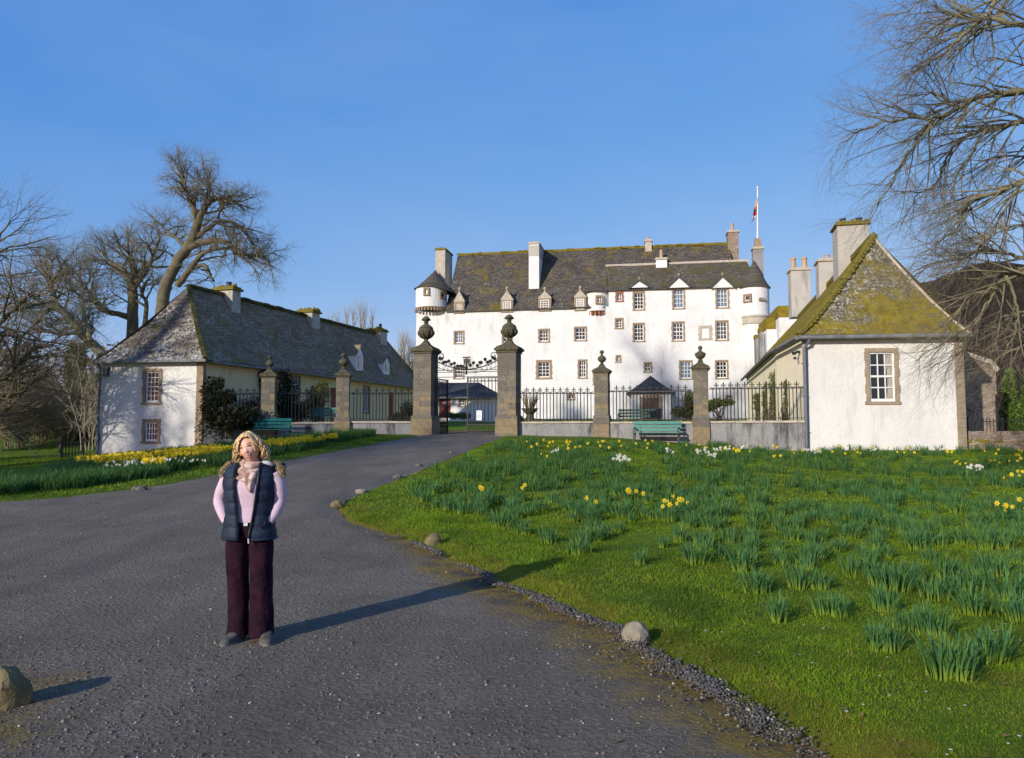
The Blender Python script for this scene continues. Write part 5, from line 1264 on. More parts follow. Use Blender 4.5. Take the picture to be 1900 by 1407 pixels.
RL([(1960, 510), (1900, 507), (1868, 510), (1848, 537), (1818, 587), (1779, 617), (1739, 642), (1699, 670)], 16, 17.5, .09, .012, 30, .25, 5.2)
RL([(1868, 510), (1885, 560), (1890, 600), (1870, 640), (1860, 665)], 16, 16.5, .06, .012, 12, .2)
RL([(1848, 537), (1800, 550), (1770, 590), (1755, 610)], 16.5, 17, .04, .010, 14, .1)
RL([(1960, 560), (1900, 580), (1860, 590), (1810, 640), (1770, 660), (1720, 690)], 17, 18, .06, .010, 24, .2, 4.6)
RL([(1970, 620), (1910, 640), (1860, 660), (1830, 690)], 16, 16.5, .05, .010, 12, .2, 4.2)
RL([(1960, 110), (1900, 120), (1850, 110), (1800, 130), (1760, 160)], 18.5, 19, .07, .010, 24, .2, 9.5)
RL([(1960, 270), (1900, 290), (1850, 290), (1800, 320), (1750, 350)], 18.5, 19, .07, .010, 24, .2, 7.9)
RL([(1960, 400), (1900, 420), (1850, 430), (1810, 440), (1770, 455)], 18.5, 19, .07, .010, 22, .2, 6.4)
T.done('overhanging_tree', 'bark_green', 'twig_dark', 'large bare tree drooping lichen-green branches over the right pavilion', 'tree', None, V((TX, TY, .3)))
# pale poplars far behind
cfP = dict(seg=[5, 4, 3], wob=[.05, .08, .1], trop=[.12, .1, .05], tap=.8, n=[0, 3, 2], len=[(3, 5), (1.5, 3), (.8, 1.5)], rad=[.09, .05, .03], ang=(.2, .5), t0=.1)
rr = random.Random(77)
POP = [(628, 597), (641, 588), (655, 583), (668, 577), (676, 580), (690, 588), (740, 640), (748, 634), (757, 640), (765, 650), (610, 600)]
PLB = ['leftmost', 'second', 'third', 'tallest, fourth', 'fifth', 'sixth']
for k, (px, py) in enumerate(POP):
    Y = rr.uniform(120, 135); T = Tree(200 + k, .06); b = at(px, 800, Y); t_ = at(px + rr.uniform(-3, 3), py, Y)
    T.limb3([V((b.x, b.y, 3)), b.lerp(t_, .5), t_], .32, .04, cfP, 38, .25, 0, .05)
    oi = sorted(q[0] for q in POP if q[0] < 690).index(px) if px < 690 else (sorted(q[0] for q in POP if q[0] > 700).index(px) if px > 700 else 0)
    od = ('leftmost', 'second from left', 'third from left', 'fourth from left', 'fifth from left', 'rightmost')[oi]
    lb = od + ' of the pale poplars behind the roof before its third chimney' if px < 690 else ('pale bare poplar right beside the third chimney of the left wing' if px == 690 else od.replace('fourth from left', 'rightmost') + ' pale bare treetop in the gap between left wing and mansion')
    T.done('poplar', 'twig_pale', 'twig_pale', lb, 'tree', 'pale poplars behind the left wing' if px < 690 else ('pale treetops in the gap' if px > 700 else None), V((b.x, b.y, 3)))

# ------------------------------------------------------------------ foliage helpers
def leaf_cloud(mb, blobs, n, size, rnd, aspect=2.2, up=.0, flat=False):
    """n small leaves spread through ellipsoid blobs (centre, rx, ry, rz), denser near their skins"""
    tot = sum(b[1] * b[3] for b in blobs)
    for c, rx, ry, rz in blobs:
        for k in range(int(n * rx * rz / tot)):
            d = V((rnd.gauss(0, 1), rnd.gauss(0, 1), rnd.gauss(0, 1))).normalized(); q = rnd.random() ** .4
            q *= 1 + .35 * MN.noise(d * 2.5 + V(c))
            p = V(c) + V((d.x * rx * q, d.y * ry * q, d.z * rz * q))
            a = V((rnd.gauss(0, 1), rnd.gauss(0, 1), rnd.gauss(0, 1) + up)) + d * .8; a.normalize()
            b = a.cross(V((rnd.gauss(0, 1), rnd.gauss(0, 1), rnd.gauss(0, 1)))).normalized(); s_ = size * rnd.uniform(.6, 1.4)
            mb.add([p, p + a * s_ * .5 + b * s_ / aspect / 2, p + a * s_, p + a * s_ * .5 - b * s_ / aspect / 2], [(0, 1, 2, 3)])
def shrub(name, base, blobs, n, size, leaf, label, seed, stems=12, stem_r=.02, cat='shrub', group=None, up=.0, aspect=2.2, extra=None):
    rnd = random.Random(seed); o = empty(name, base, label, cat, group); s = MB()
    for k in range(stems):
        b = rnd.choice(blobs); t_ = V(b[0]) + V((rnd.gauss(0, .5) * b[1], rnd.gauss(0, .4) * b[2], rnd.uniform(0, .9) * b[3])); p0 = V(base) + V((rnd.uniform(-.3, .3), rnd.uniform(-.1, .1), 0))
        s.tube([p0, p0.lerp(t_, .4) + V((rnd.uniform(-.2, .2), rnd.uniform(-.2, .2), .2)), t_], [stem_r * 1.5, stem_r, stem_r * .4], 4)
    s.build('stems', M['bark_old'], o); s = MB(); leaf_cloud(s, blobs, n, size, rnd, aspect, up)
    if extra: extra(s, rnd)
    s.build('foliage', M[leaf], o); return o
def bl(px, py, Y, rx, rz, ry=None): q = at(px, py, Y); k = Y / F; return (q, rx * k, ry if ry else rx * k * .8, rz * k)
# dark shrub hugging the corner of the left wing and hanging over the low wall
def drape(s, rnd):
    for k in range(20):
        p = at(rnd.uniform(378, 405), rnd.uniform(740, 795), 31.8 + rnd.random() * .5); d = V((-.5 - rnd.random() * .4, -.1, -.5 + rnd.uniform(-.3, .3))).normalized()
        for j in range(11):
            q = p + d * (j * .06) + V((0, 0, -.012 * j * j * .3)); a = (V((rnd.gauss(0, 1), rnd.gauss(0, 1), rnd.gauss(0, 1))) + d).normalized(); b = a.cross(d).normalized()
            s.add([q, q + a * .08 + b * .035, q + a * .16, q + a * .08 - b * .035], [(0, 1, 2, 3)])
            if j: s.add([q0_, q0_ + V((0, 0, .012)), q + V((0, 0, .012)), q], [(0, 1, 2, 3)])
            q0_ = V(q)
shrub('shrub', at(420, 812, 32.6), [bl(400, 752, 32.2, 24, 30, .5), bl(420, 775, 32.0, 42, 20, .5), bl(388, 725, 32.5, 13, 18, .4), bl(425, 738, 32.4, 11, 15, .3), bl(450, 775, 32.6, 35, 22, .5), bl(405, 712, 32.6, 10, 12, .3)], 9000, .12, 'leaf_dark', 'dark evergreen shrub spilling over the low wall at the left wing corner', 61, 16, .03, extra=drape)
shrub('shrub', at(450, 785, 35), [bl(455, 762, 35, 38, 18, .6), bl(420, 765, 35, 20, 16, .5), bl(475, 755, 35, 14, 20, .5)], 4500, .09, 'leaf_red', 'dark red-stemmed shrub behind the left railings', 62, 40, .02, up=1.5, aspect=4)
shrub('shrub', at(466, 790, 36.5), [bl(466, 710, 36.5, 26, 26, .6), bl(485, 700, 36.5, 16, 18, .5)], 4200, .11, 'leaf_dark', 'rounded dark climber under the eaves behind the leftmost small pier', 63, 12, .03)
shrub('shrub', at(535, 790, 37), [bl(532, 740, 37, 22, 42, .7), bl(527, 700, 37, 13, 14, .5), bl(545, 768, 37, 22, 18, .6)], 5200, .11, 'leaf_dark', 'tall dark bush behind the railing between the two left small piers', 64, 14, .03)
shrub('shrub', at(590, 790, 38), [bl(590, 735, 38, 22, 22, .6), bl(575, 760, 38, 25, 20, .6), bl(600, 720, 38, 10, 14, .4)], 3800, .10, 'leaf_olive', 'loose olive bush behind the rear left bench', 65, 26, .02, up=1)
shrub('shrub', at(760, 788, 40), [bl(757, 765, 40, 14, 20, .6), bl(735, 775, 40, 14, 9, .5)], 1500, .12, 'leaf_dark', 'low dark bush behind the railing next to the left gate pier', 66, 10, .03)
shrub('shrub', at(842, 778, 58), [bl(835, 771, 58, 14, 4, .8), bl(860, 772, 58, 14, 4, .8)], 1500, .16, 'leaf_climber', 'low green planting along the outbuilding wall seen through the gate', 67, 8, .02)
shrub('shrub', at(1278, 780, 62), [bl(1280, 745, 62, 11, 18, .8), bl(1262, 765, 62, 16, 9, .8), bl(1285, 765, 62, 14, 12, .8)], 2600, .2, 'leaf_climber', 'yellow-green bush by the mansion wall left of the vase-topped pier', 68, 10, .04)
shrub('shrub', at(1335, 780, 66), [bl(1330, 748, 66, 16, 6, .6), bl(1350, 747, 66, 12, 5, .6), bl(1318, 755, 66, 10, 8, .6)], 2000, .2, 'leaf_climber', 'green wall climber trained level beside the small low window', 69, 10, .04)
rn = random.Random(8)
for k, (px, yt, w_, Y, lab) in enumerate([(1410, 733, 11, 43, 'dark narrow'), (1440, 692, 13, 37, 'tallest bright'), (1424, 712, 8, 40, 'thin middle'), (1462, 708, 8, 34, 'thin right-hand')]):
    u_, z_ = (RI if px > 1441 else RI2).hit(px, 785); Y = (RI if px > 1441 else RI2).pt(u_, 0, .25).y
    shrub('wall_climber', at(px, 785, Y), [bl(px + rn.uniform(-2, 2), yt + (785 - yt) * (j + .5) / 5, Y, w_ * rn.uniform(.7, 1.1), (785 - yt) / 7, .2) for j in range(5)], 3200, .11, 'leaf_climber' if k != 0 else 'leaf_olive', lab + ' climber on the sunny yellow wall of the right wing', 70 + k, 22, .02, 'climber', None, .8, 3)
# sunlit clump tops along the foot of the right railing
# conifer far right
for k, (px, yt, w_, Y) in enumerate([(1873, 690, 20, 36), (1912, 680, 24, 35)]):
    shrub('conifer', at(px, 830, Y), [bl(px, yt + 12 + j * 17, Y, w_ * (.35 + .09 * j), 15, None) for j in range(8)], 9000, .16, 'leaf_conifer', ['bright green conifer behind the iron fence, beside the rubble outhouse', 'bright green conifer cut by the right frame edge'][k], 80 + k, 8, .05, 'conifer', None, 1.2, 2.6)
# evergreens and bare thicket left of the left wing
def conif(px, yt, w_, Y, n, leaf, lab, seed, yb=850):
    shrub('evergreen_tree', at(px, yb, Y), [bl(px + random.Random(seed + j).uniform(-.35, .35) * w_, yt + (yb - yt) * (j + .4) / 7, Y, w_ * (.35 + .11 * j) * random.Random(seed * 3 + j).uniform(.8, 1.2), (yb - yt) / 9, None) for j in range(7)], n, .26, leaf, lab, seed, 12, .06, 'evergreen', None, .6, 3.2)
conif(150, 650, 40, 42, 14000, 'leaf_olive', 'olive evergreen with ragged pointed top beside the left wing downpipe', 90)
conif(95, 700, 38, 44, 10000, 'leaf_olive', 'lower olive evergreen between the thicket and the pointed evergreen', 91)
conif(120, 760, 30, 42, 5000, 'leaf_hedge', 'dark low evergreen bush behind the wooden gate', 92)
conif(178, 700, 18, 40, 3600, 'leaf_olive', 'thin olive evergreen touching the left wing corner', 93)
conif(30, 735, 55, 58, 6000, 'leaf_hedge', 'dark evergreen mass at the far left edge', 94)
cfT = dict(seg=[6, 5, 4], wob=[.15, .2, .25], trop=[.06, .03, 0], tap=.75, n=[0, 4, 3], len=[(1.2, 2.4), (.7, 1.4), (.4, .8)], rad=[.035, .018, .010], ang=(.4, 1.2), t0=.15)
for k, (px, Y, h_, tw, lb) in enumerate([(25, 38, 3.6, 'twig_grey', 'tangled bare bush at the far left lawn edge'), (70, 40, 4.2, 'twig_brown', 'brown bare thicket left of the wooden gate'), (118, 39, 3.8, 'twig_grey', 'bare bush above the wooden gate'), (165, 37, 4.2, 'twig_pale', 'pale bare sapling cluster beside the left wing downpipe'), (-40, 36, 4.5, 'twig_brown', 'dense brown bush cut by the left frame edge')]):
    T = Tree(300 + k, .02); b = at(px, 850, Y); b.z = ground(b.x, b.y)
    for j in range((26, 20, 9, 8, 24)[k]):
        a = T.r.uniform(0, 6.28); sp = T.r.uniform(.2, 1.7); hh = h_ * T.r.uniform(.5, 1.05); dv = V((math.cos(a), math.sin(a) * .6, 0))
        T.limb3([b + dv * .35, b + dv * (.35 + sp * .3) + UP * hh * .45, b + dv * (.3 + sp * .8) + UP * hh * .8, b + dv * (.4 + sp) + UP * hh], .035, .010, cfT, 15, .1)
    T.done('bare_bush', tw, tw, lb, 'bush', None, b)
# distant wood closing the view at the far left
rr = random.Random(55)
s = MB()
leaf_cloud(s, [(V((-120 + k * 9 + rr.uniform(-3, 3), 105 + rr.uniform(-8, 8), 4 + rr.uniform(0, 3))), 9, 6, 7 + rr.uniform(0, 3)) for k in range(9)], 16000, 1.1, rr)
tag(s.build('distant_wood', M['leaf_dry'], None), 'brown distant wood behind the thicket at the far left', 'wood', None, 'stuff')
# ------------------------------------------------------------------ stones
def stone(px, py, wpx, hpx, mat, label, seed, sink=.45, cat='rock', name='rock'):
    q = gh(px, py); k = q.y / F * 1.0; r = wpx * k / 2; h = hpx * k
    s = MB(); rows = []; rnd = random.Random(seed); off = V((rnd.random() * 50, rnd.random() * 50, 0))
    N, Mm = 22, 14
    for j in range(Mm + 1):
        ph = math.pi * j / Mm; row = []
        for i in range(N + 1):
            th = 2 * math.pi * (i % N) / N; d = V((math.sin(ph) * math.cos(th), math.sin(ph) * math.sin(th), math.cos(ph)))
            f = 1 + .35 * MN.noise(d * 1.1 + off) + .12 * MN.noise(d * 3 + off); f = min(f, 1.12 + .1 * MN.noise(d * 2 + off))
            row.append(V((q.x + d.x * r * f, q.y + r + d.y * r * .9 * f, q.z - h * sink + (d.z * .5 + .5) * h * (1 + sink) * (.8 + .2 * f))))
        rows.append(row)
    s.grid(rows); o = s.build(name, M[mat], None, smooth=False); return tag(o, label, cat, None)
stone(-24, 1335, 88, 84, 'boulder', 'large rounded boulder cut by the left frame edge', 1, cat='boulder', name='boulder')
stone(802, 1016, 33, 24, 'boulder', 'brown rounded stone at the lawn edge, upper one on the bend', 2)
stone(1184, 1202, 50, 40, 'rock_pale', 'pale blocky stone at the gravel edge, nearest on the right', 3)
stone(257, 913, 22, 11, 'rock_dark', 'dark low stone on the left verge behind the woman', 4); stone(247, 911, 12, 9, 'rock_dark', 'smaller dark stone touching the low stone on the left verge', 5)
stone(736, 888, 16, 8, 'rock_dark', 'flat dark stone on the drive edge midway to the gate', 6); stone(776, 867, 14, 7, 'rock_dark', 'small dark stone on the drive edge, second before the gate', 7)
stone(836, 843, 9, 6, 'rock_dark', 'tiny dark stone on the drive edge closest to the gate', 8); stone(668, 917, 24, 9, 'rock_pale', 'pale slanting stone just above the grass tip', 9)
stone(622, 943, 22, 14, 'boulder', 'brown stone at the very tip of the lawn', 10); stone(640, 832, 10, 5, 'rock_dark', 'small stone on the left verge kerb beyond the woman', 11)
# loose gravel: small chips over the drive, thick along the lawn edge
rng = np.random.default_rng(5)
def chips(name, pts, size, mat, label, cat):
    n = len(pts); base = np.array([[-1, -1, -.6], [1, -1, -.6], [1, 1, -.6], [-1, 1, -.6], [-.7, -.7, .7], [.7, -.7, .6], [.7, .7, .7], [-.7, .7, .5]], float)
    s = size[:, None, None] * rng.uniform(.45, 1.0, (n, 1, 3)) * .5; v = base[None] * (1 + rng.uniform(-.3, .3, (n, 8, 3))) * s
    a = rng.uniform(0, 6.28, n); b = rng.uniform(-.5, .5, n); ca, sa, cb, sb = np.cos(a), np.sin(a), np.cos(b), np.sin(b)
    x, y, z = v[..., 0], v[..., 1], v[..., 2]; y, z = y * cb[:, None] - z * sb[:, None], y * sb[:, None] + z * cb[:, None]
    x, y = x * ca[:, None] - y * sa[:, None], x * sa[:, None] + y * ca[:, None]
    v = np.stack([x, y, z], -1) + pts[:, None, :]; f0 = np.array([[0, 3, 2, 1], [4, 5, 6, 7], [0, 1, 5, 4], [1, 2, 6, 5], [2, 3, 7, 6], [3, 0, 4, 7]])
    f = (f0[None] + (np.arange(n) * 8)[:, None, None]).reshape(-1, 4); o = np_mesh(name, v.reshape(-1, 3), f, M[mat]); return tag(o, label, cat, None, 'stuff')
n = NM('gravel_chips', .9, .25); n.base(n.ramp(n.rnd(), [(0, (.08, .068, .055)), (.35, (.13, .115, .095)), (.6, (.18, .155, .13)), (.86, (.10, .085, .07)), (.97, (.28, .25, .21)), (1, (.5, .46, .42))])); M['gravel_chips'] = n.m
n = NM('gravel_edge', .8, .3); n.base(n.ramp(n.rnd(), [(0, (.05, .048, .046)), (.4, (.09, .085, .08)), (.7, (.14, .13, .12)), (.85, (.12, .085, .045)), (.96, (.2, .18, .15)), (1, (.40, .38, .34))])); M['gravel_edge'] = n.m
P_ = []; S_ = []
rp = random.Random(15)
while len(P_) < 11000:
    y = 2.6 + 12 * rp.random() ** 1.8; x = rp.uniform(-.72 * y - .3, .72 * y + .3)
    if x > xr(y) - .05 or x < xl(y): continue
    dens = .5 + 1.2 * MN.noise((x * .6, y * .6, 4)) + (1.0 if x < -1.5 and y < 6 else 0)
    if rp.random() > dens: continue
    P_.append((x, y, ground(x, y) + .032 + rut(x, y))); S_.append(rp.uniform(.005, .014) * (1 + .05 * y) if rp.random() < .93 else rp.uniform(.015, .03))
chips('loose_gravel', np.array(P_), np.array(S_), 'gravel_chips', 'loose grey stone chips scattered over the gravel drive', 'gravel')
P_ = []; S_ = []
while len(P_) < 5500:
    y = rp.uniform(2.7, 10.6); wd = .07 + .05 * ss((9 - y) / 5); c_ = xr(y) - .05 + .06 * MN.noise((y * 2, 0, 0))
    x = c_ + rp.gauss(0, wd * .55)
    if rp.random() > .35 + 1.5 * MN.noise((x * 1.5, y * 1.5, 3)) + (.25 if 3.6 < y < 8.6 else -.1): continue
    P_.append((x, y, ground(x, y) + .035 + .018 * rp.random() * math.exp(-((x - c_) / wd) ** 2))); S_.append(rp.uniform(.007, .024))
chips('edge_gravel', np.array(P_), np.array(S_), 'gravel_edge', 'dark slaty chippings heaped along the lawn edge', 'gravel')
# ------------------------------------------------------------------ grass blades
def blades(name, pts, h, w_, lean, label):
    n = len(pts); a = rng.uniform(0, 6.28, n); dx, dy = np.cos(a), np.sin(a); ln = rng.uniform(.1, 1.0, n) * lean; b = rng.uniform(0, 6.28, n)
    tip = pts + np.stack([np.cos(b) * ln * h, np.sin(b) * ln * h, h], 1); md = pts + np.stack([np.cos(b) * ln * h * .3, np.sin(b) * ln * h * .3, h * .55], 1)
    wv = np.stack([dx * w_ / 2, dy * w_ / 2, np.zeros(n)], 1); v = np.stack([pts - wv, pts + wv, md + wv * .8, md - wv * .8, tip + wv * .1, tip - wv * .1], 1).reshape(-1, 3)
    i = np.arange(n)[:, None] * 6; f = np.concatenate([i + np.array([[0, 1, 2, 3]]), i + np.array([[3, 2, 4, 5]])]); o = np_mesh(name, v, f, M['grass_blade']); return tag(o, label, 'grass', None, 'stuff')
def gpts(n, y0, y1, pw, side):
    y = y0 + (y1 - y0) * rng.random(n) ** pw
    if side > 0: lo = np.interp(y, [a for a, b in RT], [b for a, b in RT]) + .02; hi = np.maximum(.72 * y + 3.4, lo + .5)
    else: hi = np.interp(y, [a for a, b in LT], [b for a, b in LT]) - .02; lo = np.minimum(-.72 * y - 1, hi - .5)
    keep = rng.random(n) < (hi - lo) / (hi - lo).max(); y, lo, hi = y[keep], lo[keep], hi[keep]; x = lo + (hi - lo) * rng.random(len(y))
    e_ = (x - lo) if side > 0 else (hi - x)
    ok = e_ > .10 * rng.random(len(y)); x, y = x[ok], y[ok]
    z = np.array([ground(a, b) + bumpy(a, b) for a, b in zip(x, y)]); return np.stack([x, y, z - .004], 1)
p1 = gpts(470000, 2.9, 13, 1.15, 1); d_ = p1[:, 1]; var = np.array([MN.noise((a * .9, b * .9, 7)) for a, b in p1[:, :2]])
blades('lawn_grass', p1, rng.uniform(.010, .028, len(p1)) * (1 + .9 * var) * (1 + .04 * d_), rng.uniform(.0025, .0048, len(p1)) * (.8 + .10 * d_), 1.5, 'short mossy lawn grass in the right foreground')
pb = gpts(170000, 2.9, 6.5, 1.0, 1); blades('lawn_grass', pb, rng.uniform(.008, .022, len(pb)), rng.uniform(.002, .004, len(pb)), 1.6, 'shortest mossy grass close to the camera by the drive edge')
p2 = gpts(240000, 12, 31, 1.0, 1); blades('lawn_grass', p2, rng.uniform(.02, .05, len(p2)), rng.uniform(.008, .018, len(p2)), 1.1, 'lawn grass between the daffodil clumps up to the screen wall')
p3 = gpts(90000, 14.5, 33, 1.0, -1); blades('lawn_grass', p3, rng.uniform(.03, .07, len(p3)), rng.uniform(.012, .022, len(p3)), 1.1, 'grass verge left of the drive')
n_ = NM('dead_leaf', .9, .1); n_.base(n_.ramp(n_.rnd(), [(0, (.16, .085, .035)), (.6, (.24, .15, .07)), (1, (.10, .06, .03))])); M['dead_leaf'] = n_.m
s = MB(); rl_ = random.Random(44)
for k in range(420):
    y = rl_.uniform(3, 13); x = xr(y) + (rl_.expovariate(1.6) if rl_.random() < .55 else -rl_.expovariate(3.5)) if rl_.random() < .7 else rl_.uniform(max(-.7 * y, xl(y)), .7 * y)
    z = ground(x, y) + (bumpy(x, y) + .028 if x > xr(y) else .045); a = rl_.uniform(0, 6.28); q = V((x, y, z)); u_ = V((math.cos(a), math.sin(a), rl_.uniform(-.2, .3))) * rl_.uniform(.012, .028); v_ = V((-u_.y, u_.x, rl_.uniform(-.008, .008))) * .45
    s.add([q - u_, q + v_, q + u_, q - v_], [(0, 1, 2, 3)])
tag(s.build('fallen_leaves', M['dead_leaf'], None), 'small brown dead leaves scattered along the lawn edge and drive', 'leaves', None, 'stuff')
# white litter petals / daisies on the lawn
n = 130; y = rng.uniform(3.2, 12, n); x = np.array([max(xr(v), -9) + .3 + rng.random() * (.7 * v - xr(v)) for v in y])
dz = np.array([ground(a, b) + bumpy(a, b) + .03 for a, b in zip(x, y)])
s = MB()
for a, b, c in zip(x, y, dz):
    r_ = rng.uniform(.006, .012); k_ = 6
    s.add([(a, b, c)] + [(a + math.cos(j * 1.047) * r_, b + math.sin(j * 1.047) * r_, c + .003) for j in range(6)], [(0, j + 1, (j + 1) % 6 + 1) for j in range(6)])
tag(s.build('daisies', M['petal_white'], None), 'tiny white daisies and petals dotted over the short grass', 'flowers', None, 'stuff')
# ------------------------------------------------------------------ daffodils
def clump_mesh(seed, n, rad, h):
    r = random.Random(seed); s = MB()
    for k in range(n):
        a = r.uniform(0, 6.283); q = rad * math.sqrt(r.random()); bx, by = math.cos(a) * q, math.sin(a) * q * .8
        d = V((math.cos(a) + r.gauss(0, .5), math.sin(a) + r.gauss(0, .5), 0)).normalized(); out = (.10 + .42 * q / rad) * r.uniform(.5, 1.3); hh = h * r.uniform(.6, 1.08)
        if r.random() < .14: out *= 2.2; hh *= .75
        sd = V((-d.y, d.x, 0)) * r.uniform(.0045, .0075); tw = r.uniform(-.6, .6); sd = V((sd.x * math.cos(tw) - sd.y * math.sin(tw), sd.x * math.sin(tw) + sd.y * math.cos(tw), 0))
        vs = []
        for j in range(5):
            t = j / 4; c = V((bx, by, -.02)) + d * (out * hh * t ** 1.8) + UP * (hh * (t - .12 * out * t ** 3)); wd = (1, 1.1, 1.05, .85, .25)[j]; vs += [c - sd * wd, c + sd * wd]
        s.add(vs, [(2 * j, 2 * j + 1, 2 * j + 3, 2 * j + 2) for j in range(4)])
    return s
def head_mesh(s, c, d, r, big=True):
    d = d.normalized(); a = d.cross(UP).normalized(); b = a.cross(d)
    for j in range(6):
        an = j * 1.047; p = a * math.cos(an) + b * math.sin(an); q = a * math.cos(an + 1.57) + b * math.sin(an + 1.57)
        s.add([c, c + p * r * .55 + q * r * .3 + d * r * .05, c + p * r, c + p * r * .55 - q * r * .3 + d * r * .05], [(0, 1, 2, 3)])
    n_ = 6; vs = []
    for t, rr_ in ((0, .2), (.45, .26), (.6, .38)):
        for j in range(n_): vs.append(c + d * r * t + (a * math.cos(j * 1.047) + b * math.sin(j * 1.047)) * r * rr_)
    s.add(vs, [(i * n_ + j, i * n_ + (j + 1) % n_, (i + 1) * n_ + (j + 1) % n_, (i + 1) * n_ + j) for i in range(2) for j in range(n_)])
SH = V((-.5, -.8, .05))
PROTO = []
for k in range(7):
    o = clump_mesh(500 + k, (62, 80, 50, 70, 90, 56, 74)[k], (.12, .15, .10, .13, .16, .11, .13)[k], (.26, .30, .24, .29, .27, .25, .31)[k]).build('daffodil_clump', M['leaf_clump'], None, origin=(0, 0, 0)); PROTO.append(o)
FL = {}
for key, m in (('y', 'petal_yellow'), ('w', 'petal_white')):
    s = MB(); s.tube([(0, 0, .05), (.01, 0, .2), (.02, -.01, .30)], .004, 4); nst = len(s.f); head_mesh(s, V((.02, -.02, .30)), SH, .045); me = s.build('flower', [M[m], M['leaf_daffodil']], None, origin=(0, 0, 0)); FL[key] = me
    for f_ in me.data.polygons[:nst]: f_.material_index = 1
GL_ = 'leafy daffodil clump without flowers on the right lawn'; 
first = {}
def zone(x, y):
    px = CX + F * x / y; side = 'toward the left point of the lawn' if px < 1130 else 'in the middle of the lawn' if px < 1480 else 'toward the right frame edge'
    return ('in front rows ' if y < 9.5 else 'in the middle rows ' if y < 14 else 'in the back rows ') + side
def clump(x, y, k, rot, sc, fl=None, nfl=0, label=None, group='daffodil clumps on the right lawn'):
    src = PROTO[k]
    if k in first: o = src.copy(); COL.objects.link(o); 
    else: o = src; first[k] = 1
    for ch in list(o.children): pass
    o.location = (x, y, ground(x, y) + bumpy(x, y)); o.rotation_euler = (0, 0, rot); o.scale = (sc, sc, sc)
    tag(o, label or {None: 'flowerless leafy daffodil clump ', 'y': 'clump with yellow daffodil flowers ', 'w': 'clump with creamy white flowers '}[fl] + zone(x, y), 'daffodils', group)
    if fl:
        r = random.Random(int(x * 100 + y * 10))
        for j in range(nfl):
            f = FL[fl].copy(); COL.objects.link(f); f.parent = o; f.location = (r.uniform(-.14, .14), r.uniform(-.12, .1), r.uniform(-.05, .04)); f.rotation_euler = (r.uniform(-.15, .15), r.uniform(-.15, .15), r.uniform(-1, 1)); sc_ = r.uniform(.8, 1.15); f.scale = (sc_, sc_, sc_)
    return o
# front clumps read off the photograph (px of the foot), then a loose natural spread behind them
FRONT = [(1188, 1056, 'daffodil leaf clump leftmost of the front row, near the shadow'), (1293, 1056, None), (1285, 1052, None), (1395, 1105, None), (1410, 1106, None), (1442, 1162, 'small leaf clump alone below the double front clumps'), (1532, 1147, 'splayed clump of long daffodil leaves right of the lone one'), (1555, 1150, None), (1642, 1137, None), (1632, 1222, None), (1650, 1224, 'dense tall clump of daffodil leaves left of the nearest one'), (1690, 1180, None), (1715, 1187, None), (1735, 1190, None), (1757, 1280, 'nearest daffodil clump, lowest on the right lawn'), (1776, 1280, None), (1825, 1250, 'leaf clump sprawling right, just behind the nearest clump'), (1850, 1245, None), (1804, 1142, None), (1822, 1142, None), (1872, 1150, None), (1890, 1158, None), (1735, 1115, None), (1752, 1108, None), (1782, 1105, None), (1657, 1098, None), (1631, 1090, None), (1666, 1092, None), (1610, 1068, None), (1700, 1080, None), (1756, 1076, None), (1817, 1072, None), (1843, 1074, None), (1890, 1055, None), (1825, 1030, None), (1864, 1030, None), (1449, 1056, None), (1502, 1052, None), (1485, 1096, None), (1522, 1098, None), (1375, 1068, None), (1074, 1034, None), (1018, 1012, None), (1086, 1010, None), (960, 996, None), (975, 998, None), (925, 985, None), (860, 962, None), (808, 950, None), (830, 955, None), (890, 965, None), (1120, 1000, None), (1105, 1008, None), (1150, 990, None), (1230, 1022, None), (1260, 1010, None), (1310, 1030, None), (1340, 1045, None)]
rp = random.Random(99); pos = []
for px, py, lb in FRONT:
    q = gh(px, py); pos.append((q.x, q.y, lb))
front_y = lambda x: 0
def inbed(px, py):
    B = [(745, 905), (780, 945), (860, 968), (960, 1000), (1075, 1035), (1200, 1030), (1340, 1060), (1500, 1070), (1640, 1100), (1760, 1120), (1950, 1180)]
    T_ = [(745, 905), (800, 880), (900, 845), (930, 825), (1950, 838)]
    return interp(T_, px) < py < interp(B, px)
tries = 0
while len(pos) < 720 and tries < 60000:
    tries += 1; py = 826 + 290 * rp.random() ** 1.9; px = rp.uniform(745, 1960)
    if not inbed(px, py): continue
    q = gh(px, py)
    cl = MN.noise((q.x * .45, q.y * .35, 11)) + .5 * MN.noise((q.x * 1.2, q.y * 1.0, 5))
    if cl < -.23 + .1 * rp.random(): continue
    if any((q.x - a) ** 2 + (q.y - b) ** 2 < (.25 if q.y > 11 else .30) ** 2 for a, b, _ in pos): continue
    pos.append((q.x, q.y, None))
YEL = [(1092, 965), (960, 930), (900, 940), (1168, 950), (1250, 962), (1262, 958), (1240, 968), (1860, 970), (1880, 968), (1895, 975), (1875, 905), (1890, 900), (1790, 873), (1830, 868), (1850, 870), (1880, 872), (1768, 868), (1895, 868), (1120, 836), (1050, 838), (1010, 860), (1360, 850), (1438, 862), (1475, 850)]
WHT = [(1148, 868), (1155, 872), (1805, 886), (1810, 884), (1300, 852), (1330, 848), (1350, 845), (1380, 840), (1320, 858), (1500, 848), (1515, 850), (1620, 845), (1640, 846), (1730, 845), (1745, 846), (1240, 850), (1030, 848)]
fl_at = []
for L_, key in ((YEL, 'y'), (WHT, 'w')):
    for px, py in L_:
        q = gh(px, py + 6); fl_at.append((q.x, q.y, key))
pos.sort(key=lambda t: t[1]); nth = [p for p in pos[:258]]; far = pos[258:]
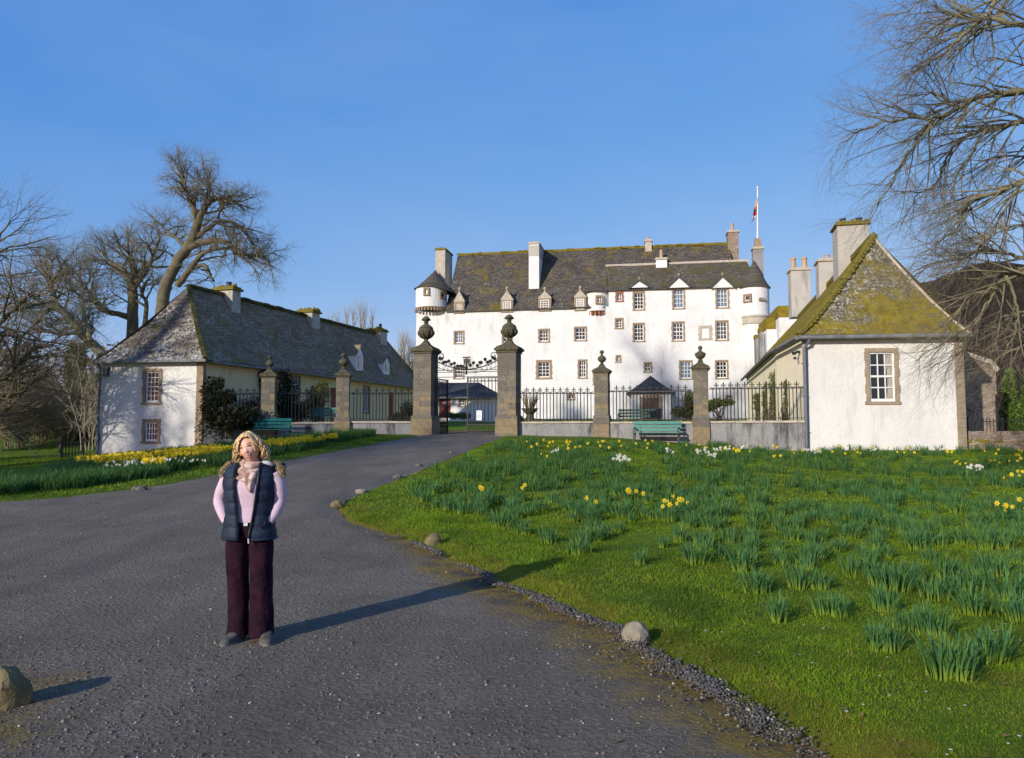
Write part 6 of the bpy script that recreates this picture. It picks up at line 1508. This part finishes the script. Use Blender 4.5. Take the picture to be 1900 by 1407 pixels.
for x, y, lb in nth: clump(x, y, rp.randrange(7), rp.uniform(0, 6.28), rp.uniform(.72, 1.1), label=lb)
for x, y, key in fl_at: clump(x, y, rp.randrange(7), rp.uniform(-.4, .4), rp.uniform(.9, 1.1), key, rp.randint(2, 4) if key == 'y' else rp.randint(7, 11))
for k in range(7):
    if k not in first: bpy.data.objects.remove(PROTO[k])
for f in FL.values(): bpy.data.objects.remove(f)
def many(name, pts, label, sc=(.9, 1.2), leaves=26, cat='daffodils', rad=.16, h=.28):
    """one mesh of many leaf clumps"""
    V_, F_ = [], []; protos = []
    for k in range(5):
        c = clump_mesh(700 + k, leaves, rad, h); protos.append((np.array(c.v), np.array(c.f)))
    off = 0
    for x, y in pts:
        v, f = protos[rp.randrange(5)]; a = rp.uniform(0, 6.28); s_ = rp.uniform(*sc); ca, sa = math.cos(a) * s_, math.sin(a) * s_
        V_.append(np.stack([v[:, 0] * ca - v[:, 1] * sa + x, v[:, 0] * sa + v[:, 1] * ca + y, v[:, 2] * s_ + ground(x, y) + bumpy(x, y)], 1)); F_.append(f + off); off += len(v)
    return tag(np_mesh(name, np.concatenate(V_), np.concatenate(F_), M['leaf_daffodil']), label, cat, None, 'stuff')
many('far_daffodil_leaves', [(a, b) for a, b, _ in far], 'distant daffodil clumps merging along the top of the lawn before the screen wall', leaves=44)
# left bed: a band of leaves, yellow bloom at its back
LB = []; tries = 0
top = [(-40, 900), (60, 893), (140, 862), (200, 856), (400, 832), (540, 818), (640, 807), (690, 806)]; bot = [(-40, 930), (60, 919), (200, 903), (400, 872), (520, 850), (640, 822), (690, 812)]
while len(LB) < 1250 and tries < 50000:
    tries += 1; px = rp.uniform(-30, 690); a, b = interp(top, px), interp(bot, px); py = a + (b - a) * rp.random()
    q = gh(px, py)
    if MN.noise((q.x * .8, q.y * .8, 2)) < -.28: continue
    LB.append((q.x, q.y))
many('daffodil_bed_leaves', LB, 'dense band of dark daffodil leaves along the left verge', leaves=34, h=.30)
def heads(name, n, poly_t, poly_b, x0, x1, mat, label, zz=(.27, .38), clump_th=-.9, pat=None, r_=.05):
    s = MB(); k = 0; t_ = 0
    while k < n and t_ < n * 30:
        t_ += 1; px = rp.uniform(x0, x1); a, b = interp(poly_t, px), interp(poly_b, px); q = gh(px, a + (b - a) * rp.random())
        if MN.noise((q.x * .9, q.y * .9, 31)) < clump_th: continue
        c = V((q.x, q.y, ground(q.x, q.y) + rp.uniform(*zz))); d = V((-.4 + rp.gauss(0, .35), -.9, rp.gauss(.05, .2))); head_mesh(s, c, d, r_ * rp.uniform(.8, 1.2)); k += 1
    return tag(s.build(name, M[mat], None), label, 'flowers', None, 'stuff')
heads('yellow_daffodils', 1700, [(140, 866), (270, 857), (400, 845), (480, 837), (640, 820)], [(140, 878), (270, 875), (400, 860), (480, 849), (640, 825)], 140, 625, 'petal_yellow', 'long drift of yellow daffodil flowers in front of the left wing', clump_th=-.18, r_=.06)
heads('yellow_daffodils', 90, [(262, 876), (306, 874)], [(262, 886), (306, 880)], 262, 306, 'petal_yellow', 'small patch of yellow daffodils below the long drift', r_=.055)
heads('white_daffodils', 60, [(185, 882), (400, 866)], [(185, 892), (400, 876)], 185, 400, 'petal_white', 'sparse white narcissi scattered in front of the yellow drift', clump_th=-.2, r_=.038)
heads('yellow_daffodils', 70, [(950, 828), (1900, 850)], [(950, 850), (1900, 862)], 960, 1900, 'petal_yellow', 'thin scatter of yellow daffodils along the top of the right lawn', clump_th=-.1, r_=.05)
# ------------------------------------------------------------------ the woman on the drive
PQ = gh(466, 1196); PO_ = V((at(461, 1196, PQ.y).x, PQ.y, PQ.z + .03)); K = PQ.y / F
# unit: local metres; x right in the picture, y away from the camera, z up
woman = empty('person', PO_, 'smiling woman with curly blonde hair, navy padded gilet and plum trousers, hands in pockets', 'person')
PS = K * 248.0 * .945          # scale so that 248 px of the photo are one local metre
def LP(x, y, z): return PO_ + V((x, y, z)) * PS
simple('skin', (.70, .39, .28), (.77, .45, .34), 14, .5, .35); simple('gilet', (.009, .018, .038), (.016, .027, .05), 9, .6, .25, .5, 30, .015)
simple('gilet_edge', (.006, .008, .018), None, rough=.4); simple('jumper', (.60, .46, .56), (.54, .41, .50), 16, .9, .15, .6, 260, .003)
simple('trousers', (.012, .005, .009), (.030, .010, .021), 9, .95, .1, .6, 16, .03); simple('hair', (.60, .39, .18), (.42, .25, .10), 40, .5, .35)
simple('hair_light', (.80, .62, .38), (.60, .42, .21), 30, .5, .35); simple('fur', (.50, .37, .22), (.36, .26, .15), 40, .95, .1); simple('shoe', (.06, .055, .05), (.10, .09, .08), 20, .7); simple('shoe_sole', (.16, .155, .15)); simple('lip', (.45, .12, .10)); simple('teeth', (.8, .77, .72)); simple('brow', (.20, .11, .05)); simple('eye_dark', (.03, .03, .035), None, rough=.2); simple('eye_white', (.55, .5, .48), None, rough=.3); simple('lining', (.42, .42, .46)); simple('metal', (.6, .6, .6), None, rough=.3)
n = NM('scarf', .9, .15); v_ = n.vor(26, 'F1', 'Color'); n.base(n.mix(n.ramp(v_, [(.35, 0), (.6, .8)]), (.58, .45, .40), (.30, .16, .13))); n.bump(n.noise(60, 4), .5, .005); M['scarf'] = n.m
def ring(s, rings, n=28, cap=True):
    """rings: (cx, cy, z, rx, ry, fn|None)"""
    n0 = len(s.v)
    for (cx, cy, z, rx, ry, *fn) in rings:
        for j in range(n):
            a = 2 * math.pi * j / n; c_, s_ = math.cos(a), math.sin(a); k = fn[0](a) if fn else 1
            e = .86; s.v.append(tuple(LP(cx + rx * k * math.copysign(abs(c_) ** e, c_), cy + ry * k * math.copysign(abs(s_) ** e, s_), z)))
    for i in range(len(rings) - 1):
        for j in range(n):
            j2 = (j + 1) % n; s.f.append((n0 + i * n + j, n0 + i * n + j2, n0 + (i + 1) * n + j2, n0 + (i + 1) * n + j))
    if cap: s.f.append(tuple(n0 + j for j in range(n))[::-1]); s.f.append(tuple(n0 + (len(rings) - 1) * n + j for j in range(n)))
def ltube(s, pts, rs, sides=14):
    P_ = []; R_ = []
    m_ = len(pts)
    for i in range(m_ - 1):
        a, b, c, d = V(pts[max(i - 1, 0)]), V(pts[i]), V(pts[i + 1]), V(pts[min(i + 2, m_ - 1)])
        for k in range(5):
            t = k / 5; P_.append(.5 * ((2 * b) + (c - a) * t + (2 * a - 5 * b + 4 * c - d) * t * t + (3 * b - a - 3 * c + d) * t ** 3)); R_.append(rs[i] + (rs[i + 1] - rs[i]) * t)
    P_.append(V(pts[-1])); R_.append(rs[-1]); s.tube([LP(*p) for p in P_], [r * PS for r in R_], sides)
# head frame: tilt so that the crown leans to picture left, face to the camera
HC = V((-.018, -.035, 1.490)); HT = Matrix.Rotation(R(-17), 3, 'Y') @ Matrix.Rotation(R(6), 3, 'X') @ Matrix.Rotation(R(1), 3, 'Z')
def hd(p): return LP(*(HC + HT @ V(p)))
def head_r(d):
    """unit direction (x right, -y front, z up) -> surface point of a face, metres"""
    x, y, z = d; fr = max(0, -y)
    rx, ry, rz = .079, .092, .108
    p = V((x * rx, y * ry, z * rz))
    if z < 0:                                    # jaw narrows to the chin
        k = 1 - .30 * (-z) ** 1.8; p.x *= k; p.y = p.y * (1 - .15 * (-z)) - .012 * fr * (-z)
        if y > 0: p.y *= 1 - .35 * (-z)
    g = lambda cx, cz, sx, sz: math.exp(-((p.x - cx) / sx) ** 2 - ((p.z - cz) / sz) ** 2) * (1 if y < -.2 else 0)
    o = 0
    o += .015 * g(0, -.020, .011, .014) + .006 * g(0, -.002, .009, .024)     # nose
    for sg in (-1, 1):
        o -= .005 * g(sg * .030, .012, .015, .010)                           # eye sockets
        o += .006 * g(sg * .040, -.028, .020, .018)                          # cheeks
        o += .004 * g(sg * .028, .028, .020, .007)                           # brows
        o += .004 * g(sg * .010, -.026, .006, .006)
    o += .007 * g(0, -.050, .022, .006) - .004 * g(0, -.057, .020, .003) + .007 * g(0, -.066, .018, .006) + .006 * g(0, -.092, .016, .012) - .003 * g(0, -.078, .018, .005)
    p.y -= o; return p
s = MB()
# torso, neck
ring(s, [(0, 0, .80, .15, .10), (0, 0, .88, .155, .105), (0, 0, 1.0, .125, .09), (0, 0, 1.15, .14, .10), (0, 0, 1.26, .16, .09), (0, .01, 1.32, .13, .07), (-.002, .01, 1.36, .06, .055), (-.006, .0, 1.40, .050, .050), (-.012, -.012, 1.46, .050, .052)])
N_, M_ = 44, 34; n0 = len(s.v)
for j in range(M_ + 1):
    ph = math.pi * j / M_
    for i in range(N_):
        th = 2 * math.pi * i / N_; d = (math.sin(ph) * math.cos(th), math.sin(ph) * math.sin(th), math.cos(ph)); s.v.append(tuple(hd(head_r(d))))
for j in range(M_):
    for i in range(N_): i2 = (i + 1) % N_; s.f.append((n0 + j * N_ + i, n0 + j * N_ + i2, n0 + (j + 1) * N_ + i2, n0 + (j + 1) * N_ + i))
for sg in (-1, 1):                         # ears
    s.tube([hd((sg * .071, .005, .018)), hd((sg * .082, .012, .012)), hd((sg * .081, .010, -.008)), hd((sg * .071, .004, -.024))], [.006 * PS, .010 * PS, .009 * PS, .005 * PS], 8)
ARM = {-1: [(-.165, .01, 1.285), (-.215, .015, 1.20), (-.262, .025, 1.08), (-.222, -.015, .985), (-.175, -.045, .915)], 1: [(.165, .01, 1.285), (.205, .015, 1.20), (.212, .03, 1.08), (.192, -.015, .985), (.152, -.045, .915)]}
for sg in (-1, 1):
    ltube(s, ARM[sg], [.045, .042, .034, .027, .020])
    w = V(ARM[sg][-1]); f = V((-.42 * sg, .12, -.9)).normalized()    # hand sunk in the gilet pocket
    ltube(s, [w, w + f * .04, w + f * .085], [.020, .030, .026], 10)
    side = f.cross(V((0, 1, 0))).normalized()
    for k, ln in enumerate((.062, .070, .066, .052)):
        b0 = w + f * .075 + side * ((k - 1.5) * .014); ltube(s, [b0, b0 + f * ln * .55, b0 + f * ln + V((0, .012, 0))], [.0085, .008, .006], 8)
    b0 = w + f * .03 - side * .025 * sg; ltube(s, [b0, b0 + f * .03 - side * .015 * sg, b0 + f * .058 - side * .018 * sg], [.010, .009, .007], 8)
    x = .075 * sg; ltube(s, [(x, 0, .84), (x * 1.05, -.01, .50), (x * 1.05, .01, .09)], [.070, .050, .030]); ltube(s, [(x * 1.05, .035, .05), (x * 1.05, .0, .045)], [.022, .020])
body = s.build('body', M['skin'], woman, smooth=True)
rm = body.modifiers.new('r', 'REMESH'); rm.mode = 'VOXEL'; rm.voxel_size = .005; rm.use_smooth_shade = True
# face details
def surf(x, z, lift=.0015):
    best = None
    d = V((x / .079, 0, z / .108)); l2 = d.x ** 2 + d.z ** 2; d.y = -math.sqrt(max(.02, 1 - l2)); d.normalize()
    for _ in range(14):
        p = head_r(d); d.x += (x - p.x) / .072; d.z += (z - p.z) / .112; d.normalize()
    p = head_r(d); p.y -= lift; return p
def patch(name, pts, rad, mat, sides=6, lift=.001):
    s = MB(); s.tube([hd(surf(x, z, lift)) for x, z in pts], [r * PS for r in rad], sides); return s.build(name, M[mat], body, smooth=True)
for sg in (-1, 1):
    patch('eye', [(sg * .030 + t * .012, .012 + .0025 * (1 - t * t)) for t in (-1, -.5, 0, .5, 1)], [.001, .0042, .0052, .0042, .001], 'eye_white', 8, -.002)
    patch('iris', [(sg * .030 - .004 + .001, .0135), (sg * .030 + .004 + .001, .0135)], [.004, .004], 'eye_dark', 8, .0015)
    patch('lash', [(sg * .030 + t * .014, .0165 + .004 * (1 - t * t)) for t in (-1, -.5, 0, .5, 1)], [.0008, .0018, .0022, .0018, .0008], 'brow', 5, .002)
    patch('eyebrow', [(sg * (.016 + .034 * t), .031 + .006 * math.sin(t * 2.3)) for t in (0, .25, .5, .75, 1)], [.0016, .0026, .0026, .002, .001], 'brow', 5, .001)
patch('upper_lip', [(t * .029, -.049 + .011 * t * t) for t in (-1, -.6, -.2, 0, .2, .6, 1)], [.001, .0026, .0034, .003, .0034, .0026, .001], 'lip', 6, .0005)
patch('lower_lip', [(t * .028, -.070 + .030 * t * t) for t in (-1, -.6, -.2, .2, .6, 1)], [.001, .003, .0042, .0042, .003, .001], 'lip', 6, .0005)
patch('teeth', [(t * .017, -.0585 + .009 * t * t) for t in (-1, -.6, -.2, .2, .6, 1)], [.002, .0045, .0055, .0055, .0045, .002], 'teeth', 8, .0004)
# jumper
s = MB(); ring(s, [(0, 0, .885, .150, .108), (0, 0, .95, .142, .106), (0, 0, 1.03, .142, .104), (0, -.008, 1.13, .155, .118), (0, -.01, 1.20, .165, .122), (0, 0, 1.27, .17, .10), (0, .01, 1.33, .125, .08), (0, .01, 1.37, .068, .066)])
for sg in (-1, 1):
    a = [V(p) for p in ARM[sg]]; ltube(s, a, [.066, .057, .049, .041, .034], 16)
    for t in (.35, .6, .8): pass
j_ = s.build('jumper', M['jumper'], woman, smooth=True); rm = j_.modifiers.new('r', 'REMESH'); rm.mode = 'VOXEL'; rm.voxel_size = .008; rm.use_smooth_shade = True
for sg in (-1, 1):
    p = V(ARM[sg][2]) + V((0, 0, -.035)); s = MB(); 
    s.tube([LP(*(p + V((math.cos(a) * .043, math.sin(a) * .043, .006 * math.sin(2 * a))))) for a in [j * .628 for j in range(10)]], .004 * PS, 5, closed=True); s.build('sleeve_crease', M['jumper'], j_, smooth=True)
# trousers
def fold(ph, amp, k=5): return lambda a: 1 + amp * 2.6 * MN.noise((math.cos(a) * 1.9 + ph * .25, math.sin(a) * 1.9, ph * .8))
s = MB(); ring(s, [(0, 0, .79, .160, .100), (0, 0, .83, .165, .108), (0, 0, .88, .155, .112), (0, 0, .915, .145, .108)], 30)
for sg in (-1, 1):
    X = [(.87, .080, .070), (.82, .085, .084), (.74, .091, .088), (.68, .091, .088), (.60, .091, .086), (.48, .090, .082), (.34, .087, .082), (.20, .088, .084), (.10, .089, .088), (.055, .090, .090), (.040, .090, .090)]
    xs = []
    for q in range(40):
        z = .87 - .83 * q / 39; cx = interp(sorted((a, b) for a, b, c in X), z); rx = interp(sorted((a, c) for a, b, c in X), z); dn = 1 - ss(z / .8)
        cx += (-.010 if sg < 0 else .012) * dn; rx *= (1 - .12 * dn) if sg < 0 else (1 + .06 * dn); xs.append((sg * cx + (-.008 if sg < 0 else -.004), .012 * math.sin(z * 7), z, rx, rx * 1.1, fold(z * 7 + sg * 9, .016 + .028 * dn)))
    ring(s, xs, 40)
t_ = s.build('trousers', M['trousers'], woman, smooth=True); rm = t_.modifiers.new('r', 'REMESH'); rm.mode = 'VOXEL'; rm.voxel_size = .008; rm.use_smooth_shade = True
s = MB(); s.tube([LP(math.cos(a) * .149, math.sin(a) * .112, .905) for a in [j * .262 for j in range(24)]], .013 * PS, 6, closed=True); b_ = s.build('belt', M['gilet_edge'], woman)
s = MB(); s.box(LP(.0, -.122, .905), .03 * PS, .012 * PS, .022 * PS); s.build('buckle', M['metal'], b_)
# shoes
for sg, yaw, x in ((-1, -.22, -.070), (1, .38, .108)):
    s = MB(); f = V((math.sin(yaw), -math.cos(yaw), 0)); sd = V((-f.y, f.x, 0)); rows = []; x0_ = x
    for i in range(13):
        t = i / 12; c = V((x, .06, 0)) + f * (t * .27); w_ = .042 + .012 * math.sin(min(1, t * 1.25) * 3.0) ; w_ *= (1 if t < .8 else math.sqrt(max(.02, 1 - ((t - .8) / .2) ** 2))); w_ *= 1 if t > .08 else .75; hh = (.088 - .050 * ss((t - .25) / .55)) * (1 if t < .8 else math.sqrt(max(.05, 1 - ((t - .8) / .2) ** 2)))
        rows.append([LP(*(c + sd * (math.copysign(abs(math.cos(a)) ** .7, math.cos(a)) * w_) + V((0, 0, .018 + math.sin(a) * hh)))) for a in [math.pi * k / 14 for k in range(15)]])
    s.grid(rows); n0 = len(s.v) - 15; s.f.append(tuple(range(n0, n0 + 15))); s.f.append(tuple(range(15))[::-1]); sh = s.build('shoe', M['shoe'], woman, smooth=True); s = MB(); rows = []
    for z in (.001, .022):
        pts = []
        for i in range(24):
            a = 2 * math.pi * i / 24; pts.append(LP(*(V((x, .06, z)) + f * (.135 + .140 * math.cos(a)) + sd * (.052 * math.sin(a) * (1 + .12 * math.cos(a))))))
        rows.append(pts)
    n0 = len(s.v); s.v += [tuple(p) for r_ in rows for p in r_]; s.f += [(j, (j + 1) % 24, 24 + (j + 1) % 24, 24 + j) for j in range(24)] + [tuple(range(24))[::-1], tuple(24 + j for j in range(24))]
    s.build('sole', M['shoe_sole'], sh)
# padded gilet, open at the front
GZ = [(.785, .196, .140), (.83, .192, .136), (.88, .186, .132), (.93, .178, .128), (1.0, .172, .126), (1.07, .176, .130), (1.14, .186, .136), (1.21, .194, .136), (1.27, .196, .126), (1.31, .178, .108), (1.345, .142, .094), (1.372, .108, .084)]
def gz(z):
    for (a, rx, ry), (b, rx2, ry2) in zip(GZ, GZ[1:]):
        if z <= b: t = (z - a) / (b - a); return rx + (rx2 - rx) * t, ry + (ry2 - ry) * t
    return GZ[-1][1], GZ[-1][2]
XL = [(.78, -.050), (.85, -.052), (.95, -.066), (1.1, -.085), (1.25, -.098), (1.345, -.095), (1.38, -.090)]
XRt = [(.78, .030), (.85, .036), (.95, .052), (1.1, .074), (1.25, .090), (1.345, .088), (1.38, .085)]
GX = -.006
def gpt(a, z, push=0):
    rx, ry = gz(z); q = .5 + .5 * math.cos((z - .785) / .094 * 2 * math.pi); puff = .0065 * (1 - q ** 3) + push
    c_, s_ = math.cos(a), math.sin(a); e = .80
    return LP(GX + (rx + puff) * math.copysign(abs(c_) ** e, c_), .004 + (ry + puff) * math.copysign(abs(s_) ** e, s_), z)
def edge_angle(z, xt, sgn):
    rx, ry = gz(z); k = max(-.98, min(.98, (xt - GX) / (rx + .01))); c_ = math.copysign(abs(k) ** (1 / .80), k); return -math.acos(c_)
for sg, tab, nm in ((-1, XL, 'left'), (1, XRt, 'right')):
    rows = []
    for j in range(64):
        z = .785 + (1.372 - .785) * j / 63; a0 = edge_angle(z, interp(tab, z), sg)
        a1 = -math.pi * 1.5 if sg < 0 else math.pi * .5
        rows.append([gpt(a0 + (a1 - a0) * i / 26, z, .003 * MN.noise((i * .5, j * .3, sg))) for i in range(27)])
    s = MB(); s.grid(rows); g_ = s.build('gilet_panel', M['gilet'], woman, smooth=True); sm = g_.modifiers.new('s', 'SOLIDIFY'); sm.thickness = .016 * PS; sm.offset = -1
    s = MB(); zs_ = [.785 + .587 * j / 22 for j in range(23)]
    s.tube([gpt(edge_angle(z, interp(tab, z), sg), z, .004) for z in zs_], .010 * PS, 8); s.build('zip_edge', M['gilet_edge'], g_, smooth=True)
    s = MB(); a0 = edge_angle(.79, interp(tab, .79), sg); a1 = -math.pi * 1.5 if sg < 0 else math.pi * .5
    s.tube([gpt(a0 + (a1 - a0) * i / 20, .788, .004) for i in range(21)], .011 * PS, 8); s.build('hem', M['gilet'], g_, smooth=True)
    s = MB(); pz = [.99, .95, .91, .87]; px_ = [.172, .150, .135, .125] if sg > 0 else [-.186, -.165, -.148, -.136]
    s.tube([gpt(edge_angle(z, x, sg), z, .006) for z, x in zip(pz, px_)], .006 * PS, 6); s.build('pocket_welt', M['gilet_edge'], g_, smooth=True)
s = MB(); s.bar(LP(.034, -.158, .80), LP(.036, -.156, .765), .012 * PS, .006 * PS); s.build('zip_pull', M['metal'], woman)
# fallen hood with fur edge behind the shoulders, pale lining showing on the right
rf_ = random.Random(33); s = MB(); rows = []
for i in range(25):
    t = i / 24; a = math.pi * (1.08 - 1.16 * t); c = V((.205 * math.cos(a) * 1.0, .075 + .06 * math.sin(a), 1.298 + .035 * abs(math.cos(a)) ** 2 * 1.0)); row = []
    for k in range(10): b = 2 * math.pi * k / 9; row.append(LP(*(c + V((math.cos(a) * math.cos(b), math.sin(a) * math.cos(b), math.sin(b))) * .042)))
    rows.append(row)
s.grid(rows); hood = s.build('hood', M['gilet'], woman, smooth=True)
s = MB()
for i in range(2600):
    sg = rf_.choice((-1, 1)); t = rf_.random(); z = 1.27 + .105 * t; x = sg * (.232 - .06 * t ** 2 - .012 * (1 - t)) + .004; y = -.035 + .07 * rf_.random() + .03 * t
    p = V((x + rf_.gauss(0, .008), y, z)); d = V((sg * .9 + rf_.gauss(0, .6), rf_.gauss(-.4, .6), rf_.gauss(.2, .7))).normalized(); l = rf_.uniform(.014, .036)
    q = p + d * l * .6 + V((0, 0, -.002)); s.tube([LP(*p), LP(*q), LP(*(p + d * l + V((0, 0, -.006))))], [.0022 * PS, .0018 * PS, .0006 * PS], 3, False)
s.build('fur_trim', M['fur'], hood)
s = MB(); s.tube([LP(.09, -.03, 1.375), LP(.13, -.035, 1.372), LP(.17, -.03, 1.352)], [.014 * PS, .018 * PS, .012 * PS], 8); s.build('lining', M['lining'], hood, smooth=True)
# cowl scarf with a hanging point
s = MB(); rows = []
for j in range(22):
    t = j / 21; z = 1.395 - .105 * t; row = []
    for i in range(41):
        a = 2 * math.pi * i / 40; fr = max(0, -math.sin(a)); r_ = .062 + .048 * t + .012 * math.sin(t * 15 + math.sin(a) * 1.5)
        row.append(LP(-.004 + r_ * math.cos(a) * 1.08, -.012 + r_ * math.sin(a) * .98 - .02 * fr * t, z - .055 * fr ** 1.5 * t - .018 * fr * (1 - t) - .014 * math.cos(a) * (1 - t)))
    rows.append(row)
s.grid(rows); sc_ = s.build('scarf', M['scarf'], woman, smooth=True); sm = sc_.modifiers.new('s', 'SOLIDIFY'); sm.thickness = .006 * PS
s = MB(); rows = []
for j in range(18):
    t = j / 17; z = 1.30 - .15 * t; hw = .062 * (1 - t) ** .8 + .006; row = []
    for i in range(13): u = i / 6 - 1; row.append(LP(.012 + .022 * t + u * hw, -.136 + .016 * u * u + .007 * math.sin(u * 6 + t * 5) - .012 * math.sin(t * 3), z + .02 * abs(u) * (1 - t)))
    rows.append(row)
s.grid(rows); sp_ = s.build('scarf_point', M['scarf'], sc_, smooth=True); sm = sp_.modifiers.new('s', 'SOLIDIFY'); sm.thickness = .005 * PS
# hair: a cap under wavy locks
s = MB(); rows = []
for j in range(20):
    ph = math.pi * .62 * j / 19; row = []
    for i in range(33):
        th = math.pi * (-.28 + 1.56 * i / 32); d = V((math.sin(ph) * math.cos(th), math.sin(ph) * math.sin(th), math.cos(ph)))
        lim = 1
        row.append(hd((d.x * .088, d.y * .100 + .004, d.z * .120)))
    rows.append(row)
s.grid(rows); hr = s.build('hair', M['hair'], woman, smooth=True); sm = hr.modifiers.new('s', 'SOLIDIFY'); sm.thickness = .008 * PS; sm.offset = 1
r = random.Random(71)
def lock(s, a, len_, out, wav, th, front):
    """a: azimuth round the crown (0 = picture right, -pi/2 = face)"""
    pts = []; part = V((.018, -.035, .115)); ph = r.uniform(0, 6.28)
    ex, ey = math.cos(a), math.sin(a); n_ = 19
    q_ = out
    for j in range(n_):
        t = j / (n_ - 1); z = .124 - (.124 + len_) * t ** 1.25
        if z > 0: u = math.sqrt(max(0, 1 - (z / .126) ** 2)); rr_ = u * (.080 + .020 * (1 - z / .126))
        else: rr_ = .100 + .016 * math.sin(min(1, -z / .10) * 2.4)
        rr_ *= q_; sx_ = .045 * max(0, 1 - t * 5) ** 2
        p = V((ex * rr_ * 1.0 + .018 * max(0, 1 - t * 4), ey * rr_ * (1.02 if ey > 0 else 1.08) - .004, z))
        amp = wav * min(1, max(0, t - .12) * 1.8); p += V((math.sin(t * 16 + ph) * amp, math.cos(t * 16 + ph) * amp, math.sin(t * 13 + ph) * amp * .5)); pts.append(hd(p))
    s.tube(pts, [th * PS * (1 - .5 * (j / (n_ - 1)) ** 2) for j in range(n_)], 5)
for nm, mt, cnt, sd in (('lock', 'hair', 300, 1), ('lock', 'hair_light', 190, 2)):
    s = MB()
    for k in range(cnt):
        a = math.pi * r.uniform(-.11, 1.11)
        side = abs(math.cos(a)); lock(s, a, r.uniform(.07, .135), r.uniform(.80, 1.12), r.uniform(.007, .018), r.uniform(.0028, .0055), False)
    for k in range(cnt // 4):      # fringe swept to picture left and a sweep on the right
        sgn = -1 if r.random() < .6 else 1; a0 = r.uniform(.0, 1); pts = []
        for j in range(9):
            t = j / 8; x = .018 + sgn * (.068 if sgn > 0 else .092) * t ** .8; z = .118 - .028 * a0 - (.085 + .02 * a0) * t ** 2.0 + .006 * math.sin(t * 6); y = -.110 * math.sqrt(max(0, 1 - (x / .094) ** 2 - (z / .126) ** 2))
            pts.append(hd((x, y + .003 * math.sin(k + t * 5), z)))
        s.tube(pts, [.0045 * PS] * 9, 5)
    s.build(nm + '_cluster', M[mt], hr, smooth=True)
